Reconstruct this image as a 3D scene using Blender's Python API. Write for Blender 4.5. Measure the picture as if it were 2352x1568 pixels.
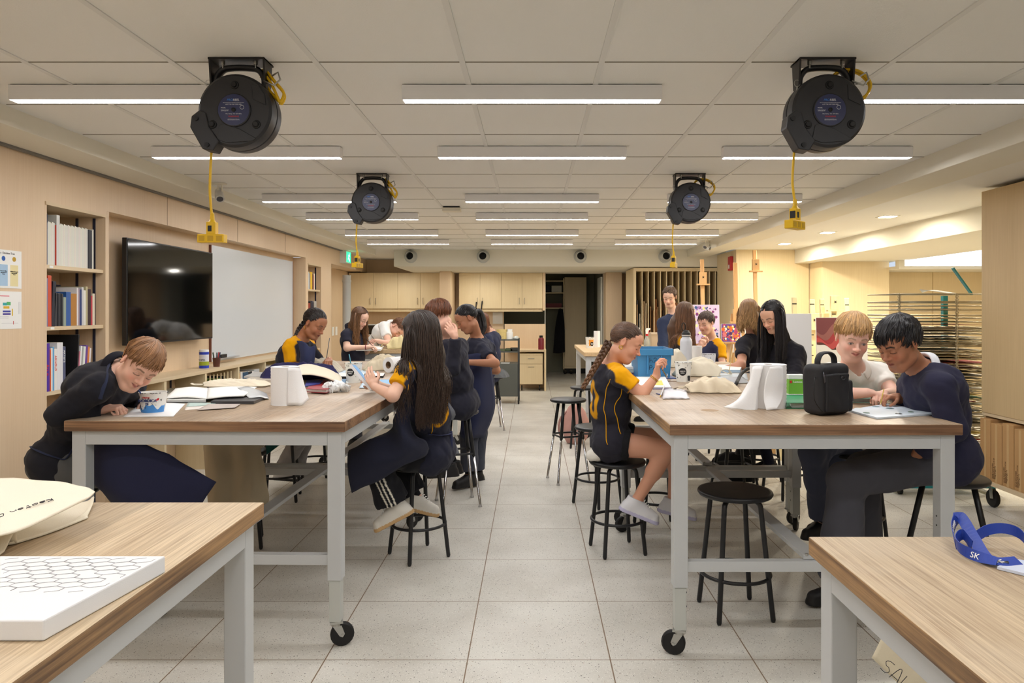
import bpy, math, random
import numpy as np
from mathutils import Vector, Matrix
random.seed(7)
rng = np.random.default_rng(7)
for o in list(bpy.data.objects): bpy.data.objects.remove(o)
S = bpy.context.scene
C = S.collection
# ------------------------------------------------------------------ camera, light, exposure
F, CX, CY, EYE = 1634.0, 1222.0, 713.0, 1.49
def A(px, py, Y):
    """point of the room seen at (px,py) of the 2352x1568 frame, Y metres in front of the camera"""
    return np.array([(px-CX)/F*Y, Y, EYE-(py-CY)/F*Y])
cam_d = bpy.data.cameras.new('camera'); cam = bpy.data.objects.new('camera', cam_d); C.objects.link(cam)
cam.location = (0, 0, EYE); cam.rotation_euler = (math.pi/2, 0, 0)
cam_d.sensor_width = 36; cam_d.lens = F/2352*36
cam_d.shift_x = -(CX-1176)/2352; cam_d.shift_y = -(784-CY)/2352
cam_d.clip_start = .05; cam_d.clip_end = 60
S.camera = cam
S.view_settings.view_transform = 'Standard'; S.view_settings.look = 'None'
S.view_settings.gamma = 1; S.view_settings.use_curve_mapping = False
S.view_settings.exposure = 1.12
LAMP = 26.0          # strength of the ceiling strips
DOWN = 14.0          # watts of each warm downlight of the alcove
W = bpy.data.worlds.new('world'); S.world = W; W.use_nodes = True
W.node_tree.nodes['Background'].inputs[0].default_value = (.75, .85, 1, 1)
W.node_tree.nodes['Background'].inputs[1].default_value = .4
def area_light(name, loc, sx, sy, power, col, rot=(0, 0, 0), spread=180):
    l = bpy.data.lights.new(name, 'AREA'); l.shape = 'RECTANGLE'; l.size = sx; l.size_y = sy
    l.energy = power; l.color = col; l.spread = math.radians(spread)
    o = bpy.data.objects.new(name, l); C.objects.link(o); o.location = loc; o.rotation_euler = rot
    return o
for X, Y in ((3.55, 7.1), (3.55, 8.55), (3.55, 10.0), (4.9, 9.1), (4.9, 7.6), (4.9, 6.2)):
    area_light('downlight_beam', (X, Y, 2.405 if X < 4 else 2.19), .13, .13, DOWN, (1, .90, .72))

for X in (-2.6, -1.0, .6):  # added fill lights without fittings, to brighten the back cabinets
    area_light('back_fill', (X, 13.3, 2.232), .12, .12, 5, (1, .95, .86))

# ------------------------------------------------------------------ materials
def c(r, g, b, a=1.0):
    f = lambda v: (v/255/12.92) if v/255 <= .04045 else ((v/255+.055)/1.055)**2.4
    return (f(r), f(g), f(b), a)
MATS = {}
def new_mat(name):
    m = bpy.data.materials.new(name); m.use_nodes = True; MATS[name] = m
    return m, m.node_tree.nodes, m.node_tree.links, m.node_tree.nodes['Principled BSDF']
def M(name, col=(200, 200, 200), rough=.5, metal=0, spec=.5, bump=0, bscale=60, vary=0, vscale=8, coat=0, trans=0, emit=0, alpha=1, ior=1.45):
    if name in MATS: return MATS[name]
    m, N, L, B = new_mat(name)
    B.inputs['Base Color'].default_value = c(*col); B.inputs['Roughness'].default_value = rough
    B.inputs['Metallic'].default_value = metal; B.inputs['Specular IOR Level'].default_value = spec
    B.inputs['Coat Weight'].default_value = coat; B.inputs['Transmission Weight'].default_value = trans
    B.inputs['IOR'].default_value = ior; B.inputs['Alpha'].default_value = alpha
    if emit: B.inputs['Emission Color'].default_value = c(*col); B.inputs['Emission Strength'].default_value = emit
    tc = N.new('ShaderNodeTexCoord')
    if vary:
        n = N.new('ShaderNodeTexNoise'); n.inputs['Scale'].default_value = vscale; n.inputs['Detail'].default_value = 4
        r = N.new('ShaderNodeMapRange'); r.inputs['To Min'].default_value = 1-vary; r.inputs['To Max'].default_value = 1+vary
        mx = N.new('ShaderNodeVectorMath'); mx.operation = 'SCALE'; mx.inputs[0].default_value = c(*col)[:3]
        L.new(tc.outputs['Object'], n.inputs['Vector']); L.new(n.outputs['Fac'], r.inputs['Value'])
        L.new(r.outputs[0], mx.inputs['Scale']); L.new(mx.outputs[0], B.inputs['Base Color'])
    if bump:
        n = N.new('ShaderNodeTexNoise'); n.inputs['Scale'].default_value = bscale; n.inputs['Detail'].default_value = 3
        b = N.new('ShaderNodeBump'); b.inputs['Strength'].default_value = bump; b.inputs['Distance'].default_value = .004
        L.new(tc.outputs['Object'], n.inputs['Vector']); L.new(n.outputs['Fac'], b.inputs['Height']); L.new(b.outputs[0], B.inputs['Normal'])
    return m
def wood(name, c1, c2, axis=2, fine=140, rough=.5, contrast=1.0, blotch=.0, broad=6, dark=None, coat=0, stripes=0):
    """wood with its grain along one axis of the object; c1 light, c2 dark"""
    if name in MATS: return MATS[name]
    m, N, L, B = new_mat(name)
    tc = N.new('ShaderNodeTexCoord'); mp = N.new('ShaderNodeMapping')
    s = [fine]*3; s[axis] = fine*.018; mp.inputs['Scale'].default_value = s
    n1 = N.new('ShaderNodeTexNoise'); n1.inputs['Scale'].default_value = 1; n1.inputs['Detail'].default_value = 5; n1.inputs['Roughness'].default_value = .65
    mp2 = N.new('ShaderNodeMapping'); s = [broad]*3; s[axis] = broad*.12; mp2.inputs['Scale'].default_value = s
    n2 = N.new('ShaderNodeTexNoise'); n2.inputs['Scale'].default_value = 1; n2.inputs['Detail'].default_value = 3; n2.inputs['Distortion'].default_value = .6
    L.new(tc.outputs['Object'], mp.inputs[0]); L.new(mp.outputs[0], n1.inputs['Vector'])
    L.new(tc.outputs['Object'], mp2.inputs[0]); L.new(mp2.outputs[0], n2.inputs['Vector'])
    ad = N.new('ShaderNodeMath'); ad.operation = 'ADD'
    m1 = N.new('ShaderNodeMath'); m1.operation = 'MULTIPLY'; m1.inputs[1].default_value = .6
    m2 = N.new('ShaderNodeMath'); m2.operation = 'MULTIPLY'; m2.inputs[1].default_value = .4
    L.new(n1.outputs['Fac'], m1.inputs[0]); L.new(n2.outputs['Fac'], m2.inputs[0]); L.new(m1.outputs[0], ad.inputs[0]); L.new(m2.outputs[0], ad.inputs[1])
    rp = N.new('ShaderNodeValToRGB'); e = rp.color_ramp.elements
    e[0].position = .5-.22/contrast; e[0].color = c(*c2); e[1].position = .5+.16/contrast; e[1].color = c(*c1)
    L.new(ad.outputs[0], rp.inputs[0]); out = rp.outputs[0]
    if dark:
        n3 = N.new('ShaderNodeTexNoise'); n3.inputs['Scale'].default_value = 2.6; n3.inputs['Detail'].default_value = 6; n3.inputs['Roughness'].default_value = .6
        L.new(tc.outputs['Object'], n3.inputs['Vector'])
        rr = N.new('ShaderNodeMapRange'); rr.inputs['From Min'].default_value = .45; rr.inputs['From Max'].default_value = .75; rr.inputs['To Max'].default_value = blotch
        mx = N.new('ShaderNodeMix'); mx.data_type = 'RGBA'; L.new(n3.outputs['Fac'], rr.inputs['Value']); L.new(rr.outputs[0], mx.inputs['Factor'])
        L.new(out, mx.inputs['A']); mx.inputs['B'].default_value = c(*dark); out = mx.outputs['Result']
    if stripes:
        # glued staves: each a little lighter or darker than the next
        sp = N.new('ShaderNodeSeparateXYZ'); L.new(tc.outputs['Object'], sp.inputs[0])
        mu = N.new('ShaderNodeMath'); mu.operation = 'MULTIPLY'; mu.inputs[1].default_value = stripes; L.new(sp.outputs[0 if axis != 0 else 1], mu.inputs[0])
        fl = N.new('ShaderNodeMath'); fl.operation = 'FLOOR'; L.new(mu.outputs[0], fl.inputs[0])
        wn = N.new('ShaderNodeTexWhiteNoise'); wn.noise_dimensions = '1D'; L.new(fl.outputs[0], wn.inputs['W'])
        rr = N.new('ShaderNodeMapRange'); rr.inputs['To Min'].default_value = .82; rr.inputs['To Max'].default_value = 1.1; L.new(wn.outputs[0], rr.inputs['Value'])
        sc = N.new('ShaderNodeVectorMath'); sc.operation = 'SCALE'; L.new(out, sc.inputs[0]); L.new(rr.outputs[0], sc.inputs['Scale']); out = sc.outputs[0]
    L.new(out, B.inputs['Base Color']); B.inputs['Roughness'].default_value = rough; B.inputs['Coat Weight'].default_value = coat
    b = N.new('ShaderNodeBump'); b.inputs['Strength'].default_value = .15; b.inputs['Distance'].default_value = .002
    L.new(n1.outputs['Fac'], b.inputs['Height']); L.new(b.outputs[0], B.inputs['Normal'])
    return m
def attr_mat(name, rough=.6, sss=0, bump=.0, bscale=400, spec=.4, strand=False, sheen=0):
    m, N, L, B = new_mat(name)
    a = N.new('ShaderNodeAttribute'); a.attribute_name = 'Col'; L.new(a.outputs['Color'], B.inputs['Base Color'])
    B.inputs['Roughness'].default_value = rough; B.inputs['Specular IOR Level'].default_value = spec
    B.inputs['Sheen Weight'].default_value = sheen
    if sss:
        B.inputs['Subsurface Weight'].default_value = sss; B.inputs['Subsurface Radius'].default_value = (.012, .005, .003); B.inputs['Subsurface Scale'].default_value = 1
    if bump:
        tc = N.new('ShaderNodeTexCoord'); n = N.new('ShaderNodeTexNoise'); n.inputs['Scale'].default_value = bscale
        b = N.new('ShaderNodeBump'); b.inputs['Strength'].default_value = bump; b.inputs['Distance'].default_value = .002
        L.new(tc.outputs['Object'], n.inputs['Vector']); L.new(n.outputs['Fac'], b.inputs['Height']); L.new(b.outputs[0], B.inputs['Normal'])
    return m
SKIN = attr_mat('skin', .5, .12, .12, 300, .35)
CLOTH = attr_mat('cloth', .9, 0, .35, 500, .15, sheen=.05)
HAIR = attr_mat('hair', .38, 0, 0, 100, .45)
PAINT = attr_mat('painted', .5, 0, 0, 100, .4)

# ------------------------------------------------------------------ mesh helpers
def unit(v):
    v = np.asarray(v, float); return v/(np.linalg.norm(v)+1e-12)
class MB:
    def __init__(s): s.v = []; s.f = []; s.mi = []; s.n = 0; s.col = []
    def add(s, v, f, mi=0, col=None):
        v = np.asarray(v, float).reshape(-1, 3); s.v.append(v)
        for q in f: s.f.append(tuple(int(i)+s.n for i in q)); s.mi.append(mi)
        s.n += len(v)
        s.col.append(np.tile(np.array(col if col is not None else (1, 1, 1, 1), float), (len(v), 1)) if col is None or np.ndim(col) == 1 else np.asarray(col))
        return s
    def box(s, x0, x1, y0, y1, z0, z1, mi=0, R=None, o=(0, 0, 0), col=None):
        v = np.array([(x, y, z) for z in (z0, z1) for y in (y0, y1) for x in (x0, x1)], float)
        if R is not None: v = v@np.asarray(R).T+np.asarray(o)
        return s.add(v, [(0, 2, 3, 1), (4, 5, 7, 6), (0, 1, 5, 4), (2, 6, 7, 3), (0, 4, 6, 2), (1, 3, 7, 5)], mi, col)
    def bar(s, p0, p1, w, h=None, up=(0, 0, 1), mi=0, col=None):
        h = h or w; p0 = np.asarray(p0, float); p1 = np.asarray(p1, float); d = unit(p1-p0)
        a = np.cross(d, up); a = unit(a) if np.linalg.norm(a) > 1e-4 else np.array([1., 0, 0]); b = np.cross(a, d)
        v = [p+a*i*w/2+b*j*h/2 for p in (p0, p1) for i, j in ((-1, -1), (1, -1), (1, 1), (-1, 1))]
        return s.add(v, [(0, 3, 2, 1), (4, 5, 6, 7), (0, 1, 5, 4), (1, 2, 6, 5), (2, 3, 7, 6), (3, 0, 4, 7)], mi, col)
    def tube(s, pts, r, n=8, mi=0, caps=True, closed=False, col=None, flat=1.0, up=None):
        pts = np.asarray(pts, float); m = len(pts); r = np.broadcast_to(np.asarray(r, float), (m,))
        t = np.gradient(pts, axis=0) if not closed else np.roll(pts, -1, 0)-np.roll(pts, 1, 0)
        t /= np.linalg.norm(t, axis=1)[:, None]+1e-12
        ref = np.array([0, 0, 1.]) if up is None else np.asarray(up, float)
        if up is None and abs(t[0] @ ref) > .9: ref = np.array([1., 0, 0])
        rings = []; a = None
        for i in range(m):
            a = (ref if a is None or up is not None else a); a = a-t[i]*(a@t[i])
            if np.linalg.norm(a) < 1e-6: a = np.cross(t[i], (1, 0, 0.1))
            a = unit(a); b = np.cross(t[i], a)
            th = np.arange(n)/n*2*math.pi
            rings.append(pts[i]+r[i]*(np.cos(th)[:, None]*a*flat+np.sin(th)[:, None]*b))
        v = np.concatenate(rings); f = []
        for i in range(m if closed else m-1):
            j = (i+1) % m
            for k in range(n): l = (k+1) % n; f.append((i*n+k, i*n+l, j*n+l, j*n+k))
        if caps and not closed: f.append(tuple(range(n-1, -1, -1))); f.append(tuple((m-1)*n+k for k in range(n)))
        return s.add(v, f, mi, col)
    def cyl(s, p0, p1, r0, r1=None, n=16, mi=0, col=None, caps=True): return s.tube([p0, p1], [r0, r0 if r1 is None else r1], n, mi, caps, col=col)
    def lathe(s, prof, o=(0, 0, 0), n=24, mi=0, R=None, col=None, a0=0, a1=2*math.pi):
        """prof: list of (radius, z)"""
        v = []; m = len(prof); full = abs(a1-a0-2*math.pi) < 1e-6; nn = n if full else n+1
        for r, z in prof:
            for k in range(nn): a = a0+(a1-a0)*k/n; v.append((r*math.cos(a), r*math.sin(a), z))
        v = np.array(v)
        if R is not None: v = v@np.asarray(R).T
        v = v+np.asarray(o); f = []
        for i in range(m-1):
            for k in range(n):
                l = (k+1) % nn
                f.append((i*nn+k, i*nn+l, (i+1)*nn+l, (i+1)*nn+k))
        return s.add(v, f, mi, col)
    def prism(s, poly, t, o=(0, 0, 0), ux=(1, 0, 0), uy=(0, 0, 1), mi=0, col=None):
        """flat outline (2-D points) in plane ux,uy extruded by t along ux x uy"""
        ux = np.asarray(ux, float); uy = np.asarray(uy, float); nz = unit(np.cross(ux, uy)); o = np.asarray(o, float)
        n = len(poly); a = [o+ux*x+uy*y for x, y in poly]; b = [p+nz*t for p in a]
        f = [tuple(range(n-1, -1, -1)), tuple(range(n, 2*n))]+[(i, (i+1) % n, (i+1) % n+n, i+n) for i in range(n)]
        return s.add(a+b, f, mi, col)
    def sheet(s, ctrl, sub=6, th=.003, mi=0, col=None, noise=0, nf=9, seed=0):
        """smooth thick sheet through a grid of control points"""
        P = np.asarray(ctrl, float); P = catmull(P, sub); P = np.swapaxes(catmull(np.swapaxes(P, 0, 1), sub), 0, 1)
        if noise: P = P+np.array([0, 0, 1.])*(wob(P.reshape(-1, 3)*nf+seed)*noise).reshape(P.shape[:2])[..., None]
        m, n = P.shape[:2]
        du = np.gradient(P, axis=0); dv = np.gradient(P, axis=1); nn = np.cross(du, dv); nn /= np.linalg.norm(nn, axis=2)[..., None]+1e-12
        a = (P+nn*th/2).reshape(-1, 3); b = (P-nn*th/2).reshape(-1, 3); K = m*n; f = []
        for i in range(m-1):
            for j in range(n-1):
                q = (i*n+j, (i+1)*n+j, (i+1)*n+j+1, i*n+j+1); f.append(q); f.append(tuple(x+K for x in q[::-1]))
        bd = [i*n for i in range(m)]+[(m-1)*n+j for j in range(1, n)]+[i*n+n-1 for i in range(m-2, -1, -1)]+[j for j in range(n-2, 0, -1)]
        for i in range(len(bd)): p, q = bd[i], bd[(i+1) % len(bd)]; f.append((q, p, p+K, q+K))
        return s.add(np.concatenate([a, b]), f, mi, col)
    def ball(s, o, r, n=12, mi=0, sc=(1, 1, 1), col=None, R=None):
        prof = [(max(1e-4, math.sin(math.pi*i/n))*1, -math.cos(math.pi*i/n)) for i in range(n+1)]
        v = []; m = len(prof); k2 = n*2
        for rr, z in prof:
            for k in range(k2): a = 2*math.pi*k/k2; v.append((rr*math.cos(a)*r*sc[0], rr*math.sin(a)*r*sc[1], z*r*sc[2]))
        v = np.array(v)
        if R is not None: v = v@np.asarray(R).T
        f = [(i*k2+k, i*k2+(k+1) % k2, (i+1)*k2+(k+1) % k2, (i+1)*k2+k) for i in range(m-1) for k in range(k2)]
        return s.add(v+np.asarray(o), f, mi, col)
    def build(s, name, mats, parent=None, smooth=False, bev=0, base=None, attr=False, auto=None):
        me = bpy.data.meshes.new(name)
        me.from_pydata(np.concatenate(s.v).tolist(), [], s.f)
        for m in (mats if isinstance(mats, (list, tuple)) else [mats]): me.materials.append(m)
        if any(s.mi): me.polygons.foreach_set('material_index', s.mi)
        if attr:
            a = me.color_attributes.new('Col', 'FLOAT_COLOR', 'POINT'); a.data.foreach_set('color', np.concatenate(s.col).astype(np.float32).ravel())
        if smooth: me.polygons.foreach_set('use_smooth', [True]*len(me.polygons))
        me.update()
        if smooth and auto is not None:
            me.set_sharp_from_angle(angle=math.radians(auto))
        o = bpy.data.objects.new(name, me); C.objects.link(o)
        if parent is not None:
            o.parent = parent
            if base is not None: o.location = [-x for x in base]
        if bev:
            b = o.modifiers.new('bevel', 'BEVEL'); b.width = bev; b.segments = 2; b.limit_method = 'ANGLE'
        return o
def catmull(P, sub):
    if sub < 2 or len(P) < 2: return P
    Q = np.concatenate([[2*P[0]-P[1]], P, [2*P[-1]-P[-2]]]); out = []
    for i in range(1, len(Q)-2):
        for k in range(sub):
            t = k/sub; out.append(.5*((2*Q[i])+(-Q[i-1]+Q[i+1])*t+(2*Q[i-1]-5*Q[i]+4*Q[i+1]-Q[i+2])*t*t+(-Q[i-1]+3*Q[i]-3*Q[i+1]+Q[i+2])*t**3))
    out.append(P[-1]); return np.array(out)
def wob(p):
    """cheap smooth noise, about -1..1"""
    x, y, z = p[:, 0], p[:, 1], p[:, 2]
    a = x+.7*np.sin(1.3*y+.8*z+1.1); b = y+.7*np.sin(1.1*z-.9*x+.4); d = z+.7*np.sin(1.2*x+1.0*y+2.3)
    return (np.sin(1.7*a+2.1*b+.3)+np.sin(1.9*b-1.5*d+1.9)+np.sin(1.4*d+2.3*a+4.1))/3
STROKES = dict(K='04,00|34,02,30', e='01,31,22,12,01,00,20,30', a='32,12,01,00,20,31,32,30', t='14,10,20|03,33', o='12,01,10,20,31,22,12', n='02,00|01,12,22,31,30', G='34,14,02,00,20,31,32,22', r='02,00|01,12,32', g='32,12,01,00,20,31,32,3m,0m', h='04,00|01,12,22,31,30', i='12,10|14,13', S='34,14,03,12,22,31,20,00', A='00,14,24,30|01,31', L='04,00,30', M='00,04,21,34,40', O='14,02,10,20,32,24,14', P='00,04,24,33,22,02', p='02,0m|02,22,31,20,00')
STROKES['2'] = '03,14,24,33,00,30'
def handwrite(word, o, ux, uy, size, m, parent, base=None, r=.0011, name='handwriting', seed=1):
    mb = MB(); x = 0; k = size/4; g = np.random.default_rng(seed); ux = unit(ux); uy = unit(uy)
    for ch in word:
        if ch == ' ': x += 2.4; continue
        for st in STROKES[ch].split('|'):
            P = [np.asarray(o)+ux*(x+int(q[0])*.85+g.normal(0, .07))*k+uy*((-1.3 if q[1] == 'm' else int(q[1]))+g.normal(0, .07))*k for q in st.split(',')]
            mb.tube(catmull(np.array(P), 3), r, 5)
        x += 3.5
    return mb.build(name, m, parent, True, base=base)
def tag(o, label=None, cat=None, group=None, kind=None):
    if label: o['label'] = label
    if cat: o['category'] = cat
    if group: o['group'] = group
    if kind: o['kind'] = kind
    return o
def thing(name, label, cat, loc=(0, 0, 0), rz=0, group=None):
    o = bpy.data.objects.new(name, None); C.objects.link(o); o.location = [float(x) for x in loc]; o.rotation_euler = (0, 0, rz); o.empty_display_size = .05
    return tag(o, label, cat, group)
def struct(name, mb, m, **k):
    return tag(mb.build(name, m, **k), kind='structure')
def dup(root, loc, rz=None, label=None, group=None):
    r = root.copy(); C.objects.link(r); r.location = [float(x) for x in loc]
    if rz is not None: r.rotation_euler = (0, 0, rz)
    if label: r['label'] = label
    if group: r['group'] = group
    for ch in list(root.children):
        d = ch.copy(); C.objects.link(d); d.parent = r
        for g in list(ch.children):
            e = g.copy(); C.objects.link(e); e.parent = d
    return r
def text(body, size, o, ux, uy, m, parent=None, name='lettering', depth=.0008, base=None, align='LEFT', shear=0):
    """writing as a thin mesh lying in the plane ux,uy"""
    cu = bpy.data.curves.new('t', 'FONT'); cu.body = body; cu.size = size; cu.extrude = depth; cu.align_x = align; cu.shear = shear; cu.resolution_u = 3
    ob = bpy.data.objects.new('t', cu); C.objects.link(ob)
    me = bpy.data.meshes.new_from_object(ob.evaluated_get(bpy.context.evaluated_depsgraph_get())); bpy.data.objects.remove(ob)
    ux = unit(ux); uy = unit(uy); nz = np.cross(ux, uy); v = np.empty(len(me.vertices)*3); me.vertices.foreach_get('co', v); v = v.reshape(-1, 3)
    v = np.asarray(o)+v[:, :1]*ux+v[:, 1:2]*uy+v[:, 2:3]*nz; me.vertices.foreach_set('co', v.ravel()); me.materials.clear(); me.materials.append(m); me.update()
    me.name = name; r = bpy.data.objects.new(name, me); C.objects.link(r)
    if parent is not None:
        r.parent = parent
        if base is not None: r.location = [-x for x in base]
    return r
# ------------------------------------------------------------------ implicit surfaces (for bodies, clothes, bags)
def cap(a, b, ra, rb=None, k=.01, flat=False, sub=False, tag_=0):
    return dict(t='k' if flat else 'c', a=np.asarray(a, float), b=np.asarray(b, float), ra=ra, rb=ra if rb is None else rb, k=k, sub=sub, tag=tag_)
def ell(o, r, R=np.eye(3), k=.01, sub=False, tag_=0):
    return dict(t='e', o=np.asarray(o, float), r=np.asarray(r, float), R=np.asarray(R, float), k=k, sub=sub, tag=tag_)
def rbox(o, h, R=np.eye(3), rad=.01, k=.005, sub=False):
    return dict(t='b', o=np.asarray(o, float), h=np.asarray(h, float), R=np.asarray(R, float), rad=rad, k=k, sub=sub)
def plane(o, n, k=.0): return dict(t='p', o=np.asarray(o, float), n=unit(n), k=k)   # keeps the side n points away from
def bb(q):
    if q['t'] in 'ck':
        r = max(q['ra'], q['rb']); return np.minimum(q['a'], q['b'])-r, np.maximum(q['a'], q['b'])+r
    if q['t'] == 'e': e = np.sqrt(((q['R']*q['r'][None, :])**2).sum(1)); return q['o']-e, q['o']+e
    if q['t'] == 'b': e = (np.abs(q['R'])*(q['h'])[None, :]).sum(1); return q['o']-e, q['o']+e
def pd(q, P):
    if q['t'] in 'ck':
        ab = q['b']-q['a']; L = math.sqrt(ab@ab)+1e-9; d = ab/L; w = P-q['a']; h = w@d
        if q['t'] == 'c':
            t = np.clip(h/L, 0, 1); return np.linalg.norm(w-t[:, None]*ab, axis=1)-(q['ra']+(q['rb']-q['ra'])*t)
        lat = np.linalg.norm(w-h[:, None]*d, axis=1)-(q['ra']+(q['rb']-q['ra'])*np.clip(h/L, 0, 1))
        return np.maximum(np.where(h < 0, np.linalg.norm(w, axis=1)-q['ra'], lat), h-L)
    if q['t'] == 'e':
        l = (P-q['o'])@q['R']; a = np.linalg.norm(l/q['r'], axis=1); b = np.linalg.norm(l/q['r']**2, axis=1)+1e-9; return a*(a-1)/b
    if q['t'] == 'b':
        l = np.abs((P-q['o'])@q['R'])-(q['h']-q['rad']); return np.linalg.norm(np.maximum(l, 0), axis=1)+np.minimum(l.max(1), 0)-q['rad']
def field(prims, P, disp=None):
    D = np.full(len(P), .3)
    for q in prims:
        if q['t'] == 'p': D = np.maximum(D, (P-q['o'])@q['n']); continue
        lo, hi = bb(q); mg = .045+q['k']
        idx = np.nonzero(((P > lo-mg) & (P < hi+mg)).all(1))[0]
        if not len(idx): continue
        d = pd(q, P[idx]); k = max(q['k'], 1e-5); e = D[idx]
        if q['sub']:
            h = np.clip(.5-.5*(e+d)/k, 0, 1); D[idx] = e*(1-h)-d*h+k*h*(1-h)
        else:
            h = np.clip(.5+.5*(e-d)/k, 0, 1); D[idx] = e*(1-h)+d*h-k*h*(1-h)
    if disp is not None:
        near = np.nonzero(np.abs(D) < .06)[0]; D[near] += disp(P[near])
    return D
def nets(prims, h, disp=None, keep=None):
    los, his = zip(*[bb(q) for q in prims if q['t'] != 'p' and not q['sub']])
    lo = np.min(los, 0)-.03; hi = np.max(his, 0)+.03
    B = 4; ch = h*B; n = np.ceil((hi-lo)/ch).astype(int)+1
    g = np.stack(np.meshgrid(*[np.arange(x) for x in n], indexing='ij'), -1).reshape(-1, 3)
    cen = lo+(g+.5)*ch
    sel = np.ones(len(g), bool) if keep is None else keep(cen, ch)
    g = g[sel]; cen = cen[sel]
    d = field(prims, cen, disp); g = g[np.abs(d) < ch*1.25+.004]
    NN = (n*B+4).astype(np.int64); key = lambda q: (q[..., 0].astype(np.int64)*NN[1]+q[..., 1])*NN[2]+q[..., 2]
    off = np.stack(np.meshgrid(*[np.arange(B+1)]*3, indexing='ij'), -1).reshape(-1, 3)
    cor = (g[:, None]*B+off[None]).reshape(-1, 3); ck = np.unique(key(cor))
    q = np.stack([ck//(NN[1]*NN[2]), (ck//NN[2]) % NN[1], ck % NN[2]], -1); P = lo+q*h
    D = field(prims, P, disp)
    def look(kk):
        i = np.clip(np.searchsorted(ck, kk), 0, len(ck)-1); ok = ck[i] == kk; return i, ok
    o8 = np.array([(i, j, k) for i in (0, 1) for j in (0, 1) for k in (0, 1)]); dk = key(o8)
    idx = np.empty((len(ck), 8), np.int64); ok = np.ones(len(ck), bool)
    for a in range(8):
        i, s = look(ck+dk[a]); idx[:, a] = i; ok &= s
    V = D[idx]; neg = V < 0; act = ok & neg.any(1) & ~neg.all(1); cell = ck[act]; V = V[act]; base = P[act]
    acc = np.zeros((len(cell), 3)); cnt = np.zeros(len(cell))
    for a in range(8):
        for ax in range(3):
            if o8[a, ax]: continue
            b = a+(4, 2, 1)[ax]; va, vb = V[:, a], V[:, b]; m = (va < 0) != (vb < 0)
            t = np.where(m, va/(va-vb+1e-15), 0); p = o8[a]+t[:, None]*np.eye(3)[ax]
            acc += np.where(m[:, None], p, 0); cnt += m
    verts = base+acc/cnt[:, None]*h
    quads = []
    for ax in range(3):
        i, s = look(ck+dk[(4, 2, 1)[ax]]); m = s & ((D < 0) != (D[i] < 0)); e = ck[m]; inside = (D[m] < 0)
        b1, b2 = [(1, 2), (2, 0), (0, 1)][ax]; k1, k2 = dk[(4, 2, 1)[b1]], dk[(4, 2, 1)[b2]]
        cs = [e-k1-k2, e-k2, e, e-k1]; ids = []; good = np.ones(len(e), bool)
        for cc in cs:
            j = np.clip(np.searchsorted(cell, cc), 0, max(len(cell)-1, 0)); good &= cell[j] == cc; ids.append(j)
        Q = np.stack(ids, 1); Q[~inside] = Q[~inside][:, ::-1]; quads.append(Q[good])
    return verts, np.concatenate(quads)
def raw_obj(name, v, f, cols, mat_, parent=None, base=None, smooth=True):
    me = bpy.data.meshes.new(name); nv, nf = len(v), len(f)
    me.vertices.add(nv); me.vertices.foreach_set('co', np.asarray(v, np.float32).ravel())
    me.loops.add(nf*4); me.loops.foreach_set('vertex_index', np.asarray(f, np.int32).ravel())
    me.polygons.add(nf); me.polygons.foreach_set('loop_start', np.arange(nf, dtype=np.int32)*4)
    me.polygons.foreach_set('use_smooth', np.full(nf, smooth)); me.materials.append(mat_); me.update(calc_edges=True); me.validate()
    cc = np.ones((nv, 4), np.float32); cols = np.asarray(cols); cc[:, :3] = cols[..., :3] if cols.ndim > 1 else cols[:3]
    a = me.color_attributes.new('Col', 'FLOAT_COLOR', 'POINT'); a.data.foreach_set('color', cc.ravel())
    o = bpy.data.objects.new(name, me); C.objects.link(o)
    if parent is not None:
        o.parent = parent
        if base is not None: o.location = [-x for x in base]
    return o
def blob(name, prims, h, col, mat_, parent=None, base=None, disp=None, colf=None):
    v, f = nets(prims, h, disp)
    cols = np.tile(np.array(c(*col)[:3]), (len(v), 1))
    if colf is not None: cols = colf(v, cols)
    o = raw_obj(name, v, f, cols, mat_, parent, base); o['_v'] = 0; del o['_v']
    return o, v

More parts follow.
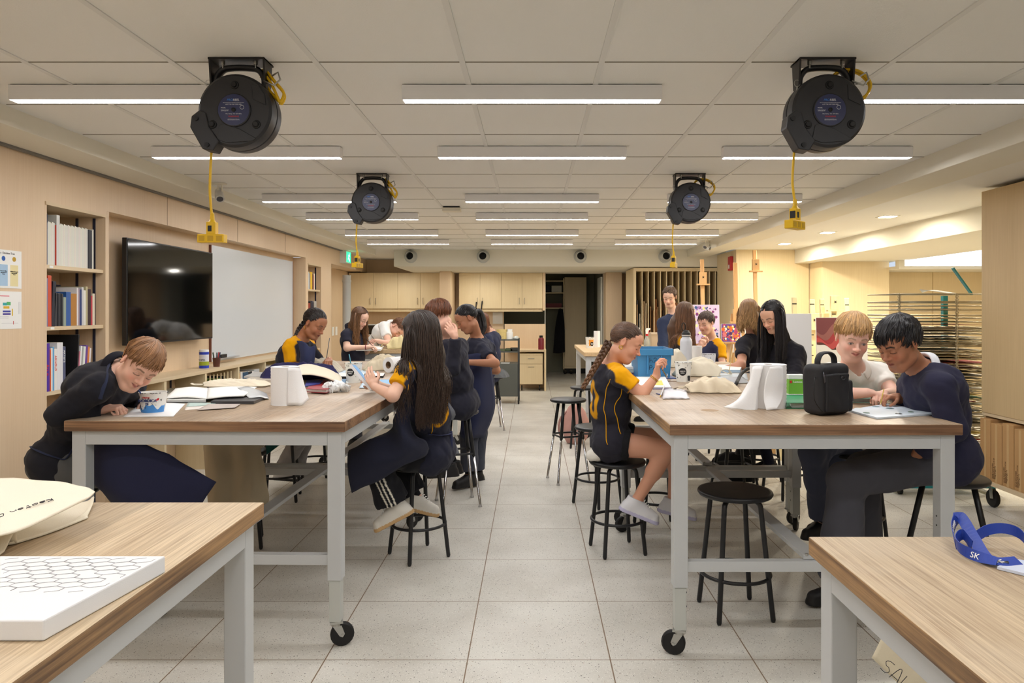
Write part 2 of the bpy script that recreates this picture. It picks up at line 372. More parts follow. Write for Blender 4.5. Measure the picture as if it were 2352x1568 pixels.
# ------------------------------------------------------------------ people
def frame(f, u):
    f = unit(f); u = unit(np.asarray(u, float)-f*(np.asarray(u, float)@f)); r = np.cross(f, u)   # columns: right, forward, up
    return np.stack([r, f, u], 1)
def head_prims(o, R, s, smile=0, jaw=1.0, nose=1.0):
    T = lambda x, y, z: o+R@(np.array([x, y, z])*s)
    P = [ell(T(0, -.014, .034), np.array([.0685, .090, .080])*s, R, k=.01),
         ell(T(0, .022, -.030), np.array([.056*jaw, .060, .078])*s, R, k=.03*s),
         cap(T(-.012, .058, -.092), T(.012, .058, -.092), .017*s, k=.025*s),
         cap(T(-.046*jaw, .0, -.062), T(-.02, .045, -.088), .015*s, k=.03*s), cap(T(.046*jaw, .0, -.062), T(.02, .045, -.088), .015*s, k=.03*s),
         ell(T(0, .052, .045), np.array([.050, .030, .035])*s, R, k=.03*s)]
    for x in (-1, 1):
        P += [ell(T(x*.034, .054, -.030), np.array([.022, .022, .024])*s, R, k=.022*s),
              cap(T(x*.012, .079, .019), T(x*.043, .066, .020), .0085*s, k=.014*s),
              ell(T(x*.030, .093, .000), np.array([.017, .014, .011])*s, R, k=.012*s, sub=True),
              ell(T(x*.0305, .0695, .001), np.array([.0145, .0125, .0115])*s, R, k=.003*s)]
    P += [cap(T(0, .078, .010), T(0, .0965*nose**.3, -.024), .0065*s, .0085*s, k=.010*s), ell(T(0, .0985, -.027), np.array([.0105, .0105, .009])*s, R, k=.006*s)]
    for x in (-1, 1): P += [ell(T(x*.0115, .088, -.030), np.array([.0075, .0085, .0065])*s, R, k=.006*s), ell(T(x*.0055, .094, -.0375), np.array([.003, .005, .003])*s, R, k=.003*s, sub=True)]
    P += [ell(T(0, .074, -.055), np.array([.024, .012, .017])*s, R, k=.014*s)]
    m = .006*smile
    for x in (-1, 1):
        P += [cap(T(x*.002, .0855, -.0505), T(x*.019, .0755, -.0535+m), .0042*s, .002*s, k=.005*s), cap(T(x*.001, .0845, -.0600), T(x*.016, .0755, -.0560+m), .005*s, .002*s, k=.005*s),
              ell(T(x*.0725, -.012, .000), np.array([.0075, .017, .029])*s, R@rotz(x*-.35), k=.005*s), ell(T(x*.081, -.008, .002), np.array([.005, .010, .018])*s, R@rotz(x*-.35), k=.004*s, sub=True)]
    P += [cap(T(-.021, .0835, -.0552+m*.7), T(.021, .0835, -.0552+m*.7), .0018*s, k=.004*s, sub=True)]
    return P
def rotz(a): ca, sa = math.cos(a), math.sin(a); return np.array([[ca, -sa, 0], [sa, ca, 0], [0, 0, 1]])
def rotx(a): ca, sa = math.cos(a), math.sin(a); return np.array([[1, 0, 0], [0, ca, -sa], [0, sa, ca]])
def roty(a): ca, sa = math.cos(a), math.sin(a); return np.array([[ca, 0, sa], [0, 1, 0], [-sa, 0, ca]])
def turn(v, axis, a):
    axis = unit(axis); return v*math.cos(a)+np.cross(axis, v)*math.sin(a)+axis*(axis@v)*(1-math.cos(a))
def hand_prims(w, d, n, t, curl=.35, s=1.0, pinch=False):
    d = unit(d); n = unit(n-d*(n@d)); t = unit(t-d*(t@d)-n*(t@n)); P = []
    kn = []
    P += [cap(w, w+d*.03*s, .021*s, .023*s, k=.012)]
    for i, x in enumerate((.027, .0095, -.008, -.025)):
        L = (.078, .083, .078, .070)[i]; b = w+d*L*s+t*x*s; kn.append(b)
        P.append(cap(w+d*.018*s+t*x*.6*s, b, .0135*s, .0105*s, k=.008))
    ax = np.cross(d, n)
    for i, b in enumerate(kn):
        L = np.array([(.036, .024, .019), (.041, .027, .020), (.038, .025, .020), (.030, .019, .017)][i])*s
        c_ = curl*(1.0+.12*i) if not (pinch and i == 0) else curl*.8
        a = 0; p = b; r = (.0088, .0090, .0086, .0077)[i]*s; sp = (.10, .03, -.04, -.12)[i]*(1-min(curl, 1))
        for j, (l, am) in enumerate(zip(L, (60, 75, 45))):
            a += math.radians(am)*c_; q = p+turn(turn(d, n, -sp*0) + t*sp, ax, a)*l
            P.append(cap(p, q, r*(1-.1*j), r*(.9-.1*j), k=.0025)); p = q
    th0 = w+d*.022*s+t*.022*s; v1 = unit(d*.62+t*.62+n*.45); p1 = th0+v1*.036*s; v2 = unit(d*.85+t*.25+n*(.35+.4*curl)); p2 = p1+v2*.030*s; v3 = unit(d*.9-t*.15*(1+curl)+n*(.3+.5*curl)); p3 = p2+v3*.024*s
    P += [cap(w+d*.012*s+t*.012*s, th0, .015*s, .0145*s, k=.01), cap(th0, p1, .0145*s, .0105*s, k=.006), cap(p1, p2, .0100*s, .0090*s, k=.003), cap(p2, p3, .0088*s, .0072*s, k=.003)]
    return P
def lerp(a, b, t): return a+(b-a)*t
def skin_cols(v, base, o, R, s, hairc, lip=(176, 98, 92), smile=0, eyes='down', brow=1.0, iris=(70, 50, 35)):
    l = (v-o)@R/s; x, y, z = np.abs(l[:, 0]), l[:, 1], l[:, 2]; cols = np.tile(np.array(c(*base)[:3]), (len(v), 1))
    near = np.linalg.norm(l, axis=1) < .16
    def mixin(m, col, a=1.0):
        m = np.clip(m, 0, 1)*near*a; cols[:] = cols*(1-m[:, None])+np.array(c(*col)[:3])*m[:, None]
    fr = y > .045
    bz = np.array(c(*base)[:3])
    mixin(np.exp(-(((x-.036)/.017)**2+((z+.026)/.016)**2))*fr, tuple(np.clip(np.array(base)*np.array([1.06, .82, .80]), 0, 255)), .45)
    mixin(np.exp(-((x/.012)**2+((z+.028)/.012)**2))*fr, tuple(np.clip(np.array(base)*np.array([1.04, .84, .82]), 0, 255)), .4)
    mixin(np.exp(-((y+.012)/.02)**2)*(x > .07), tuple(np.clip(np.array(base)*np.array([1.02, .88, .86]), 0, 255)), .4)
    m = .006*smile*(x/.019)
    lipm = 1-np.sqrt((x/.0215)**2+((z+.0555-m)/.0088)**2)
    mixin(np.clip(lipm*3, 0, 1)*(y > .068), lip, .75)
    mixin(np.clip(1.4-np.abs(z+.0553-m)/.0016, 0, 1)*(x < .020)*(y > .066), (110, 50, 48), .8)
    bzc = .0235+.004*np.clip((x-.012)/.02, 0, 1)-.006*np.clip((x-.034)/.014, 0, 1)
    mixin(np.clip(1.6-np.abs(z-bzc)/.0032, 0, 1)*(x > .012)*(x < .047)*fr, hairc, .8*brow)
    ez = .001
    if eyes == 'down':
        lz = ez-.0055+.9*((x-.0305)**2)/.03*.2
        mixin(np.clip(1.5-np.abs(z-lz)/.0018, 0, 1)*(np.abs(x-.0305) < .0135)*fr, (35, 24, 20), .9)
        mixin(np.clip(1.3-np.abs(z-(ez+.0055-((x-.0305)/.014)**2*.004))/.0014, 0, 1)*(np.abs(x-.0305) < .0135)*fr, tuple(np.array(base)*.68), .55)
    else:
        e = 1-np.sqrt(((x-.0305)/.0125)**2+((z-ez+.0015)/.0048)**2)
        mixin(np.clip(e*4, 0, 1)*fr, (225, 215, 208), .95)
        mixin(np.clip((1-np.sqrt((x-.031)**2+(z-ez+.0025)**2)/.0052)*4, 0, 1)*(e > 0)*fr, iris, 1)
        mixin(np.clip(1.5-np.abs(z-(ez+.0038-((x-.0305)/.0125)**2*.0045))/.0016, 0, 1)*(np.abs(x-.0305) < .0135)*fr, (40, 28, 22), .85)
    return cols
def tubes_mesh(paths, rad, nside=5):
    """paths: (n,m,3), rad: (n,m) -> verts, quads"""
    n, m, _ = paths.shape; t = np.gradient(paths, axis=1); t /= np.linalg.norm(t, axis=2)[..., None]+1e-9
    ref = np.array([.31, .27, .91]); a = np.cross(t, ref); a /= np.linalg.norm(a, axis=2)[..., None]+1e-9; b = np.cross(t, a)
    th = np.arange(nside)/nside*2*math.pi
    v = paths[:, :, None]+rad[:, :, None, None]*(np.cos(th)[None, None, :, None]*a[:, :, None]+np.sin(th)[None, None, :, None]*b[:, :, None])
    i = np.arange(n)[:, None, None]; j = np.arange(m-1)[None, :, None]; k = np.arange(nside)[None, None]; l = (k+1) % nside
    base = i*m*nside; q = np.stack([base+j*nside+k, base+j*nside+l, base+(j+1)*nside+l, base+(j+1)*nside+k], -1).reshape(-1, 4)
    return v.reshape(-1, 3), q
HC, HR = np.array([0, -.016, .036]), np.array([.0725, .0940, .0845])
def hair_mesh(o, R, s, style, col, seed=1, n=420, length=.35, body=(), spread=.012, fringe=1.75, side=1.75, wave=.004, tie=None, tail=None, r0=.0030, col2=None, lift=.006, swirl=.25, back=.12):
    g = np.random.default_rng(seed); sets = []; rads = []
    if style in ('short', 'long'):
        psi = g.uniform(-math.pi, math.pi, n)                       # 0 = towards the face
        m = 16 if style == 'short' else 26; ms = m if style == 'short' else 9; lf = g.uniform(.0, lift, n); tt = np.linspace(0, 1, ms)[None]
        if style == 'short':
            ap = np.abs(psi); amax = np.interp(ap, [0, .8, 1.25, 1.75, 2.0, 3.2], [fringe, fringe*.97, side*.97, side, 1.98, 1.98])+g.normal(0, .08, n)
            a0 = g.uniform(0, 1, n)**.8*amax*.72; al = a0[:, None]+(amax-a0)[:, None]*tt; tw = psi[:, None]+(swirl+g.normal(0, .16, n))[:, None]*al
            dirs = np.stack([np.sin(al)*np.sin(tw), np.sin(al)*np.cos(tw), np.cos(al)], -1)
        else:
            psi = g.uniform(.95, math.pi, n)*g.choice([-1, 1], n); amax = 1.5+g.normal(0, .05, n); a0 = g.uniform(0, 1, n)**.8*amax*.72; al = a0[:, None]+(amax-a0)[:, None]*tt
            dirs = np.stack([np.sin(al)*np.sin(psi[:, None]), np.sin(al)*np.cos(psi[:, None]), np.cos(al)], -1)
            th = g.uniform(-.2, 1.0, n)[:, None]; sg = np.sign(psi)[:, None]; ph_ = (.05+g.uniform(0, .5, n)[:, None])+(g.uniform(.85, 1.25, n)[:, None]-.05)*tt*np.ones_like(th); ph_ = np.minimum(ph_, 1.32)
            d2 = np.stack([np.sin(ph_)*sg, np.cos(ph_)*np.sin(th)-back*ph_*(.3+.7*np.clip(th, 0, 1)), np.cos(ph_)*np.cos(th)], -1); d2 /= np.linalg.norm(d2, axis=2)[..., None]
            use = g.uniform(0, 1, n) < .5; dirs = np.where(use[:, None, None], d2, dirs)
        # crown sits a little back: tilt
        dirs = dirs@rotx(.35).T if style == 'short' else dirs
        rr = 1+lf[:, None]/.08+(.02*tt*(1-tt)*4 if style == 'short' else 0)+g.normal(0, .014, (n, 1))*tt
        loc = HC+dirs*HR*rr[..., None]
        if style == 'short':
            cl = (wob(loc[:, -1]*60)[:, None, None]*np.array([.5, .3, .6])+wob(loc[:, -1]*45+5)[:, None, None]*np.array([.6, -.4, .2])); loc = loc+(cl*.007+g.normal(0, .0022, (n, 1, 3)))*(tt[..., None]**1.5)
            loc = loc+dirs*(np.clip(wob(dirs.reshape(-1, 3)*7), 0, 1).reshape(n, -1)*.004)[..., None]
        pts = o+(loc*s)@R.T
        if style == 'long':
            p = pts[:, -1].copy(); d = pts[:, -1]-pts[:, -2]; d /= np.linalg.norm(d, axis=1)[:, None]+1e-9; k2 = m-ms
            L = length*(g.uniform(.75, 1.05, n)); step = (L/k2)[:, None]; fall = np.array([0, 0, -1.])
            ph = g.uniform(0, 6.28, n); out = []
            for i in range(k2):
                d = d*.55+fall*.45+g.normal(0, spread*2.0, (n, 3)); d /= np.linalg.norm(d, axis=1)[:, None]+1e-9; p = p+d*step
                lo = ((p-o)@R)/s-HC; q = lo/HR/1.06; nn = np.linalg.norm(q, axis=1); ins = nn < 1; p[ins] += (((lo[ins]/nn[ins][:, None]-lo[ins])*s)@R.T)
                for a_, b_, ra, rb in body:
                    ab = b_-a_; t_ = np.clip(((p-a_)@ab)/(ab@ab), 0, 1); cc = a_+t_[:, None]*ab; w_ = p-cc; dd = np.linalg.norm(w_, axis=1); R_ = ra+(rb-ra)*t_+lf*.8
                    ins = dd < R_; p[ins] = cc[ins]+w_[ins]/dd[ins][:, None]*R_[ins][:, None]
                wv = wave*np.sin(ph+i*.55)[:, None]*np.array([1, .6, 0]); out.append(p+wv*(i/k2))
            pts = np.concatenate([pts, np.stack(out, 1)], 1)
        u = np.linspace(0, 1, pts.shape[1]); prof = np.clip(np.minimum(u/.12+.4, 1)*(1-.75*u**3), .1, 1)
        sets.append(pts); rads.append(np.tile(prof*r0*s, (n, 1))*g.uniform(.7, 1.25, (n, 1)))
    if style == 'pulled':
        psi = g.uniform(-math.pi, math.pi, n); al0 = np.interp(np.abs(psi), [0, .7, 1.3, 1.7, 2.0, 3.2], [1.18, 1.34, 1.76, 1.88, 2.3, 2.3])*g.uniform(.2, 1, n)**.7
        d0 = np.stack([np.sin(al0)*np.sin(psi), np.sin(al0)*np.cos(psi), np.cos(al0)], -1)@rotx(.1).T
        tl = unit((R.T@(tie-o))/s-HC); tt = np.linspace(0, 1, 14)[None, :, None]
        mid = d0+tl+np.array([0, 0, .75]); mid /= np.linalg.norm(mid, axis=1)[:, None]; dd = d0[:, None]*(1-tt)**2+mid[:, None]*2*tt*(1-tt)+tl*tt**2; dd /= np.linalg.norm(dd, axis=2)[..., None]+1e-9
        loc = HC+dd*HR*(1+g.uniform(.0, .03, n)[:, None, None]+.02*np.sin(tt*3.14)); pts = o+(loc*s)@R.T
        pts[:, -1] = tie
        sets.append(pts); rads.append(np.full((n, 14), r0*.8*s)*g.uniform(.7, 1.2, (n, 1)))
    V = []; Q = []; CO = []; nv = 0; b = np.array(c(*col)[:3]); b2 = np.array(c(*(col2 or col))[:3])
    for pts, ra in zip(sets, rads):
        v, q = tubes_mesh(pts, ra); V.append(v); Q.append(q+nv); nv += len(v)
        f = np.clip(g.normal(1, .22, len(pts)), .5, 1.7); u = np.linspace(0, 1, pts.shape[1])**1.5
        cc = (b[None, None]*(1-u[None, :, None])+b2[None, None]*u[None, :, None])*f[:, None, None]; CO.append(np.repeat(cc.reshape(-1, 3), 5, 0))
    # under-layer following the skull, so that no scalp shows
    if True:
        if style == 'pulled': amaxf = lambda p: np.interp(np.abs(p), [0, .7, 1.3, 1.7, 2.0, 3.2], [1.13, 1.28, 1.68, 1.80, 2.22, 2.22]); tl_ = .1
        elif style == 'long': amaxf = lambda p: np.interp(np.abs(p), [0, .6, 1.2, 1.7, 3.2], [1.0, 1.1, 1.55, 2.1, 2.1]); tl_ = .12
        else: amaxf = lambda p: np.interp(np.abs(p), [0, .8, 1.25, 1.75, 2.0, 3.2], [fringe*.9, fringe*.9, side*.93, side*.93, 1.95, 1.95]); tl_ = .35
        k = 48; m = 18; ps = np.linspace(-math.pi, math.pi, k, endpoint=False); am = amaxf(ps); am = (np.roll(am, 1)+am+np.roll(am, -1))/3
        al = am[:, None]*np.linspace(0, 1, m)[None]; dirs = np.stack([np.sin(al)*np.sin(ps)[:, None], np.sin(al)*np.cos(ps)[:, None], np.cos(al)], -1)@rotx(tl_).T
        e = np.linspace(0, 1, m)[None, :, None]; loc = HC+dirs*HR*(1.0-.06*np.clip(e-.85, 0, 1)/.15+.004*np.sin(ps*23)[:, None, None]); v = o+(loc.reshape(-1, 3)*s)@R.T
        q = [(i*m+j, i*m+j+1, ((i+1) % k)*m+j+1, ((i+1) % k)*m+j) for i in range(k) for j in range(m-1)]
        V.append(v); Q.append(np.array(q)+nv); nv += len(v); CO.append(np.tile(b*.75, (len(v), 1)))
    if tail is not None:
        kind, ctrl, rr = tail; ctrl = catmull(np.array(ctrl, float), 10); L = np.concatenate([[0], np.cumsum(np.linalg.norm(np.diff(ctrl, axis=0), axis=1))]); T = L[-1]
        mm = 90; u = np.linspace(0, T, mm); cen = np.stack([np.interp(u, L, ctrl[:, i]) for i in range(3)], -1); t = np.gradient(cen, axis=0); t /= np.linalg.norm(t, axis=1)[:, None]
        a = np.cross(t, np.array([.2, 1, .1])); a /= np.linalg.norm(a, axis=1)[:, None]; b_ = np.cross(t, a); w = u/T
        if kind == 'braid':
            per = rr*3.6; R0 = rr*(1-.45*w)
            for k in range(3):
                ph = u/per*2*math.pi+k*2*math.pi/3
                base_ = cen+a*(np.sin(ph)*R0*.62)[:, None]+b_*(np.sin(2*ph)*R0*.35)[:, None]
                for z in range(5):
                    an = z*1.256; pp = base_+(a*math.cos(an)+b_*math.sin(an))*(R0*.26)[:, None]
                    v, q = tubes_mesh(pp[None], (R0*.34)[None]); V.append(v); Q.append(q+nv); nv += len(v)
                    CO.append(np.repeat((b*(1-w[:, None])+b2*w[:, None])*g.uniform(.7, 1.35), 5, 0))
        else:
            N = 130; x = g.normal(0, 1, (N, 2)); x /= np.maximum(1, np.linalg.norm(x, axis=1)/1.6)[:, None]
            prof = rr*np.interp(w, [0, .12, .6, 1], [.35, .8, .9, .3]); ph = g.uniform(0, 6.28, N)
            pp = cen[None]+a[None]*(x[:, :1]*prof[None]*.7)[..., None]+b_[None]*(x[:, 1:]*prof[None]*.7)[..., None]+(np.sin(ph[:, None]+u[None]*22)*wave*w[None])[..., None]*a[None]
            v, q = tubes_mesh(pp, np.tile(rr*.14*(1-.7*w**3), (N, 1))); V.append(v); Q.append(q+nv); nv += len(v)
            cc = (b[None, None]*(1-w[None, :, None])+b2[None, None]*w[None, :, None])*np.clip(g.normal(1, .22, N), .5, 1.7)[:, None, None]; CO.append(np.repeat(cc.reshape(-1, 3), 5, 0))
    return np.concatenate(V), np.concatenate(Q), np.concatenate(CO)
def near_path(v, pts, out=.002, n=26, cen=None):
    """polyline on the garment surface next to the guide points"""
    g = catmull(np.array(pts, float), max(2, n//len(pts))); r = []
    for p in g:
        d = ((v-p)**2).sum(1); i = np.argpartition(d, 6)[:6]; r.append(v[i].mean(0))
    r = np.array(r)
    for _ in range(2): r[1:-1] = (r[:-2]+2*r[1:-1]+r[2:])/4
    if cen is not None: w = r-cen; r = r+w/np.linalg.norm(w, axis=1)[:, None]*out
    return r
NAVY, NIGHT, GOLD = (34, 35, 50), (26, 25, 30), (226, 160, 8)
def person(label, J, skin=(222, 176, 150), hairc=(90, 62, 42), top='short', topc=NAVY, botc=(52, 52, 58), far=False, s=1.0, g=1.0, smile=0, eyes='down', hair=None, bend=0.0,
           handR=None, handL=None, shoes=(25, 24, 26), solec=None, toe=None, topcolf=None, botcolf=None, legs='long', flare=.02, collar=None, hem=.10, lip=(176, 98, 92), brow=1.0, jaw=1.0, topname='shirt',
           fold=1.0, headh=None, iris=(70, 50, 35), scale_hand=.88, extra=None, sleeve=.60, sock=(26, 26, 30)):
    lift_ = lambda q: tuple(min(255, v*1.28+5) if max(q) < 110 else v for v in q); topc, botc = lift_(topc), lift_(botc)
    base = (float(J['pv'][0]), float(J['pv'][1]), 0.0)
    T = thing('person', label, 'person', base)
    hd, R = J['hd'], frame(*J['face']); nb, pv = J['nb'], J['pv']; sR, sL = J['sR'], J['sL']
    r = unit(sR-sL); up = unit(nb-pv); fwd = np.cross(up, r); rp = unit(r-np.array([0, 0, r[2]])) if 'hip' not in J else unit(J['hip'])
    wst = lerp(pv, nb, .42)-fwd*bend*.6; ch = lerp(pv, nb, .74)-fwd*bend*.8+fwd*.008
    hR, hL = pv+rp*.085*g, pv-rp*.085*g
    def torso(off, top_only=False):
        P = [cap(pv-rp*.075*g, pv+rp*.075*g, (.098)*g+off, k=.03), cap(pv, wst, .10*g+off, .088*g+off, k=.05), cap(wst-r*.052*g, wst+r*.052*g, .083*g+off, k=.06),
             cap(wst, ch, .088*g+off, .093*g+off, k=.05), cap(ch-r*.066*g, ch+r*.066*g, .090*g+off, k=.06), cap(sR, nb-up*.035, .047*g+off*.8, .055*g+off*.6, k=.045), cap(sL, nb-up*.035, .047*g+off*.8, .055*g+off*.6, k=.045)]
        return P
    def arms(off, k=.02):
        P = []
        for a in 'RL':
            if 'e'+a in J: P += [cap(J['s'+a], J['e'+a], .041*g+off, .033*g+off, k=k), cap(J['e'+a], J['w'+a], .034*g+off, .0225*g+off, k=k)]
        return P
    hb = hd+R@(np.array([0, -.022, -.060])*s)
    body = torso(0)+arms(0)+[cap(nb-up*.03, hb, .052*s, .047*s, k=.03)]+head_prims(hd, R, s, smile, jaw)
    for a, hp in (('R', hR), ('L', hL)):
        if 'k'+a in J:
            body += [cap(hp, J['k'+a], .084*g, .056*g, k=.02), cap(lerp(J['k'+a], J['a'+a], .12), lerp(J['k'+a], J['a'+a], .42), .050*g, .052*g, k=.03), cap(J['k'+a], J['a'+a], .050*g, .032*g, k=.02)]
            body += [cap(J['a'+a], J['a'+a]+unit(J.get('toe'+a, (0, -1, 0)))*.075-np.array([0, 0, .045]), .028, .018, k=.02)]
    hands = []
    for a, spec in (('R', handR), ('L', handL)):
        if 'w'+a not in J: continue
        spec = spec or {}; w = J['w'+a]; d = np.array(spec.get('d', unit(w-J['e'+a]))); n = np.array(spec.get('n', (0, 0, -1.)), float)
        if abs(unit(d)@unit(n)) > .95: n = n+fwd*.5
        t = np.cross(unit(d), unit(n)); inw = np.array(spec.get('t', (sL-sR) if a == 'R' else (sR-sL)), float)
        if t@inw < 0: t = -t
        hp = hand_prims(w, d, n, t, spec.get('curl', .5), scale_hand, spec.get('pinch', False)); body += hp; hands.append(w+unit(d)*.075)
    hf = .0105 if far else .0065; hh = headh or (.0062 if far else .0034); hn = .0055 if far else .0033
    V, Q = [], []; nv = 0
    regs = [(hd, .175*s, hh)]+[(q, .105, hn) for q in hands]
    v, q = nets(body, hf); cen = v[q].mean(1); m = np.ones(len(q), bool)
    for o_, rr, _ in regs: m &= np.linalg.norm(cen-o_, axis=1) > rr-hf*1.6
    V.append(v); Q.append(q[m]); nv = len(v); done = []
    for o_, rr, h_ in regs:
        sub_ = [x for x in body if (np.abs(np.clip(o_, *bb(x))-o_) < rr+.06).all()]
        v, q = nets(sub_, h_, keep=lambda ce, chh: np.linalg.norm(ce-o_, axis=1) < rr+chh*2); cen = v[q].mean(1); m = np.linalg.norm(cen-o_, axis=1) < rr
        for o2, r2, _ in done: m &= np.linalg.norm(cen-o2, axis=1) > r2
        q = q[m]; done.append((o_, rr, h_))
        V.append(v); Q.append(q+nv); nv += len(v)
    v = np.concatenate(V); q = np.concatenate(Q)
    used = np.unique(q); mp = np.zeros(len(v), np.int64); mp[used] = np.arange(len(used)); v = v[used]; q = mp[q]
    cols = skin_cols(v, skin, hd, R, s, tuple(np.array(hairc)*.7), lip, smile, eyes, brow, iris)
    raw_obj('body', v, q, cols, SKIN, T, base)
    # ---- top
    off = .013; P = torso(off)+[cap(pv-rp*.078*g, pv+rp*.078*g, .104*g+off, k=.03)]
    if top == 'long':
        for a in 'RL':
            if 'e'+a in J:
                e, w = J['e'+a], J['w'+a]; P += [cap(J['s'+a], e, .046*g+off, .040*g+off, k=.03), cap(e, lerp(e, w, .93), .042*g+off, .027*g+off, k=.02, flat=True)]
    else:
        for a in 'RL':
            if 'e'+a in J: P += [cap(J['s'+a], lerp(J['s'+a], J['e'+a], sleeve), .042*g+off, .040*g+off+.002, k=.02, flat=True)]
    P += [cap(nb-up*.015, hb+(hb-nb)*.5, .056*s, .062*s, k=.006, sub=True)]
    P += [plane(pv-up*hem, -up)]
    amp = (.0045 if far else .0062)*fold
    disp = lambda X: (wob(X*np.array([17, 17, 26]))*amp+wob(X*np.array([48, 44, 60])+3)*amp*.35)
    hc = .011 if far else .0068
    v, q = nets(P, hc, disp); tc_ = np.tile(np.array(c(*topc)[:3]), (len(v), 1))
    if topcolf: tc_ = topcolf(v, tc_, dict(r=r, up=up, fwd=fwd, ch=ch, nb=nb, pv=pv, sR=sR, sL=sL, J=J))
    raw_obj(topname, v, q, tc_, CLOTH, T, base); topv = v
    # ---- bottom
    P = [cap(pv-rp*.075*g-up*.01, pv+rp*.075*g-up*.01, (.104)*g, k=.03), plane(pv+up*.04, up)]
    for a, hp in (('R', hR), ('L', hL)):
        if 'k'+a in J:
            k_, an = J['k'+a], J['a'+a]
            if legs == 'short': P += [cap(hp, lerp(hp, k_, .34), .098*g, .095*g, k=.02, flat=True)]
            else: P += [cap(hp, k_, .097*g, .073*g, k=.03), cap(k_, lerp(k_, an, .90), .070*g, .050*g+flare, k=.025, flat=True)]
    v, q = nets(P, hc, lambda X: (wob(X*np.array([14, 14, 10]))*amp*1.3+wob(X*np.array([40, 40, 30])+7)*amp*.4)); bc = np.tile(np.array(c(*botc)[:3]), (len(v), 1))
    if botcolf: bc = botcolf(v, bc, J)
    raw_obj('shorts' if legs == 'short' else 'trousers', v, q, bc, CLOTH, T, base)
    # ---- shoes
    for a in 'RL':
        if 'a'+a in J and shoes is not None:
            an = J['a'+a]; td = unit(J.get('toe'+a, (0, -1, 0))); u_ = unit(np.array([0, 0, 1.])-td*td[2]); sd = np.cross(td, u_); bt = an-u_*.085
            P = [cap(bt+u_*.034-td*.040, bt+u_*.034+td*.130, .037, .033, k=.02), cap(bt+u_*.04-td*.025, an+u_*.004-td*.018, .040, .042, k=.02), cap(an-u_*.012+td*.005, bt+u_*.042+td*.085, .040, .031, k=.03), cap(bt+u_*.006-td*.045, bt+u_*.006+td*.135, .040, .037, k=.008), plane(bt, -u_), plane(an+u_*.016, u_)]
            sc_ = solec or shoes
            def fc(v, cc, bt=bt, u_=u_): h_ = (v-bt)@u_; cc[h_ < .022] = c(*sc_)[:3]; return cc
            sh, _ = blob('shoe', P, .0085 if far else .005, shoes, PAINT, T, base, colf=fc)
            if not far and solec:
                mb = MB()
                for k in range(5): q = lerp(an-u_*.012+td*.045, bt+u_*.060+td*.10, k/4)+u_*.022*(1-k/4)+u_*.009; mb.tube([q-sd*.020+td*.004, q+u_*.006, q+sd*.020-td*.004], .0028, 6)
                mb.build('laces', M('laces', (240, 240, 236), .8), sh, True)
            if sock: blob('sock', [cap(lerp(J['k'+a], an, .62), an, .041*g, .036, k=.01)], .009, sock, CLOTH, T, base)
    # ---- hair
    if hair:
        bodycaps = [(wst, ch, .115*g, .118*g), (ch-r*.08*g, ch+r*.08*g, .115*g, .115*g), (sR, sL, .070*g, .070*g), (nb-up*.02, hd, .058, .06), (pv, wst, .13*g, .12*g)]
        if hair.get('mass'):
            L_ = hair.get('length', .35); bk = lambda p, d_, w_: p-fwd*d_
            nape = nb-fwd*.075*g+up*.03; e0 = hd+R@(np.array([0, -.035, .01])*s); e1 = lerp(e0, nape, .6); end = nape+np.array([0, 0, -max(.02, L_-.22)])-fwd*.012
            mp = [cap(e0, e1, .072*s, .070*s, k=.03), cap(e1, nape, .066*s, .062*s, k=.04), cap(nape, end, .060*s, .045*s, k=.04), cap(nape-r*.045, end-r*.055, .035*s, .022*s, k=.04), cap(nape+r*.045, end+r*.055, .035*s, .022*s, k=.04)]
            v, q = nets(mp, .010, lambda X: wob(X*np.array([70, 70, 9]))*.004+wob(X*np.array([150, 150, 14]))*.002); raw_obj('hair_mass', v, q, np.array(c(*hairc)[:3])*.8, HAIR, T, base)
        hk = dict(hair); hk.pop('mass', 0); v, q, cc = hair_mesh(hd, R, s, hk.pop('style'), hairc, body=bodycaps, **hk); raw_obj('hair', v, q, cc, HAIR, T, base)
    if collar:
        mb = MB(); ax = unit(hb-nb); a = unit(fwd-ax*(fwd@ax)); b = np.cross(ax, a); rows = []
        for rr, hh_ in ((.054, .002), (.056, .026), (.062, .030), (.072, .010), (.078, -.004)):
            rows.append([nb+ax*(hh_-.004)+(a*math.cos(t)*(1.05)+b*math.sin(t))*rr*s-ax*(.018*math.cos(t)) for t in np.linspace(.30, 2*math.pi-.30, 18)])
        mb.sheet(rows, 2, .004, col=c(*collar)); mb.build('collar', CLOTH, T, True, base=base, attr=True)
    return T, base, dict(topv=topv, R=R, fwd=fwd, up=up, r=r, wst=wst, ch=ch, hb=hb)
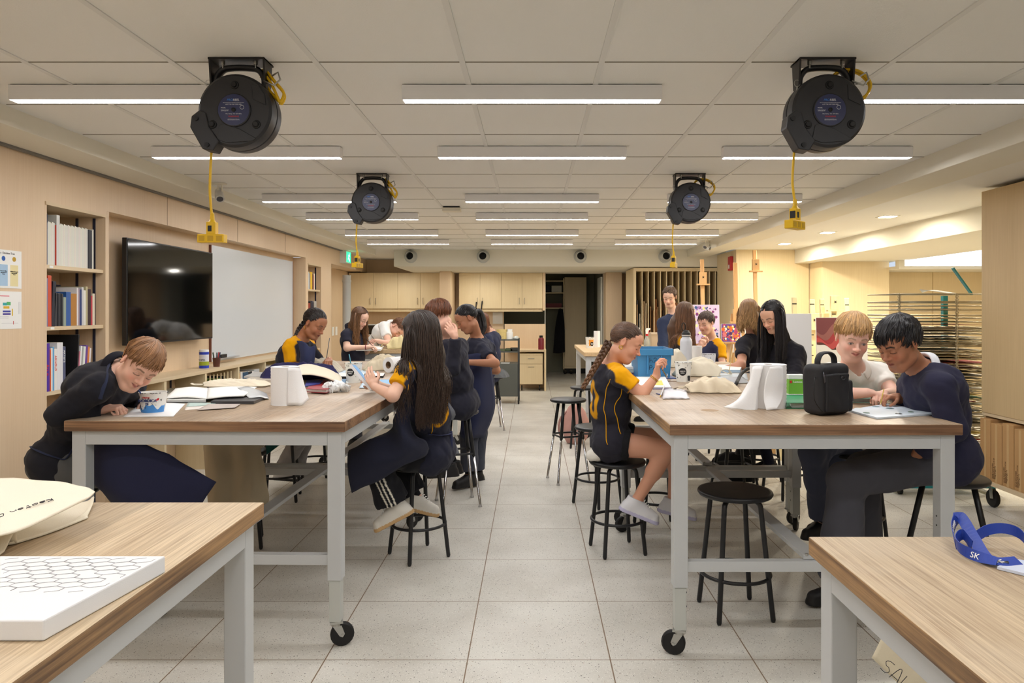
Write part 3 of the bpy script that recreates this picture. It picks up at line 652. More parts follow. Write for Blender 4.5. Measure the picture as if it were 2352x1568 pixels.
def jersey(number=True, yokes='RL', side=None):
    def f(v, cc, D):
        yel = np.array(c(*GOLD)[:3]); up, fwd, r, nb, ch = D['up'], D['fwd'], D['r'], D['nb'], D['ch']
        for a in yokes:
            if 'e'+a not in D['J']: continue
            s_, e = D['s'+a], D['J']['e'+a]; n0 = nb-up*.0; end = lerp(s_, e, .66)
            ax = unit(end-s_); out = unit((s_-ch)-ax*((s_-ch)@ax)); q = v-s_; t = q@ax; fw = unit(fwd-ax*(fwd@ax))
            n2 = unit(s_-nb); qt = (v-nb)@n2; soft = lambda d: np.clip(d/.006+.5, 0, 1); tn = unit(up-n2*(up@n2)); o2 = unit(tn+out)
            m2 = soft(t+.01)*soft(.046-np.abs(q@fw))*soft(q@out+.008)*(t < .4)*(np.linalg.norm(q-t[:, None]*ax, axis=1) < .09)
            m1 = soft(qt-.030)*soft(np.linalg.norm(s_-nb)+.01-qt)*soft(.046-np.abs((v-nb)@fwd-(s_-nb)@fwd*np.clip(qt/np.linalg.norm(s_-nb), 0, 1)))*soft((v-nb)@tn-.004)
            m3 = soft(.085-np.linalg.norm(q, axis=1))*soft(.046-np.abs(q@fwd))*soft(q@o2-.012)
            m2 = np.maximum(m2, m3)
            m = np.clip(m1+m2, 0, 1)[:, None]; cc[:] = cc*(1-m)+yel*m
        if number:
            p = v-lerp(D['pv'], nb, .56); x = p@r; y = p@up; back = (p@fwd) < .0
            xs = (x-.0)/.062; ys = y/.118; e = np.sqrt(xs**2+np.abs(ys)**2.6); e2 = np.sqrt((x/.026)**2+np.abs(y/.078)**2.6); m = (back*np.clip((1-e)*10+.5, 0, 1)*np.clip((e2-1)*5+.5, 0, 1))[:, None]; cc[:] = cc*(1-m)+yel*m
        return cc
    return f
def piping(T, base, v, pts, name='piping', col=GOLD, r=.0028, out=.001, cen=None):
    p = near_path(v, pts, out, cen=cen); mb = MB().tube(p, r, 6, col=c(*col)); return mb.build(name, CLOTH, T, True, base=base, attr=True)
def pencil(p0, p1, label, col=(40, 60, 110), r=.0032, tip=(230, 200, 150), kind='paintbrush', cat='paintbrush'):
    p0, p1 = np.array(p0), np.array(p1); d = p1-p0
    t = thing(kind, label, cat, p0); MB().cyl(p0+d*.12, p1, r, r*.9, 8).build('handle', M('pc%d%d%d' % col, col, .35), t, True, base=p0)
    MB().tube([p0, p0+d*.05, p0+d*.12], [r*.15, r*.8, r], 8).build('bristles' if kind == 'paintbrush' else 'tip', M('pt%d%d%d' % tip, tip, .6), t, True, base=p0); return t
def strap(T, base, pts, w=.02, th=.003, col=(44, 50, 72), name='apron_strap', up=(0, 0, 1)):
    mb = MB(); mb.tube(catmull(np.array(pts, float), 6), w/2, 8, col=c(*col), flat=th/w*2, up=up); return mb.build(name, CLOTH, T, True, base=base, attr=True)
# ------------------------------------------------------------------ the room
PW = wood('maple_panel', (228, 204, 172), (215, 187, 151), 2, 110, .45, .8, broad=2.2)
PW2 = wood('pale_maple', (232, 214, 176), (218, 196, 154), 2, 120, .5, .8, broad=3)
PWH = wood('maple_across', (226, 206, 172), (208, 184, 146), 1, 120, .5, .8, broad=3)
SEAM = M('seam', (120, 98, 70), .8)
WHITE = M('white_plaster', (226, 222, 208), .85)
DARK = M('dark_slot', (30, 30, 30), .7)
def floor_mat():
    m, N, L, B = new_mat('terrazzo_tiles'); tc = N.new('ShaderNodeTexCoord'); sp = N.new('ShaderNodeSeparateXYZ'); L.new(tc.outputs['Object'], sp.inputs[0])
    def math_(op, a, b=None):
        n = N.new('ShaderNodeMath'); n.operation = op
        for i, x in enumerate((a, b)):
            if x is None: continue
            if isinstance(x, (int, float)): n.inputs[i].default_value = x
            else: L.new(x, n.inputs[i])
        return n.outputs[0]
    T = .609
    def line(out, off, w):
        a = math_('ADD', out, off); a = math_('DIVIDE', a, T); a = math_('FRACT', a); a = math_('SUBTRACT', a, .5); a = math_('ABSOLUTE', a); return math_('GREATER_THAN', a, .5-w/2/T)
    g = math_('MAXIMUM', line(sp.outputs[0], .275+T*20, .0055), line(sp.outputs[1], -3.036+T*20, .0045))
    n = N.new('ShaderNodeTexNoise'); n.inputs['Scale'].default_value = 2.2; n.inputs['Detail'].default_value = 5; L.new(tc.outputs['Object'], n.inputs['Vector'])
    r = N.new('ShaderNodeValToRGB'); r.color_ramp.elements[0].color = c(196, 192, 182); r.color_ramp.elements[1].color = c(214, 211, 202); r.color_ramp.elements[0].position = .35; r.color_ramp.elements[1].position = .65; L.new(n.outputs['Fac'], r.inputs[0])
    col = r.outputs[0]
    for sc, th, dens, cc in ((140, .26, .22, (84, 78, 72)), (75, .20, .13, (52, 48, 46)), (200, .3, .3, (240, 238, 230)), (55, .15, .1, (150, 116, 92))):
        v = N.new('ShaderNodeTexVoronoi'); v.inputs['Scale'].default_value = sc; L.new(tc.outputs['Object'], v.inputs['Vector'])
        s1 = N.new('ShaderNodeSeparateColor'); L.new(v.outputs['Color'], s1.inputs[0])
        k = math_('MULTIPLY', math_('LESS_THAN', v.outputs['Distance'], th), math_('LESS_THAN', s1.outputs[0], dens))
        mx = N.new('ShaderNodeMix'); mx.data_type = 'RGBA'; L.new(math_('MULTIPLY', k, .8), mx.inputs['Factor']); L.new(col, mx.inputs['A']); mx.inputs['B'].default_value = c(*cc); col = mx.outputs['Result']
    mx = N.new('ShaderNodeMix'); mx.data_type = 'RGBA'; L.new(g, mx.inputs['Factor']); L.new(col, mx.inputs['A']); mx.inputs['B'].default_value = c(128, 108, 86)
    L.new(mx.outputs['Result'], B.inputs['Base Color']); B.inputs['Roughness'].default_value = .42; B.inputs['Specular IOR Level'].default_value = .35
    return m
struct('floor', MB().box(-3.9, 7.6, -3.2, 18, -.1, 0), floor_mat())
CT = M('ceiling_tile', (231, 231, 227), .95, bump=.25, bscale=160)
struct('ceiling', MB().box(-3.9, 2.68, -3.2, 18, 2.526, 2.62).box(2.66, 7.6, -3.2, 10.98, 2.43, 2.62).box(2.66, 7.6, 10.98, 18, 2.526, 2.62), CT)
# grid of the suspended ceiling: wide bars along the room, thin joints across
mb = MB()
for X in (-2.11, -1.50, -.90, -.29, .29, .90, 1.50, 2.11): mb.box(X-.012, X+.012, -3.2, 12.08, 2.5215, 2.5262)
struct('trim_1', mb, M('grid_white', (220, 220, 216), .6))
mb = MB(); y = 2.965-.609*9
while y < 12.0: mb.box(-2.64, 2.64, y-.0035, y+.0035, 2.5235, 2.5262); y += .609
struct('trim_2', mb, M('grid_joint', (150, 145, 132), .8))
# soffits along both sides of the tiled field
struct('trim_3', MB().box(-3.06, -2.66, -3.2, 12.1, 2.43, 2.53), WHITE, bev=.004)
struct('trim_4', MB().box(2.64, 2.98, -3.2, 12.1, 2.40, 2.53), WHITE, bev=.004)
struct('trim_5', MB().box(-2.992, -2.955, -3.2, 11.4, 2.418, 2.431), M('slot_grey', (120, 118, 114), .6))
struct('trim_6', MB().box(2.98, 3.02, -3.2, 10.96, 2.415, 2.431), M('slot_pale', (190, 184, 166), .6))
# left wall with its book niches, recessed middle and recess at the back
def holed_wall(x0, x1, holes, y0, y1, z0, z1, mb):
    ys = sorted({y0, y1, *[h[0] for h in holes], *[h[1] for h in holes]})
    for a, b in zip(ys, ys[1:]):
        hs = [h for h in holes if h[0] <= a+1e-6 and h[1] >= b-1e-6]
        if not hs: mb.box(x0, x1, a, b, z0, z1)
        else:
            h = hs[0]
            if h[2] > z0: mb.box(x0, x1, a, b, z0, h[2])
            if h[3] < z1: mb.box(x0, x1, a, b, h[3], z1)
N1 = (4.38, 5.02, .10, 2.165); N2 = (9.52, 10.12, .10, 2.13)
mb = MB(); holed_wall(-3.06, -3.0, [N1, (5.02, 9.45, 0, 2.19), (N2[0], N2[1], N2[2], N2[3]), (10.63, 12.1, 0, 2.19)], -3.2, 12.1, 0, 2.53, mb)
mb.box(-3.23, -3.17, 5.03, 9.44, 0, 2.25); mb.box(-3.30, -3.0, 5.022, 5.045, 0, 2.189); mb.box(-3.30, -3.0, 9.425, 9.4495, 0, 2.189); mb.box(-3.17, -3.0605, 5.05, 9.42, 2.195, 2.24)
mb.box(-3.72, -3.66, 10.7, 14.6, 0, 2.26); mb.box(-3.66, -3.0605, 10.60, 10.629, 0, 2.189); mb.box(-3.66, -3.0605, 10.63, 12.09, 2.2, 2.24); mb.box(-3.72, -3.37, 12.11, 14.6, 2.265, 2.53)
struct('wall_left', mb, PW)
mb = MB()
for y in (5.85, 7.25, 8.65, 3.2): mb.box(-3.0005, -2.9985, y-.0015, y+.0015, 2.19 if y > 5 else 0, 2.42)
for y in (12.9,): mb.box(-3.661, -3.658, y-.002, y+.002, 0, 2.26)
struct('trim_7', mb, SEAM)
# back wall of the room, bulkhead, the store behind, the alcove walls
GREEN = M('store_wall', (120, 120, 104), .9)
mb = MB().box(-3.7, -.577, 14.5, 14.6, 0, 2.53).box(-.577, .27, 14.5, 14.6, 1.5, 2.53).box(.27, 1.45, 14.5, 14.6, 2.32, 2.53).box(1.45, 3.4, 14.5, 14.6, 0, 2.53)
struct('wall_back', mb, PW)
struct('wall_store', MB().box(-.9, .0, 17.2, 17.3, 0, 2.6).box(0, 2.4, 17.2, 17.3, 0, 2.6).box(-.95, -.9, 14.6, 17.3, 0, 2.6).box(1.50, 1.56, 14.6, 17.3, 0, 2.6), GREEN)
struct('wall_front', MB().box(-3.9, 7.6, -3.3, -3.2, 0, 2.6), M('front_wall', (206, 200, 186), .9))
mb = MB().box(-2.35, 3.3, 12.1, 12.5, 2.24, 2.53).box(-2.35, 3.3, 12.5, 14.5, 2.24, 2.29)
struct('trim_8', mb, WHITE, bev=.003)
struct('wall_pier', MB().box(-1.76, -1.55, 13.55, 14.5, 0, 2.245), PW)
mb = MB().box(1.45, 1.755, 13.9, 14.5, 0, 2.24); struct('wall_back_right', mb, PW)
mb = MB().box(3.15, 3.2, 10.971, 12.099, 0, 2.43).box(3.34, 3.4, 12.52, 14.5, 0, 2.53).box(3.201, 4.27, 10.97, 11.03, 0, 2.44).box(4.28, 4.33, 10.545, 11.0, 0, 2.214).box(4.281, 5.26, 10.48, 10.544, 0, 2.214).box(5.2, 5.259, 10.545, 11.09, 0, 2.084).box(5.2605, 7.5, 11.0, 11.1, 0, 2.084)
struct('wall_alcove', mb, PW2)
struct('trim_9', MB().box(6.19, 6.20, 10.996, 11.002, 0, 2.08), M('seam_pale', (186, 160, 116), .8))
struct('wall_right', MB().box(7.5, 7.6, -3.2, 11.1, 0, 2.5), PW2)
# dropped ceiling of the alcove
struct('trim_10', MB().box(4.05, 5.4, -1.0, 10.97, 2.215, 2.44), WHITE, bev=.004)
struct('trim_11', MB().box(5.26, 7.5, 10.2, 11.09, 2.085, 2.13).box(5.26, 5.345, 10.2, 10.3, 2.13, 2.2145), WHITE)
o = struct('glowing_bulkhead_1', MB().box(5.345, 7.5, 10.22, 10.24, 2.13, 2.43), M('bulkhead_glow', (232, 240, 255), .5, emit=2.2))  # alcove bulkhead face; the light washing it is put in as emission
# the doorway's frame and its open white leaf
mb = MB().box(1.445, 1.475, 14.44, 14.52, 0, 2.32).box(.255, .275, 14.46, 14.52, 0, 2.32).box(.255, 1.475, 14.44, 14.52, 2.30, 2.32)
struct('door_frame_1', mb, M('frame_grey', (206, 206, 196), .5)); bpy.data.objects['door_frame_1'].name = 'trim_12'
d = struct('door_1', MB().box(1.405, 1.44, 14.55, 15.3, .01, 2.18), M('door_paint', (210, 212, 204), .5), bev=.003)
MB().tube([(1.40, 14.66, 1.0), (1.36, 14.66, 1.0), (1.355, 14.78, 1.0)], .009, 8).build('door_handle', M('steel', (160, 160, 158), .3, 1), d, True)
# ------------------------------------------------------------------ ceiling strips
HOUS = M('lamp_housing', (238, 238, 240), .45); EM = M('lamp_diffuser', (250, 249, 250), .5, emit=LAMP)
def strip_lamp(X0, Y, label):
    t = thing('ceiling_lamp', label, 'ceiling lamp', (X0+.595, Y, 2.45), group='linear ceiling lamps in rows')
    MB().box(-.595, .595, 0, .062, .004, .072).build('housing', HOUS, t, bev=.002)
    MB().box(-.588, .588, .004, .058, .0030, .0039).build('diffuser', EM, t)
    mb = MB()
    for x in (-.30, .28): mb.box(x-.012, x+.012, .01, .05, .072, .0765)
    mb.build('mount', DARK, t); return t
rows = [(3.25, 'nearest row'), (4.47, 'second row'), (6.30, 'third row'), (7.52, 'fourth row'), (9.10, 'fifth row'), (10.32, 'farthest row')]
lamp0 = None
for Y, rn in rows:
    for X0, side in ((-2.395, 'left'), (-.595, 'middle'), (1.205, 'right')):
        lb = 'white linear ceiling lamp in the %s, %s of its three' % (rn, side)
        if lamp0 is None: lamp0 = strip_lamp(X0, Y, lb)
        else: dup(lamp0, (X0+.595, Y, 2.45), label=lb)
for Y in (1.42, .2, -1.6):
    for X0, side in ((-2.395, 'left'), (-.595, 'middle'), (1.205, 'right')):
        dup(lamp0, (X0+.595, Y, 2.45), label='white linear ceiling lamp of the rows overhead near the front tables')
dl = None
for i, (X, Y) in enumerate(((3.55, 7.1), (3.55, 8.55), (3.55, 10.0))):
    lb = 'square recessed downlight over the right alcove, %s' % ('nearest', 'middle of three', 'farthest')[i]
    if dl is None:
        dl = thing('downlight', lb, 'downlight', (X, Y, 2.43), group='square downlights over the alcove')
        MB().box(-.085, .085, -.085, .085, -.004, .004).build('trim_ring', WHITE, dl); MB().box(-.062, .062, -.062, .062, -.009, -.004).build('lens', M('down_lens', (255, 240, 210), .5, emit=14), dl)
    else: dup(dl, (X, Y, 2.43), label=lb)
# ------------------------------------------------------------------ work tables
TT_DK = wood('stained_top', (192, 168, 138), (124, 98, 74), 1, 150, .42, 1.25, broad=4, dark=(216, 206, 192), blotch=.7, stripes=9)
TT_NR = wood('worn_top', (212, 190, 156), (136, 108, 78), 1, 170, .5, 1.3, broad=6, dark=(204, 188, 164), blotch=.6, stripes=6)
EDGE = wood('stained_edge', (160, 122, 90), (78, 56, 42), 0, 110, .42, 1.5, broad=14, dark=(104, 62, 38), blotch=.75)
EDGE_Y = wood('raw_edge', (178, 140, 96), (86, 60, 40), 1, 110, .5, 1.5, broad=14, dark=(84, 66, 52), blotch=.8)
TT_LT = wood('light_top', (226, 198, 154), (190, 152, 104), 1, 80, .45, .8, broad=4, stripes=11)
STEEL = M('table_paint', (190, 192, 192), .42, vary=.05, vscale=3); STEEL2 = M('table_paint_inner', (186, 188, 182), .45)
BLACK = M('black_plastic', (24, 24, 25), .45); RUB = M('rubber', (18, 18, 19), .6); ZINC = M('zinc', (176, 176, 172), .32, .9)
def caster(name, t, x, y, rz=0, r=.052, h=.115):
    R = rotz(rz); o = np.array([x, y, 0])
    w = MB(); prof = [(.012, -.014), (r-.006, -.014), (r, -.008), (r, .008), (r-.006, .014), (.012, .014)]
    RR = R@rotx(math.pi/2); w.lathe(prof, o+R@np.array([.026, 0, r]), 20, R=RR); w.build('wheel', RUB, t, True, auto=40)
    f = MB().box(-.028, .028, -.024, .024, h-.010, h, R=R, o=o).lathe([(.001, h-.006), (.020, h-.008), (.022, h-.022), (.001, h-.024)], o, 14)
    for s_ in (-1, 1):
        f.prism([(-.016, h-.020), (.022, h-.020), (.036, r+.004), (.026, r-.010), (.014, r-.004)], .0025*s_, o+R@np.array([0, .018*s_, 0]), R@np.array([1., 0, 0]), (0, 0, 1))
    f.cyl(o+R@np.array([.026, -.022, r]), o+R@np.array([.026, .022, r]), .006, n=8)
    f.build('fork', ZINC, t)
def work_table(x0, x1, y0, y1, H, label, top, edge_f, edge_s, rot=0, th=.047, legs='1111', name='work_table'):
    cx, cy = (x0+x1)/2, (y0+y1)/2; t = thing(name, label, 'table', (cx, cy, 0), rot); a, b = (x1-x0)/2, (y1-y0)/2
    me = MB().box(-a, a, -b, b, H-th, H); o = me.build('tabletop', [top, edge_f, edge_s], t, bev=.004)
    for p in o.data.polygons:
        n = p.normal; p.material_index = 1 if abs(n.y) > .8 else (2 if abs(n.x) > .8 else 0)
    L = .062; ins = .022
    for i, (sx, sy) in enumerate(((-1, -1), (1, -1), (-1, 1), (1, 1))):
        if legs[i] == '0': continue
        X, Y = sx*(a-ins-L/2), sy*(b-ins-L/2)
        MB().box(X-L/2, X+L/2, Y-L/2, Y+L/2, .30, H-th).build('leg', STEEL, t, bev=.003)
        q = MB().box(X-L/2+.006, X+L/2-.006, Y-L/2+.006, Y+L/2-.006, .115, .302); l2 = q.build('leg_extension', STEEL2, t, bev=.002)
        m = MB()
        for z in (.36, .39, .27, .21, .56, .60): m.cyl((X-sx*0-L/2-.001 if sx > 0 else X+L/2+.001, Y, z), (X-L/2 if sx > 0 else X+L/2, Y, z), .004, n=8)
        m.build('bolt_hole', DARK, l2)
        caster('caster', t, X, Y, (0 if sx > 0 else math.pi*.9)+i*.35)
    mb = MB()
    for s in (-1, 1):
        mb.box(-a+ins+L, a-ins-L, s*(b-ins)-(.0 if s < 0 else .03), s*(b-ins)+(.03 if s < 0 else 0), H-th-.062, H-th)
        mb.box(s*(a-ins)-(.0 if s < 0 else .03), s*(a-ins)+(.03 if s < 0 else 0), -b+ins+L, b-ins-L, H-th-.062, H-th)
    mb.build('apron_rail', STEEL, t, bev=.002)
    for s in (-1, 1): MB().box(-a+ins+L, a-ins-L, s*(b-ins-L/2)-.02, s*(b-ins-L/2)+.02, .365, .41).build('stretcher', STEEL, t, bev=.002)
    MB().box(-.035, .035, -b+ins+L/2, b-ins-L/2, .412, .432).build('centre_stretcher', STEEL, t, bev=.002)
    m = MB()
    for s in (-1, 1):
        for x in (-.022, .022): m.cyl((x, s*(b-ins-L/2), .43), (x, s*(b-ins-L/2), .438), .007, n=8)
    m.build('bolt', ZINC, t); return t
HT = 1.005
work_table(-2.045, -.800, 3.12, 4.93, HT, 'large work table at left, dark stained butcher block edge, on casters', TT_DK, EDGE, EDGE, rot=-.02)
work_table(.582, 1.835, 3.03, 4.86, HT, 'large work table at right, reddish stained butcher block edge, on casters', TT_DK, EDGE, EDGE_Y, rot=.004)
work_table(-2.02, -.78, 4.97, 6.85, HT, 'second work table of the left row, at the girl with dark braid', TT_DK, EDGE, EDGE, rot=-.01)
work_table(.595, 1.85, 4.90, 6.75, HT, 'second work table of the right row, blue bin and bottle near its front', TT_DK, EDGE, EDGE)
work_table(-2.0, -.80, 7.86, 9.6, 1.062, 'far work table of the left row, pale butcher block top under a white sketchbook', TT_LT, TT_LT, TT_LT)
work_table(.605, 1.85, 8.25, 10.15, HT, 'far work table of the right row with pale maple top', TT_LT, TT_LT, TT_LT)
work_table(-2.1, -.79, .35, 2.10, .925, 'nearest work table at bottom left with worn brown top', TT_NR, EDGE_Y, EDGE_Y, th=.045)
work_table(.685, 2.1, .30, 1.765, .93, 'nearest work table at bottom right with pale worn top', TT_NR, EDGE_Y, EDGE_Y, th=.045)
# ------------------------------------------------------------------ stools
SB = M('stool_black', (30, 30, 32), .38, spec=.5); CHR = M('chrome', (200, 200, 202), .15, 1)
def stool_a(label, x, y, h=.60, rz=0, d=.355):
    t = thing('stool', label, 'stool', (x, y, 0), rz); r = d/2
    MB().lathe([(.001, h-.030), (r-.03, h-.030), (r-.008, h-.024), (r, h-.012), (r-.004, h-.002), (r-.02, h), (.001, h-.004)], n=40).build('seat', SB, t, True)
    for k in range(4):
        a = math.pi/4+k*math.pi/2; ca, sa = math.cos(a), math.sin(a); ri, ro = r*.62, r*1.04
        p = [(ca*ri*.45, sa*ri*.45, h-.036), (ca*ri*.85, sa*ri*.85, h-.037), (ca*(ri+.012), sa*(ri+.012), h-.055), (ca*(ri+.02), sa*(ri+.02), h-.10)]
        p = list(catmull(np.array(p), 5))+[np.array((ca*ro, sa*ro, .012)), np.array((ca*ro, sa*ro, .001))]
        MB().tube(p, [.0125]*(len(p)-1)+[.009], 10).build('leg', SB, t, True)
    rr = r*.62+.02+(r*1.04-r*.62-.02)*(h-.10-.20)/(h-.10)
    MB().tube([(math.cos(a)*rr*1.0, math.sin(a)*rr*1.0, .20) for a in np.linspace(0, 2*math.pi, 41)[:-1]], .009, 8, closed=True).build('foot_ring', SB, t, True); return t
def stool_b(label, x, y, h=.72, rz=0, d=.32, chrome=True):
    t = thing('stool', label, 'stool', (x, y, 0), rz); r = d/2
    MB().lathe([(.001, h-.026), (r-.01, h-.026), (r, h-.018), (r, h-.006), (r-.008, h), (.001, h)], n=40).build('seat', SB, t, True)
    lo = .40 if chrome else .24
    for k in range(4):
        a = math.pi/4+k*math.pi/2; ca, sa = math.cos(a), math.sin(a); f = lambda z: r*.55+(r*1.28-r*.55)*(h-z)/h
        MB().cyl((ca*f(h-.02), sa*f(h-.02), h-.02), (ca*f(lo-.02), sa*f(lo-.02), lo-.02), .0145, n=10).build('leg', SB, t, True)
        MB().tube([(ca*f(lo+.03), sa*f(lo+.03), lo+.03), (ca*f(.02), sa*f(.02), .02), (ca*f(.015), sa*f(.015), .0), ], [.0105, .0105, .016], 10).build('leg_extension', CHR if chrome else SB, t, True)
    q = [(math.cos(math.pi/4+k*math.pi/2)*f(lo)*1.08, math.sin(math.pi/4+k*math.pi/2)*f(lo)*1.08) for k in range(4)]; p = []
    for k in range(4):
        a, b = np.array(q[k]), np.array(q[(k+1) % 4])
        for s in (.08, .3, .5, .7, .92): m = a+(b-a)*s; m = m*(1+.06*math.sin(math.pi*s)); p.append((m[0], m[1], lo))
    MB().tube(p, .0085, 8, closed=True).build('foot_ring', SB, t, True); return t
stool_a('empty black stool standing under the front of the right table', (1688-CX)/F*3.52, 3.52, .605, .12, .365)
stool_a('black stool under the girl with the long brown braid', (1418-CX)/F*4.42, 4.42, .565, .25)
stool_a('black stool under the girl with very long dark hair', (962-CX)/F*4.33, 4.33, .565, .65)
stool_b('empty black stool with chrome extended legs in the centre aisle', (1305-CX)/F*6.25, 6.25, .717, .3)
stool_b('chrome legged tall stool under the leaning boy behind the long haired girl', (1052-CX)/F*5.5, 5.5, .72, .3)
stool_b('chrome legged tall stool far behind the ponytail girl', (1128-CX)/F*8.95, 8.95, .66, .2)
stool_b('black adjustable stool under the boy in navy jumper at right', (2178-CX)/F*3.6, 3.6, .655, .2, .37, chrome=False)
stool_a('black stool under the blond boy in white polo', (1965-CX)/F*4.5, 4.5, .60, .5)
stool_a('black stool under the boy in black jumper at left', -2.36, 3.56, .60, .3)
stool_a('black stool under the girl with the dark braid', (645-CX)/F*5.62, 5.62, .60, .2)
stool_a('black stool just behind the braided girl, half hidden by the aisle stool', (1372-CX)/F*5.5, 5.5, .60, .75)
stool_a('black stool at left edge of the second right table, under the blue bin side', (1505-CX)/F*4.98, 4.88, .60, .1)
stool_a('black stool seen through the right table frame under the black haired girl', (1806-CX)/F*5.72, 5.72, .60, .3)
stool_b('black stool seen through the right table frame, in its middle', (1687-CX)/F*5.75, 5.75, .62, .1, .33, chrome=False)
stool_a('black stool under the second left table, ring seen past the girl\'s grey trousers', (722-CX)/F*6.15, 6.15, .60, .5)
stool_a('black stool inside the left table frame behind the khaki bag', -1.86, 4.52, .60, .35)
stool_a('black stool by the far right table, partly hidden by the aisle stool', (1345-CX)/F*7.5, 7.6, .68, .3, .32)
stool_a('black stool under the blonde girl with her back turned', (1745-CX)/F*6.3, 6.3, .60, .2)
stool_a('black stool under the boy in gold shouldered jersey', 1.93, 7.58, .64, .3)
stool_a('black stool under the girl with hands raised together', 1.49, 7.18, .66, .1)
# ------------------------------------------------------------------ fixtures and furniture along the walls
def TP(px, py, H=HT): Y = (EYE-H)*F/(py-CY); return np.array([(px-CX)/F*Y, Y, H])
INK = M('ink', (34, 34, 38), .7); PAPER = M('paper', (240, 240, 236), .8); GREYP = M('grey_paper', (206, 208, 206), .6)
def book(label, x, y, z, w, h, d, col, lean=0, group=None, page=(232, 226, 210)):
    mb = MB(); R = rotx(lean) if lean else None
    mb.box(-d, 0, 0, w, 0, h, 0, R); mb.box(-d-.0005, -.004, .0016, w-.0016, .003, h+.0006, 1, R)
    o = mb.build('book', [M('bk%d_%d_%d' % col, col, .5, vary=.04), M('pg%d' % page[0], page, .8)]); o.location = (x, y, z)
    return tag(o, label, 'book', group)
def built_in(name, Y0, Y1, zs, ztop, label):
    t = thing(name, label, 'bookcase', (-3.0, Y0, 0)); b = (-3.0, Y0, 0)
    MB().box(-3.33, -3.315, Y0, Y1, .1, ztop).build('back_panel', PW, t, base=b)
    MB().box(-3.315, -3.0, Y0+.001, Y0+.018, .1, ztop-.02).build('side_panel', PW, t, base=b); MB().box(-3.315, -2.992, Y1-.03, Y1-.001, .1, ztop-.02).build('side_panel', PW, t, base=b)
    MB().box(-3.315, -2.992, Y0+.001, Y1-.001, ztop-.022, ztop-.001).build('top_panel', PWH, t, base=b)
    for z in zs: MB().box(-3.313, -3.006, Y0+.019, Y1-.031, z-.024, z).build('shelf', PWH, t, bev=.001, base=b)
    for x in (-3.19, -3.07): MB().box(x-.009, x+.009, Y1-.036, Y1-.030, .1, ztop-.03).build('shelf_standard', M('standard', (70, 72, 92), .4, .6), t, base=b)
    return t
built_in('bookcase', 4.38, 5.02, (.58, .985, 1.39, 1.775), 2.165, 'maple bookcase niche nearest on the left wall, packed with journals')
built_in('bookcase', 9.52, 10.12, (.55, .96, 1.37, 1.78), 2.13, 'narrow maple bookcase niche beyond the whiteboard')
for z, yy in ((1.763, 4.43), (1.378, 4.44)): tag(MB().box(-3.0055, -3.0045, yy, yy+.035, z-.006, z+.008).build('shelf_label', PAPER), 'small white label on a shelf edge of the near bookcase', 'label', 'shelf edge labels')
y = 4.402
X0 = -3.012
def row(items, z, y, x=X0):
    for it in items:
        w, h, col, lb = it[:4]; lean = it[4] if len(it) > 4 else 0; grp = it[5] if len(it) > 5 else None
        book(lb, x-.002*((int(w*1e4)) % 4), y, z, w, h, .20 if h < .28 else .24, col, lean, grp); y += w+.0008+(h*math.sin(-lean)*.0 if lean else 0)
    return y
WJ = 'thin white journal in the tight white row on the top shelf'
items = [(.020, .315, (44, 48, 82), 'dark blue volume at the left end of the top shelf')]
def wj(n): return [(.0102+.0012*((k*7) % 3), .262+.004*((k*5) % 3), (232-(k*7) % 9, 230-(k*5) % 9, 216), WJ, 0, 'white journals on the top shelf') for k in range(n)]
items += wj(6)+[(.010, .255, (188, 66, 44), 'thin orange red volume among the white journals'), (.030, .32, (214, 216, 212), 'taller pale grey box file among the white journals')]
items += wj(24)+[(.040, .262, (28, 30, 42), 'thick black volume near the right end of the top shelf')]+wj(2)
row(items, 1.776, y)
row([(.022, .30, (128, 140, 176), 'slate blue book at the left end of the middle shelf'), (.034, .318, (206, 84, 58), 'tall orange red book on the middle shelf'), (.030, .285, (30, 33, 48), 'dark navy leaning book beside the orange red one', -.05),
     (.016, .21, (52, 54, 62), 'black spined magazine in the dark run on the middle shelf', 0, 'dark magazines'), (.015, .212, (58, 58, 64), 'black spined magazine in the dark run on the middle shelf', 0, 'dark magazines'), (.016, .208, (46, 48, 56), 'black spined magazine in the dark run on the middle shelf', 0, 'dark magazines'), (.015, .21, (54, 54, 60), 'black spined magazine in the dark run on the middle shelf', 0, 'dark magazines'), (.016, .206, (48, 50, 56), 'black spined magazine in the dark run on the middle shelf', 0, 'dark magazines'),
     (.026, .185, (150, 164, 150), 'low sage green book on the middle shelf'), (.046, .22, (46, 92, 160), 'bright blue book on the middle shelf'), (.060, .21, (180, 124, 52), 'wide ochre brown book with branches on the middle shelf'),
     (.014, .25, (226, 222, 224), 'white thin book right of the ochre one'), (.014, .245, (168, 150, 160), 'mauve thin book on the middle shelf'), (.022, .24, (34, 58, 116), 'royal blue book on the middle shelf'), (.020, .255, (206, 206, 208), 'light grey book on the middle shelf'), (.022, .235, (230, 228, 220), 'cream white book right of the grey one'), (.02, .26, (186, 178, 140), 'olive beige book on the middle shelf'),
     (.034, .245, (52, 26, 34), 'dark maroon patterned book on the middle shelf'), (.016, .20, (196, 62, 72), 'red thin book near right end of the middle shelf'), (.026, .215, (222, 212, 190), 'cream book at right end of the middle shelf')], 1.391, 4.402)
book('large dark blue backed album standing behind the other books on the middle shelf', -3.22, 4.60, 1.391, .26, .275, .03, (52, 44, 66))
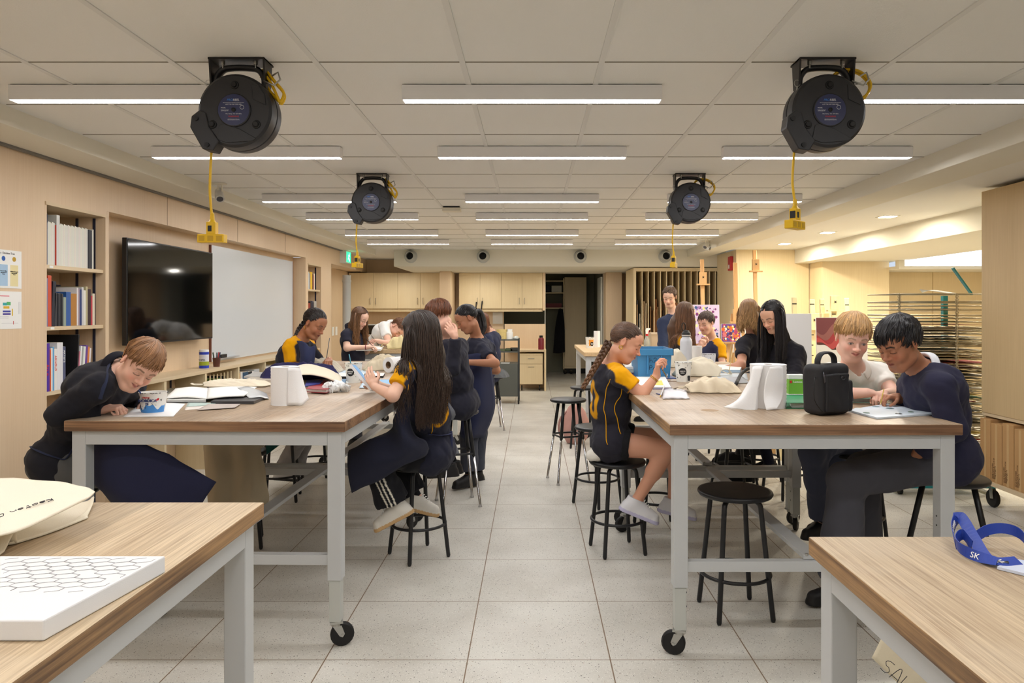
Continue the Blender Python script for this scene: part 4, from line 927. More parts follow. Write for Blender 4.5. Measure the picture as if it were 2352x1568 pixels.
yb = row([(.040, .30, (84, 48, 160), 'purple art book with red lettering on the bottom shelf'), (.012, .26, (220, 100, 50), 'thin orange book beside the purple one'), (.014, .27, (236, 232, 226), 'thin white book with black lettering beside the orange one'), (.014, .275, (96, 166, 214), 'sky blue thin book on the bottom shelf'), (.026, .262, (238, 236, 230), 'white book with red lettering on the bottom shelf'),
      (.028, .30, (232, 232, 234), 'first of two matching white architecture books'), (.026, .30, (228, 228, 232), 'second of two matching white architecture books'), (.026, .272, (86, 92, 124), 'slate blue book lettered ARTISTS on the bottom shelf')], .986, 4.402)
row([(.012, .345, (24, 24, 27), 'large black portfolio leaning on the bottom shelf', -.07), (.010, .235, (214, 130, 150), 'pink thin book leaning on the bottom shelf', -.10), (.014, .27, (236, 236, 238), 'white book leaning beside the pink one', -.10), (.016, .26, (160, 162, 160), 'grey book leaning on the bottom shelf', -.10), (.022, .265, (228, 232, 226), 'pale book with green letters leaning on the bottom shelf', -.10), (.022, .272, (104, 66, 150), 'violet book leaning on the bottom shelf', -.10), (.020, .26, (220, 130, 60), 'orange and pink book leaning on the bottom shelf', -.10), (.016, .25, (232, 226, 228), 'white book at right end of the bottom shelf', -.10)], .986, 4.70)
bk = [o for o in C.objects if o.get('label', '').startswith('purple art')][0]
text('Art =', .032, (.0006, .010, .17), (0, 0, -1), (0, 1, 0), M('spine_red', (214, 60, 50), .6), bk)
bk = [o for o in C.objects if 'ARTISTS' in o.get('label', '')][0]
text('ARTISTS', .022, (.0006, .006, .25), (0, 0, -1), (0, 1, 0), PAPER, bk)
bk = [o for o in C.objects if o.get('label', '').startswith('white book with red')][0]
text('ARNOLD', .024, (.0006, .005, .22), (0, 0, -1), (0, 1, 0), M('spine_red'), bk)
# second niche
row([(.03, .22, (150, 180, 200), 'pale blue book at left of the far niche top shelf'), (.03, .235, (232, 228, 214), 'white book on the far niche top shelf'), (.04, .215, (120, 124, 140), 'grey blue book on the far niche top shelf'), (.09, .235, (236, 190, 30), 'wide yellow book on the far niche top shelf'), (.035, .215, (70, 60, 66), 'dark book right of the yellow one'), (.03, .205, (168, 74, 44), 'rust red book on the far niche top shelf'), (.05, .22, (226, 216, 196), 'cream book at right end of the far niche top shelf')], 1.781, 9.56)
row([(.10, .22, (150, 44, 30), 'dark red picture book on the far niche second shelf'), (.06, .24, (30, 28, 30), 'black book on the far niche second shelf'), (.05, .25, (36, 40, 74), 'navy book on the far niche second shelf'), (.05, .235, (34, 34, 40), 'black book with red stripe on the far niche second shelf'), (.12, .25, (170, 166, 158), 'grey marbled book on the far niche second shelf')], 1.371, 9.56)
row([(.05, .24, (226, 224, 222), 'white book low in the far niche'), (.05, .25, (150, 34, 46), 'crimson book low in the far niche'), (.06, .24, (214, 214, 210), 'light grey book low in the far niche'), (.05, .22, (190, 70, 60), 'red book low in the far niche'), (.05, .23, (60, 46, 50), 'dark brown book low in the far niche'), (.06, .25, (120, 50, 54), 'maroon book low in the far niche')], .961, 9.56)
# television, whiteboard, low cabinet
b = (-3.06, 6.07, 1.23); t = thing('television', 'large black flat television mounted on the left wall', 'television', b)
MB().box(-3.085, -3.048, 5.35, 6.79, 1.226, 2.04).build('casing', M('tv_case', (26, 26, 28), .35), t, bev=.004, base=b); MB().box(-3.048, -3.046, 5.362, 6.778, 1.240, 2.030).build('screen', M('tv_glass', (7, 8, 9), .06, spec=.7), t, base=b)
MB().box(-3.168, -3.086, 5.85, 6.3, 1.45, 1.85).build('wall_bracket', BLACK, t, base=b)
b = (-3.16, 8.2, .99); t = thing('whiteboard', 'large blank whiteboard between television and far bookcase', 'whiteboard', b)
MB().box(-3.168, -3.152, 6.99, 9.37, .985, 2.135).build('board', M('wb', (212, 218, 222), .22), t, base=b); MB().box(-3.169, -3.148, 6.98, 6.99, .985, 2.135).box(-3.169, -3.148, 9.37, 9.38, .985, 2.135).build('edge_strip', M('edge_brown', (120, 74, 60), .5), t, base=b)
MB().box(-3.151, -3.10, 7.05, 7.55, 1.005, 1.013).build('pen_tray', M('alu', (190, 192, 194), .4, .5), t, base=b)
b = (-3.0, 7.2, 0); t = thing('low_cabinet', 'long low maple cabinet with open bays under the whiteboard', 'cabinet', b)
MB().box(-3.169, -2.90, 5.05, 9.42, .93, .96).build('cabinet_top', PWH, t, bev=.002, base=b)
for Yd in (5.06, 5.62, 6.32, 7.03, 7.73, 8.43, 9.13): MB().box(-3.168, -2.905, Yd, Yd+.035, .08, .93).build('divider', PW2, t, base=b)
for a_, b_ in ((5.1, 5.62), (5.66, 6.32), (6.36, 7.03), (7.07, 7.73), (7.77, 8.43), (8.47, 9.13)): MB().box(-3.168, -2.91, a_, b_, .60, .62).build('shelf', PWH, t, base=b)
for Yd in (5.40, 6.22, 6.0): MB().box(-3.167, -3.160, Yd, Yd+.02, .62, .93).build('shelf_standard', M('standard'), t, base=b)
mb = MB()
for k in range(8): mb.cyl((-2.94, 6.42+k*.075, .62), (-2.94, 6.42+k*.075, .90), .007, n=8)
mb.build('peg', PW2, t, base=b); 
o = MB().box(-3.15, -2.93, 5.72, 6.20, .622, .80).box(-3.16, -2.92, 5.70, 6.22, .80, .815).build('storage_tub', M('tub_white', (222, 224, 214), .4), bev=.006); tag(o, 'pale plastic tub with lid in the low cabinet bay behind the boy', 'tub')
for k, (w, h, col, lb) in enumerate(((.03, .2, (40, 44, 60), 'dark navy folder between the pegs of the low cabinet'), (.03, .23, (120, 170, 90), 'green folder between the pegs of the low cabinet'), (.03, .24, (30, 34, 54), 'blue black folder at the right of the peg rack'))): book(lb, -2.96, 6.60+k*.12, .621, w, h, .18, col)
row([(.05, .24, (196, 150, 96), 'tan binder in the low cabinet third bay'), (.05, .25, (222, 220, 214), 'white binder beside the tan one'), (.14, .24, (38, 78, 110), 'wide teal blue album in the low cabinet third bay'), (.10, .235, (34, 40, 50), 'charcoal album beside the teal one'), (.06, .23, (232, 232, 232), 'white binder beside the charcoal album'), (.14, .245, (206, 208, 210), 'wide light grey binder at right of the third bay')], .621, 7.10, -2.93)
row([(.22, .25, (218, 220, 222), 'wide white file box in the fourth bay of the low cabinet'), (.20, .245, (228, 228, 226), 'second white file box in the fourth bay of the low cabinet'), (.08, .2, (200, 210, 60), 'yellow green folder in the fourth bay of the low cabinet')], .621, 7.8, -2.93)
b = (-3.02, 6.55, .96); t = thing('wipes_canister', 'blue and white wipes canister standing on the low cabinet', 'canister', b)
MB().lathe([(.001, .0), (.042, 0), (.042, .150), (.001, .150)], b, 24).build('body', M('can_white', (226, 228, 236), .4), t, True, base=b, auto=40)
MB().lathe([(.0425, .001), (.0425, .026)], b, 24).lathe([(.0425, .126), (.0425, .150)], b, 24).build('blue_band', M('can_blue', (48, 70, 190), .4), t, True, base=b); MB().lathe([(.0424, .026), (.0424, .062)], b, 24).build('green_band', M('can_green', (160, 176, 50), .4), t, True, base=b)
MB().lathe([(.0425, .150), (.0425, .166), (.038, .172), (.001, .172)], b, 24).build('lid', PAPER, t, True, base=b, auto=40)
text("WIPES", .022, np.array(b)+np.array((-.03, -.043, .07)), (1, 0, 0), (0, 0, 1), INK, t, base=b)
b = (-2.98, 6.72, .96); t = thing('pen_cup', 'brown cup of markers beside the wipes canister', 'cup', b)
MB().lathe([(.001, 0), (.028, 0), (.036, .085), (.033, .085), (.026, .004), (.001, .004)], b, 18).build('cup', M('cup_brown', (96, 56, 44), .5), t, True, base=b, auto=40)
for k, col in enumerate(((30, 34, 60), (190, 60, 60), (236, 236, 236), (60, 80, 60), (40, 40, 44))):
    a = k*1.3; o = np.array(b); tag(MB().cyl(o+(math.cos(a)*.014, math.sin(a)*.014, .01), o+(math.cos(a)*.034, math.sin(a)*.030, .135), .006, n=8).build('marker', M('mk%d%d' % col[:2], col, .4), None, True), ('navy', 'red', 'white', 'green', 'black')[k]+' marker standing in the brown cup', 'marker', 'markers in the brown cup')
tag(MB().box(-3.145, -3.11, 7.12, 7.26, 1.014, 1.048).build('board_eraser', BLACK, bev=.004), 'black eraser on the tray of the whiteboard', 'eraser')
# papers on the left wall
def lines(mb, o, ux, n, w, gap, h=.0022, x=0):
    for k in range(n): mb.box(0, .0004, x, x+w*(1-.22*((k*3) % 4)/3), -k*gap-h, -k*gap, o=o, R=np.eye(3))
b = (-2.999, 3.96, 1.62); t = thing('poster', 'white printed sheet titled Decision Tree, upper of two on the left wall', 'poster', b)
MB().box(-2.9995, -2.998, 3.95, 4.178, 1.618, 1.836).build('sheet', PAPER, t, base=b)
text('e - Decision Tree', .0165, (-2.9978, 4.035-.03, 1.812), (0, 1, 0), (0, 0, 1), INK, t, base=b)
for yy, cc, pc, ttl in ((4.035, (46, 94, 170), (170, 200, 226), "Nurse's Office\nAppointment\nForm"), (4.118, (190, 150, 40), (232, 220, 168), 'Athletic Therapist\nAppointment\nForm')):
    MB().cyl((-2.998, yy, 1.786), (-2.9972, yy, 1.786), .014, n=20).build('icon', M('ic%d' % cc[0], cc, .6), t, base=b); MB().box(-2.998, -2.9974, yy-.030, yy+.032, 1.63, 1.752).build('colour_panel', M('pn%d' % pc[0], pc, .7), t, base=b)
    text(ttl, .0085, (-2.9971, yy, 1.712), (0, 1, 0), (0, 0, 1), INK, t, base=b, align='CENTER')
b = (-2.999, 3.96, 1.39); t = thing('poster', 'white map sheet with coloured blocks, lower of two on the left wall', 'poster', b)
MB().box(-2.9995, -2.998, 3.95, 4.178, 1.385, 1.60).build('sheet', PAPER, t, base=b)
for k, (yy, zz, w, h, cc) in enumerate(((4.03, 1.535, .03, .016, (60, 170, 170)), (4.06, 1.54, .03, .02, (90, 180, 110)), (4.035, 1.515, .045, .014, (226, 180, 50)), (4.03, 1.49, .06, .010, (60, 70, 160)), (4.03, 1.475, .06, .010, (80, 70, 150)), (4.10, 1.50, .008, .04, (226, 190, 60)), (4.0, 1.575, .08, .004, (220, 90, 110)), (4.11, 1.43, .004, .02, (200, 50, 60)))): MB().box(-2.998, -2.9973, yy-.0, yy+w, zz-h, zz).build('map_block', M('mb%d_%d' % (k, cc[0]), cc, .7), t, base=b)
mb = MB()
for yy, zz, w, h in ((4.0, 1.455, .075, .001), (4.0, 1.447, .075, .001), (4.155, 1.54, .001, .07), (4.165, 1.54, .001, .07), (4.02, 1.418, .13, .001)): mb.box(-2.998, -2.9973, yy, yy+w, zz-h, zz)
mb.build('map_outline', M('line_grey', (150, 150, 160), .7), t, base=b)
# exit sign, switch plates, pipe
b = (-2.93, 11.2, 2.34); t = thing('exit_sign', 'green lit exit sign of a running figure high on the left wall', 'exit sign', b)
MB().box(-2.999, -2.90, 11.1, 11.40, 2.235, 2.428).build('casing', M('sign_case', (222, 222, 214), .5), t, base=b); MB().box(-2.8999, -2.898, 11.115, 11.385, 2.25, 2.415).build('lit_panel', M('sign_green', (40, 190, 130), .5, emit=1.1), t, base=b)
mb = MB(); o_ = (-2.8975, 11.25, 2.33); mb.ball((o_[0], 11.27, 2.385), .012, 6, sc=(.1, 1, 1))
for p, q in (((0, .01, .045), (0, -.01, .0)), ((0, -.01, 0), (0, .03, -.03)), ((0, .03, -.03), (0, .02, -.065)), ((0, -.01, 0), (0, -.035, -.03)), ((0, -.035, -.03), (0, -.06, -.035)), ((0, .008, .04), (0, .045, .02)), ((0, .008, .04), (0, -.035, .02))): mb.bar(np.array(o_)+p, np.array(o_)+q, .001, .014, up=(1, 0, 0))
mb.build('figure', M('sign_white', (240, 255, 246), .5, emit=1.2), t, base=b)
b = (-3.1, 11.9, 0); t = thing('pipe', 'white vertical column pipe at the back left corner', 'pipe', b)
MB().lathe([(.068, 0), (.068, 2.08), (.001, 2.08)], b, 28).build('pipe_body', M('pipe_grey', (200, 204, 204), .3), t, True, base=b, auto=40); MB().lathe([(.071, 1.96), (.074, 1.965), (.074, 2.0), (.071, 2.005)], b, 28).build('collar_band', M('pipe_grey'), t, True, base=b)
for k, yy in enumerate((13.0, 13.22)): tag(MB().box(-3.659, -3.652, yy, yy+.13, 1.03, 1.19).build('switch_plate', PAPER, bev=.002), 'white switch plate on the wall beside the pipe, %s' % ('nearer one', 'farther one')[k], 'switch plate', 'switch plates')
# wall cabinets
def wall_cab(x0, x1, label, endp=False):
    b = (x0, 14.12, 1.53); t = thing('wall_cabinet', label, 'cabinet', b); xm = (x0+x1)/2
    MB().box(x0+.001, x1-.001, 14.14, 14.499, 1.53, 2.238).build('carcass', PW2, t, base=b)
    for a, c_, hx in ((x0+.002, xm-.002, xm-.055), (xm+.002, x1-.002, xm+.055)):
        d = MB().box(a, c_, 14.12, 14.139, 1.532, 2.236).build('door', PW2, t, bev=.001, base=b)
        h = MB().tube([(hx, 14.119, 1.62), (hx, 14.09, 1.62), (hx, 14.09, 1.74), (hx, 14.119, 1.74)], .005, 6).build('handle', M('steel'), d); 
    MB().box(x0+.001, x1-.001, 14.16, 14.30, 1.47, 1.529).build('light_rail', PW2, t, base=b)
    if endp: MB().box(x1, x1+.05, 14.10, 14.499, 1.49, 2.238).build('end_panel', PW, t, base=b)
wall_cab(-3.64, -2.665, 'two door maple wall cabinet farthest left on the back wall'); wall_cab(-2.665, -1.77, 'two door maple wall cabinet just left of the pier')
wall_cab(-1.45, -.61, 'two door maple wall cabinet right of the pier'); wall_cab(-.61, .215, 'two door maple wall cabinet next to the dark doorway', True)
tag(MB().box(-3.65, -1.78, 13.9, 14.49, .86, .90).box(-3.65, -1.78, 13.93, 14.49, .1, .86).build('counter', PW2), 'maple counter along the back left under the wall cabinets', 'counter')
b = (-3.15, 14.1, .9); t = thing('monitor', 'small black monitor with pale rim on the back counter', 'monitor', b)
MB().box(-3.32, -2.98, 14.1, 14.13, 1.0, 1.22).build('frame', M('mon_rim', (214, 216, 214), .4), t, base=b); MB().box(-3.30, -3.0, 14.095, 14.1, 1.02, 1.2).build('screen', M('tv_glass'), t, base=b); MB().box(-3.2, -3.1, 14.08, 14.16, .9, 1.0).build('stand', BLACK, t, base=b)
tag(MB().box(-.80, -.60, 14.492, 14.499, 1.22, 1.455).build('notice_sheet', PAPER), 'white notice sheet on the back wall beneath the wall cabinets', 'notice')
b = (-.99, 14.08, 1.3); t = thing('desk_lamp', 'black folded desk lamp hanging at the wall cabinet front', 'lamp', b)
MB().bar((-.985, 14.06, 1.68), (-1.03, 14.06, 1.28), .05, .02).build('lamp_arm', BLACK, t, base=b, bev=.004); MB().tube([(-1.10, 14.07, 1.66), (-1.11, 14.07, 1.55), (-1.09, 14.07, 1.5)], .012, 6).build('cord', BLACK, t, True, base=b)
# desk, divider, pedestal
b = (-.13, 13.5, 0); t = thing('desk', 'maple desk with back panel next to the dark doorway', 'desk', b)
MB().box(-.50, .225, 13.2, 13.75, .725, .757).build('desk_top', PWH, t, base=b); MB().box(-.53, .262, 13.751, 13.78, .0, 1.229).build('back_panel', PW, t, base=b); MB().box(.226, .262, 13.19, 13.75, 0, .757).build('end_panel', PW2, t, base=b)
b = (-.02, 13.25, 0); t = thing('pedestal', 'mobile maple pedestal with two drawers under the desk', 'pedestal', b)
MB().box(-.234, .20, 13.22, 13.70, .12, .655).build('body', PW2, t, base=b); MB().box(-.234, .20, 13.23, 13.7, .656, .69).build('top_rail', PW2, t, base=b)
for z0, z1 in ((.50, .65), (.125, .495)):
    d = MB().box(-.230, .196, 13.205, 13.219, z0, z1).build('drawer', PW2, t, bev=.001, base=b); MB().tube([(-.07, 13.204, z1-.05), (-.07, 13.18, z1-.05), (.04, 13.18, z1-.05), (.04, 13.204, z1-.05)], .005, 6).build('handle', M('steel'), d)
for x, y_ in ((-.19, 13.27), (.14, 13.27)): MB().cyl((x-.012, y_, .05), (x+.012, y_, .05), .05, n=16).build('caster', RUB, t, base=b)
b = (.185, 13.4, .757); t = thing('water_bottle', 'dark red metal water bottle on the desk', 'bottle', b)
MB().lathe([(.001, 0), (.054, 0), (.054, .19), (.046, .215), (.030, .225), (.001, .226)], (.17, 13.4, .758), 20).build('body', M('bottle_red', (122, 30, 46), .35), t, True, base=b, auto=50); MB().lathe([(.033, .226), (.033, .262), (.001, .264)], (.17, 13.4, .758), 20).build('cap', BLACK, t, True, base=b, auto=50)
# utility cart
b = (-.38, 11.5, 0); t = thing('utility_cart', 'dark grey utility cart with three levels before the desk', 'cart', b); GR = M('cart_grey', (84, 86, 80), .5)
for x in (-.555, -.215):
    for y_ in (11.35, 11.75): MB().box(x-.012, x+.012, y_-.012, y_+.012, .10, 1.04).build('post', M('cart_post', (48, 50, 50), .5), t, base=b); MB().cyl((x-.012, y_, .05), (x+.012, y_, .05), .05, n=16).build('caster', RUB, t, base=b)
for z in (1.01, .82): MB().box(-.566, -.204, 11.34, 11.76, z, z+.02).build('shelf', GR, t, base=b)
MB().box(-.543, -.227, 11.34, 11.76, .12, .645).build('lower_cabinet', GR, t, bev=.004, base=b)
b = (-.50, 11.5, 1.03); t = thing('bamboo_steamer', 'round stacked bamboo steamer on the grey cart', 'steamer', b)
for k in range(3): MB().lathe([(.001, .0), (.085, 0), (.085, .05), (.001, .05)], (-.49, 11.5, 1.032+k*.052), 24).build('tier', wood('bamboo', (226, 206, 140), (196, 168, 100), 2, 60), t, True, base=b, auto=40)
b = (-.33, 11.5, 1.03); t = thing('jar', 'white plastic jar on the grey cart', 'jar', b)
MB().lathe([(.001, 0), (.055, 0), (.055, .11), (.04, .125), (.04, .13), (.001, .13)], (-.36, 11.48, 1.031), 20).build('body', PAPER, t, True, base=b, auto=40); MB().lathe([(.043, .13), (.043, .16), (.001, .162)], (-.36, 11.48, 1.031), 20).build('lid', PAPER, t, True, base=b, auto=40)
g_ = np.random.default_rng(3)
def crumple(name, label, cat, o, r, col, h=.008, noise=.014, freq=34, sc=(1, 1, .6), m=CLOTH, group=None):
    o = np.array(o, float); P = [ell(o+(0, 0, r*sc[2]*.75), np.array(sc)*r, k=.01), plane(o, (0, 0, -1))]
    b0, _ = blob(name, P, h, col, m, None, None, disp=lambda X: np.clip(1-np.abs(wob(X*freq+o[0]*9))*2.2, 0, 1)*noise*1.6+np.clip(1-np.abs(wob(X[:, [2, 0, 1]]*freq*1.5))*2, 0, 1)*noise-noise*.9); return tag(b0, label, cat, group)
crumple('tissue', 'crumpled white tissue on the grey cart', 'tissue', (-.255, 11.45, 1.031), .045, (226, 230, 224))
for k, (x, col, lb) in enumerate(((-.48, (96, 104, 74), 'olive tray on the middle shelf of the grey cart'), (-.36, (70, 84, 56), 'green tray on the middle shelf of the grey cart'), (-.28, (50, 50, 46), 'black tool case on the middle shelf of the grey cart'))): tag(MB().box(x-.07, x+.05, 11.4, 11.6, .8405, .87+.01*k).build('tray', M('tr%d' % col[0], col, .6), bev=.006), lb, 'tray')
tag(MB().box(-.5, -.36, 11.36, 11.5, .6455, .652).build('notepad', PAPER), 'white notepad on the lower cabinet of the grey cart', 'notepad')
# the dark store
b = (1.03, 16.9, 0); t = thing('wardrobe', 'tall maple wardrobe in the dark store beyond the doorway', 'wardrobe', b)
MB().box(.77, 1.29, 16.85, 17.19, .12, 2.28).build('body', PW2, t, base=b); MB().box(.775, 1.285, 16.83, 16.849, .18, 2.27).build('door', PW2, t, base=b); MB().box(.79, 1.27, 16.87, 17.19, 0, .12).build('plinth', DARK, t, base=b); MB().cyl((.80, 16.83, 1.05), (.80, 16.80, 1.05), .012, n=8).build('knob', M('steel'), t, base=b)
b = (.55, 16.9, 1.6); t = thing('shelf_unit', 'open wall shelves in the dark store', 'shelves', b)
for z in (2.2, 1.92, 1.56): MB().box(.05, .74, 16.8, 17.19, z-.025, z).build('shelf', PW2, t, base=b)
MB().box(.74, .765, 16.8, 17.19, .1, 2.25).build('side_panel', PW2, t, base=b)
tag(MB().box(.46, .70, 16.82, 17.05, 1.921, 2.08).build('basket', M('bask', (200, 200, 190), .6), bev=.01), 'white plastic basket on the store shelf', 'basket'); tag(MB().box(.30, .70, 16.82, 17.1, 1.561, 1.66).build('storage_box', M('darkred', (110, 40, 44), .6)), 'dark red flat box on the lower store shelf', 'box'); tag(MB().box(.28, .43, 16.82, 17.1, 1.921, 2.10).build('storage_bag', M('navybag', (40, 42, 60), .8), bev=.03), 'dark navy bag on the store shelf', 'bag')
o_ = MB(); 
o_.sheet([[(.62, 16.6, 1.5), (.66, 16.58, 1.54), (.72, 16.6, 1.5)], [(.55, 16.6, 1.1), (.66, 16.5, 1.1), (.75, 16.6, 1.1)], [(.5, 16.6, .5), (.62, 16.48, .5), (.76, 16.6, .52)]], 6, .03, col=c(24, 24, 28)); tag(o_.build('coat', CLOTH, None, True, attr=True), 'long black coat hanging in the dark store', 'coat')
for k, x in enumerate((.78, .92)): tag(MB().ball((x, 16.72, .045), .05, 8, sc=(.9, 2.2, .9)).build('shoe', BLACK, None, True), 'black shoe on the floor before the wardrobe, %s' % ('left one', 'right one')[k], 'shoe', 'shoes in the store')
# air nozzles
nz = None
for k, (X, lb) in enumerate(((-2.06, 'farthest left'), (-.83, 'second from left'), (.82, 'third from left'), (2.26, 'farthest right, behind a hanging yellow plug'))):
    l_ = 'round grey air nozzle on the white bulkhead, '+lb
    if nz is None:
        nz = thing('air_nozzle', l_, 'air vent', (X, 12.1, 2.41), group='round air nozzles'); RX = rotx(math.pi/2)
        MB().lathe([(.001, 0), (.112, 0), (.112, .008), (.098, .014), (.094, .03), (.001, .03)], n=32, R=RX).build('flange', M('nozz', (186, 188, 184), .45), nz, True, auto=40)
        MB().lathe([(.090, .03), (.078, .12), (.072, .15), (.062, .15), (.062, .05), (.001, .05)], n=32, R=RX).build('nozzle', M('nozz'), nz, True, auto=40); MB().lathe([(.0615, .052), (.001, .0525)], n=24, R=RX).build('throat', DARK, nz)
    else: dup(nz, (X, 12.1, 2.41), label=l_)
# spot lights and small vent in the ceiling
def spot(X, Y, label, d):
    t = thing('spotlight', label, 'spotlight', (X, Y, 2.526)); MB().box(-.075, .05, -.03, .03, -.012, 0).build('plate', WHITE, t, bev=.004); MB().cyl((-.01, 0, -.01), (-.01, 0, -.07), .009, n=10).cyl((.02, 0, -.01), (.02, 0, -.07), .006, n=10).build('stem', WHITE, t)
    d = unit(d); p = np.array((0, 0, -.10)); MB().tube([p-d*.07, p-d*.055, p-d*.01, p+d*.05], [.018, .030, .034, .036], 18).build('head', M('spot_grey', (206, 206, 202), .4), t, True, auto=40); MB().cyl(p+d*.0505, p+d*.0512, .026, n=16).build('lens', M('spot_lens', (90, 90, 96), .1), t)
spot(-2.54, 5.78, 'small white adjustable spotlight on the ceiling by the left wall', (.35, -.6, -.7)); spot(2.50, 10.2, 'white adjustable spotlight at the far right beam, left of the pair', (-.5, -.5, -.6)); spot(2.62-.02, 10.55, 'white adjustable spotlight at the far right beam, right of the pair', (.6, -.6, -.4))
t = thing('ceiling_vent', 'small white rectangular vent box under the ceiling, left of centre', 'vent', (-.80, 7.1, 2.526)); MB().box(-.09, .09, -.06, .06, -.05, -.016).build('casing', WHITE, t, bev=.003); MB().box(-.08, .08, -.05, .05, -.016, 0).build('shadow_gap', DARK, t)
t = thing('fire_alarm', 'red fire alarm device on the maple return wall', 'fire alarm', (3.15, 11.2, 2.23)); MB().box(-.05, -.001, -.07, .07, -.11, .11).build('casing', M('alarm_red', (178, 28, 40), .4), t, bev=.006); MB().box(-.055, -.05, -.02, .02, -.08, -.02).build('strobe', PAPER, t)
# ------------------------------------------------------------------ upright storage rack for boards
b = (2.5, 12.3, 0); t = thing('storage_rack', 'tall maple rack of narrow upright slots for boards', 'rack', b)
MB().box(1.755, 1.80, 12.3, 13.3, .05, 2.228).build('side_panel', PW2, t, base=b); MB().box(3.285, 3.335, 12.3, 13.3, .05, 2.228).build('side_panel', PW2, t, base=b); MB().box(1.80, 3.285, 12.3, 13.3, 2.17, 2.228).build('top_panel', PW2, t, base=b); MB().box(1.80, 3.285, 12.3, 13.3, .05, .12).build('bottom_panel', PW2, t, base=b); MB().box(1.80, 3.285, 13.28, 13.3, .12, 2.17).build('back_panel', M('rack_back', (120, 92, 62), .8), t, base=b)
n_ = 14; xs = np.linspace(1.80, 3.285, n_+1)
for x in xs[1:-1]: MB().box(x-.007, x+.007, 12.31, 13.28, .12, 2.17).build('slot_divider', PW2, t, base=b)
MB().box(xs[12], 3.285, 12.305, 13.28, 1.50, 1.53).build('shelf', PWH, t, base=b)
cols = [(176, 138, 96), (150, 112, 74), (206, 176, 136), (128, 92, 60), (222, 214, 196), (96, 84, 72), (190, 128, 80), (60, 66, 80), (168, 130, 90), (214, 196, 160)]
for i in range(9):
    for j in range(3):
        k = i*3+j; cc = cols[(k*7+i) % 10]; x = xs[i]+.016+j*.029; hgt = 1.60+.1*math.sin(k*2.3)-.06*(j == 2)
        bo = MB().box(0, .009, 0, .8, 0, hgt-.13, R=roty(.012*math.sin(k*5))).build('board', M('bd%d' % cc[0], cc, .8)); bo.location = (x, 12.29+.02*((k*3) % 4), .125)
        tag(bo, 'upright art board standing in slot %s of the maple rack' % ('one', 'two', 'three', 'four', 'five', 'six', 'seven', 'eight', 'nine')[i], 'board', 'art boards in the maple rack')
# ------------------------------------------------------------------ easels
EW = wood('easel_wood', (226, 184, 128), (198, 150, 96), 2, 60, .5); BIRCH = wood('painted_pale_wood', (238, 224, 178), (222, 202, 150), 2, 50, .6)
def easel(label, X, Y, H, clamp, tray, rz=0, m=EW, marks=False, lean=.10, w=.5):
    t = thing('easel', label, 'easel', (X, Y, 0), rz); top = np.array((0, lean*H*.6, H)); bt = np.array((0, -.02, .12)); at = lambda z: bt+(top-bt)*((z-.12)/(H-.12))
    MB().bar(bt, top, .055, .028, up=(0, 1, 0)).build('mast', m, t, bev=.006)
    for s in (-1, 1): MB().bar((s*w*.5, -.10, .0), at(min(1.45, H-.3))+(s*.045, 0, 0), .04, .022, up=(0, 1, 0)).build('leg', m, t, bev=.003)
    MB().bar((0, .62, .0), at(min(1.4, H-.35))+(0, .04, 0), .04, .022, up=(0, 1, 0)).build('leg', m, t, bev=.003)
    MB().box(-w*.5, w*.5, -.07, .0, -.012, .012, o=at(tray), R=np.eye(3)).build('tray', m, t, bev=.003)
    p = at(clamp); cl = MB().box(-.05, .05, -.055, -.015, 0, .16, o=p, R=np.eye(3)).box(-.09, .09, -.075, -.012, -.02, .0, o=p, R=np.eye(3)).build('clamp', m, t, bev=.003)
    k = MB(); 
    for a in (.78, 2.36): k.bar(p+(-.016*math.cos(a), -.058, .09-.016*math.sin(a)), p+(.016*math.cos(a), -.058, .09+.016*math.sin(a)), .006, .006)
    k.build('wing_knob', BLACK, cl)
    if marks:
        k = MB()
        for z in np.arange(tray+.1, H-.05, .11): q = at(z); k.box(-.03, -.03+.02+.03*abs(math.sin(z*31)), -.0155, -.0145, -.006, .004, o=q, R=np.eye(3))
        k.build('paint_mark', BLACK, t)
    return t, at
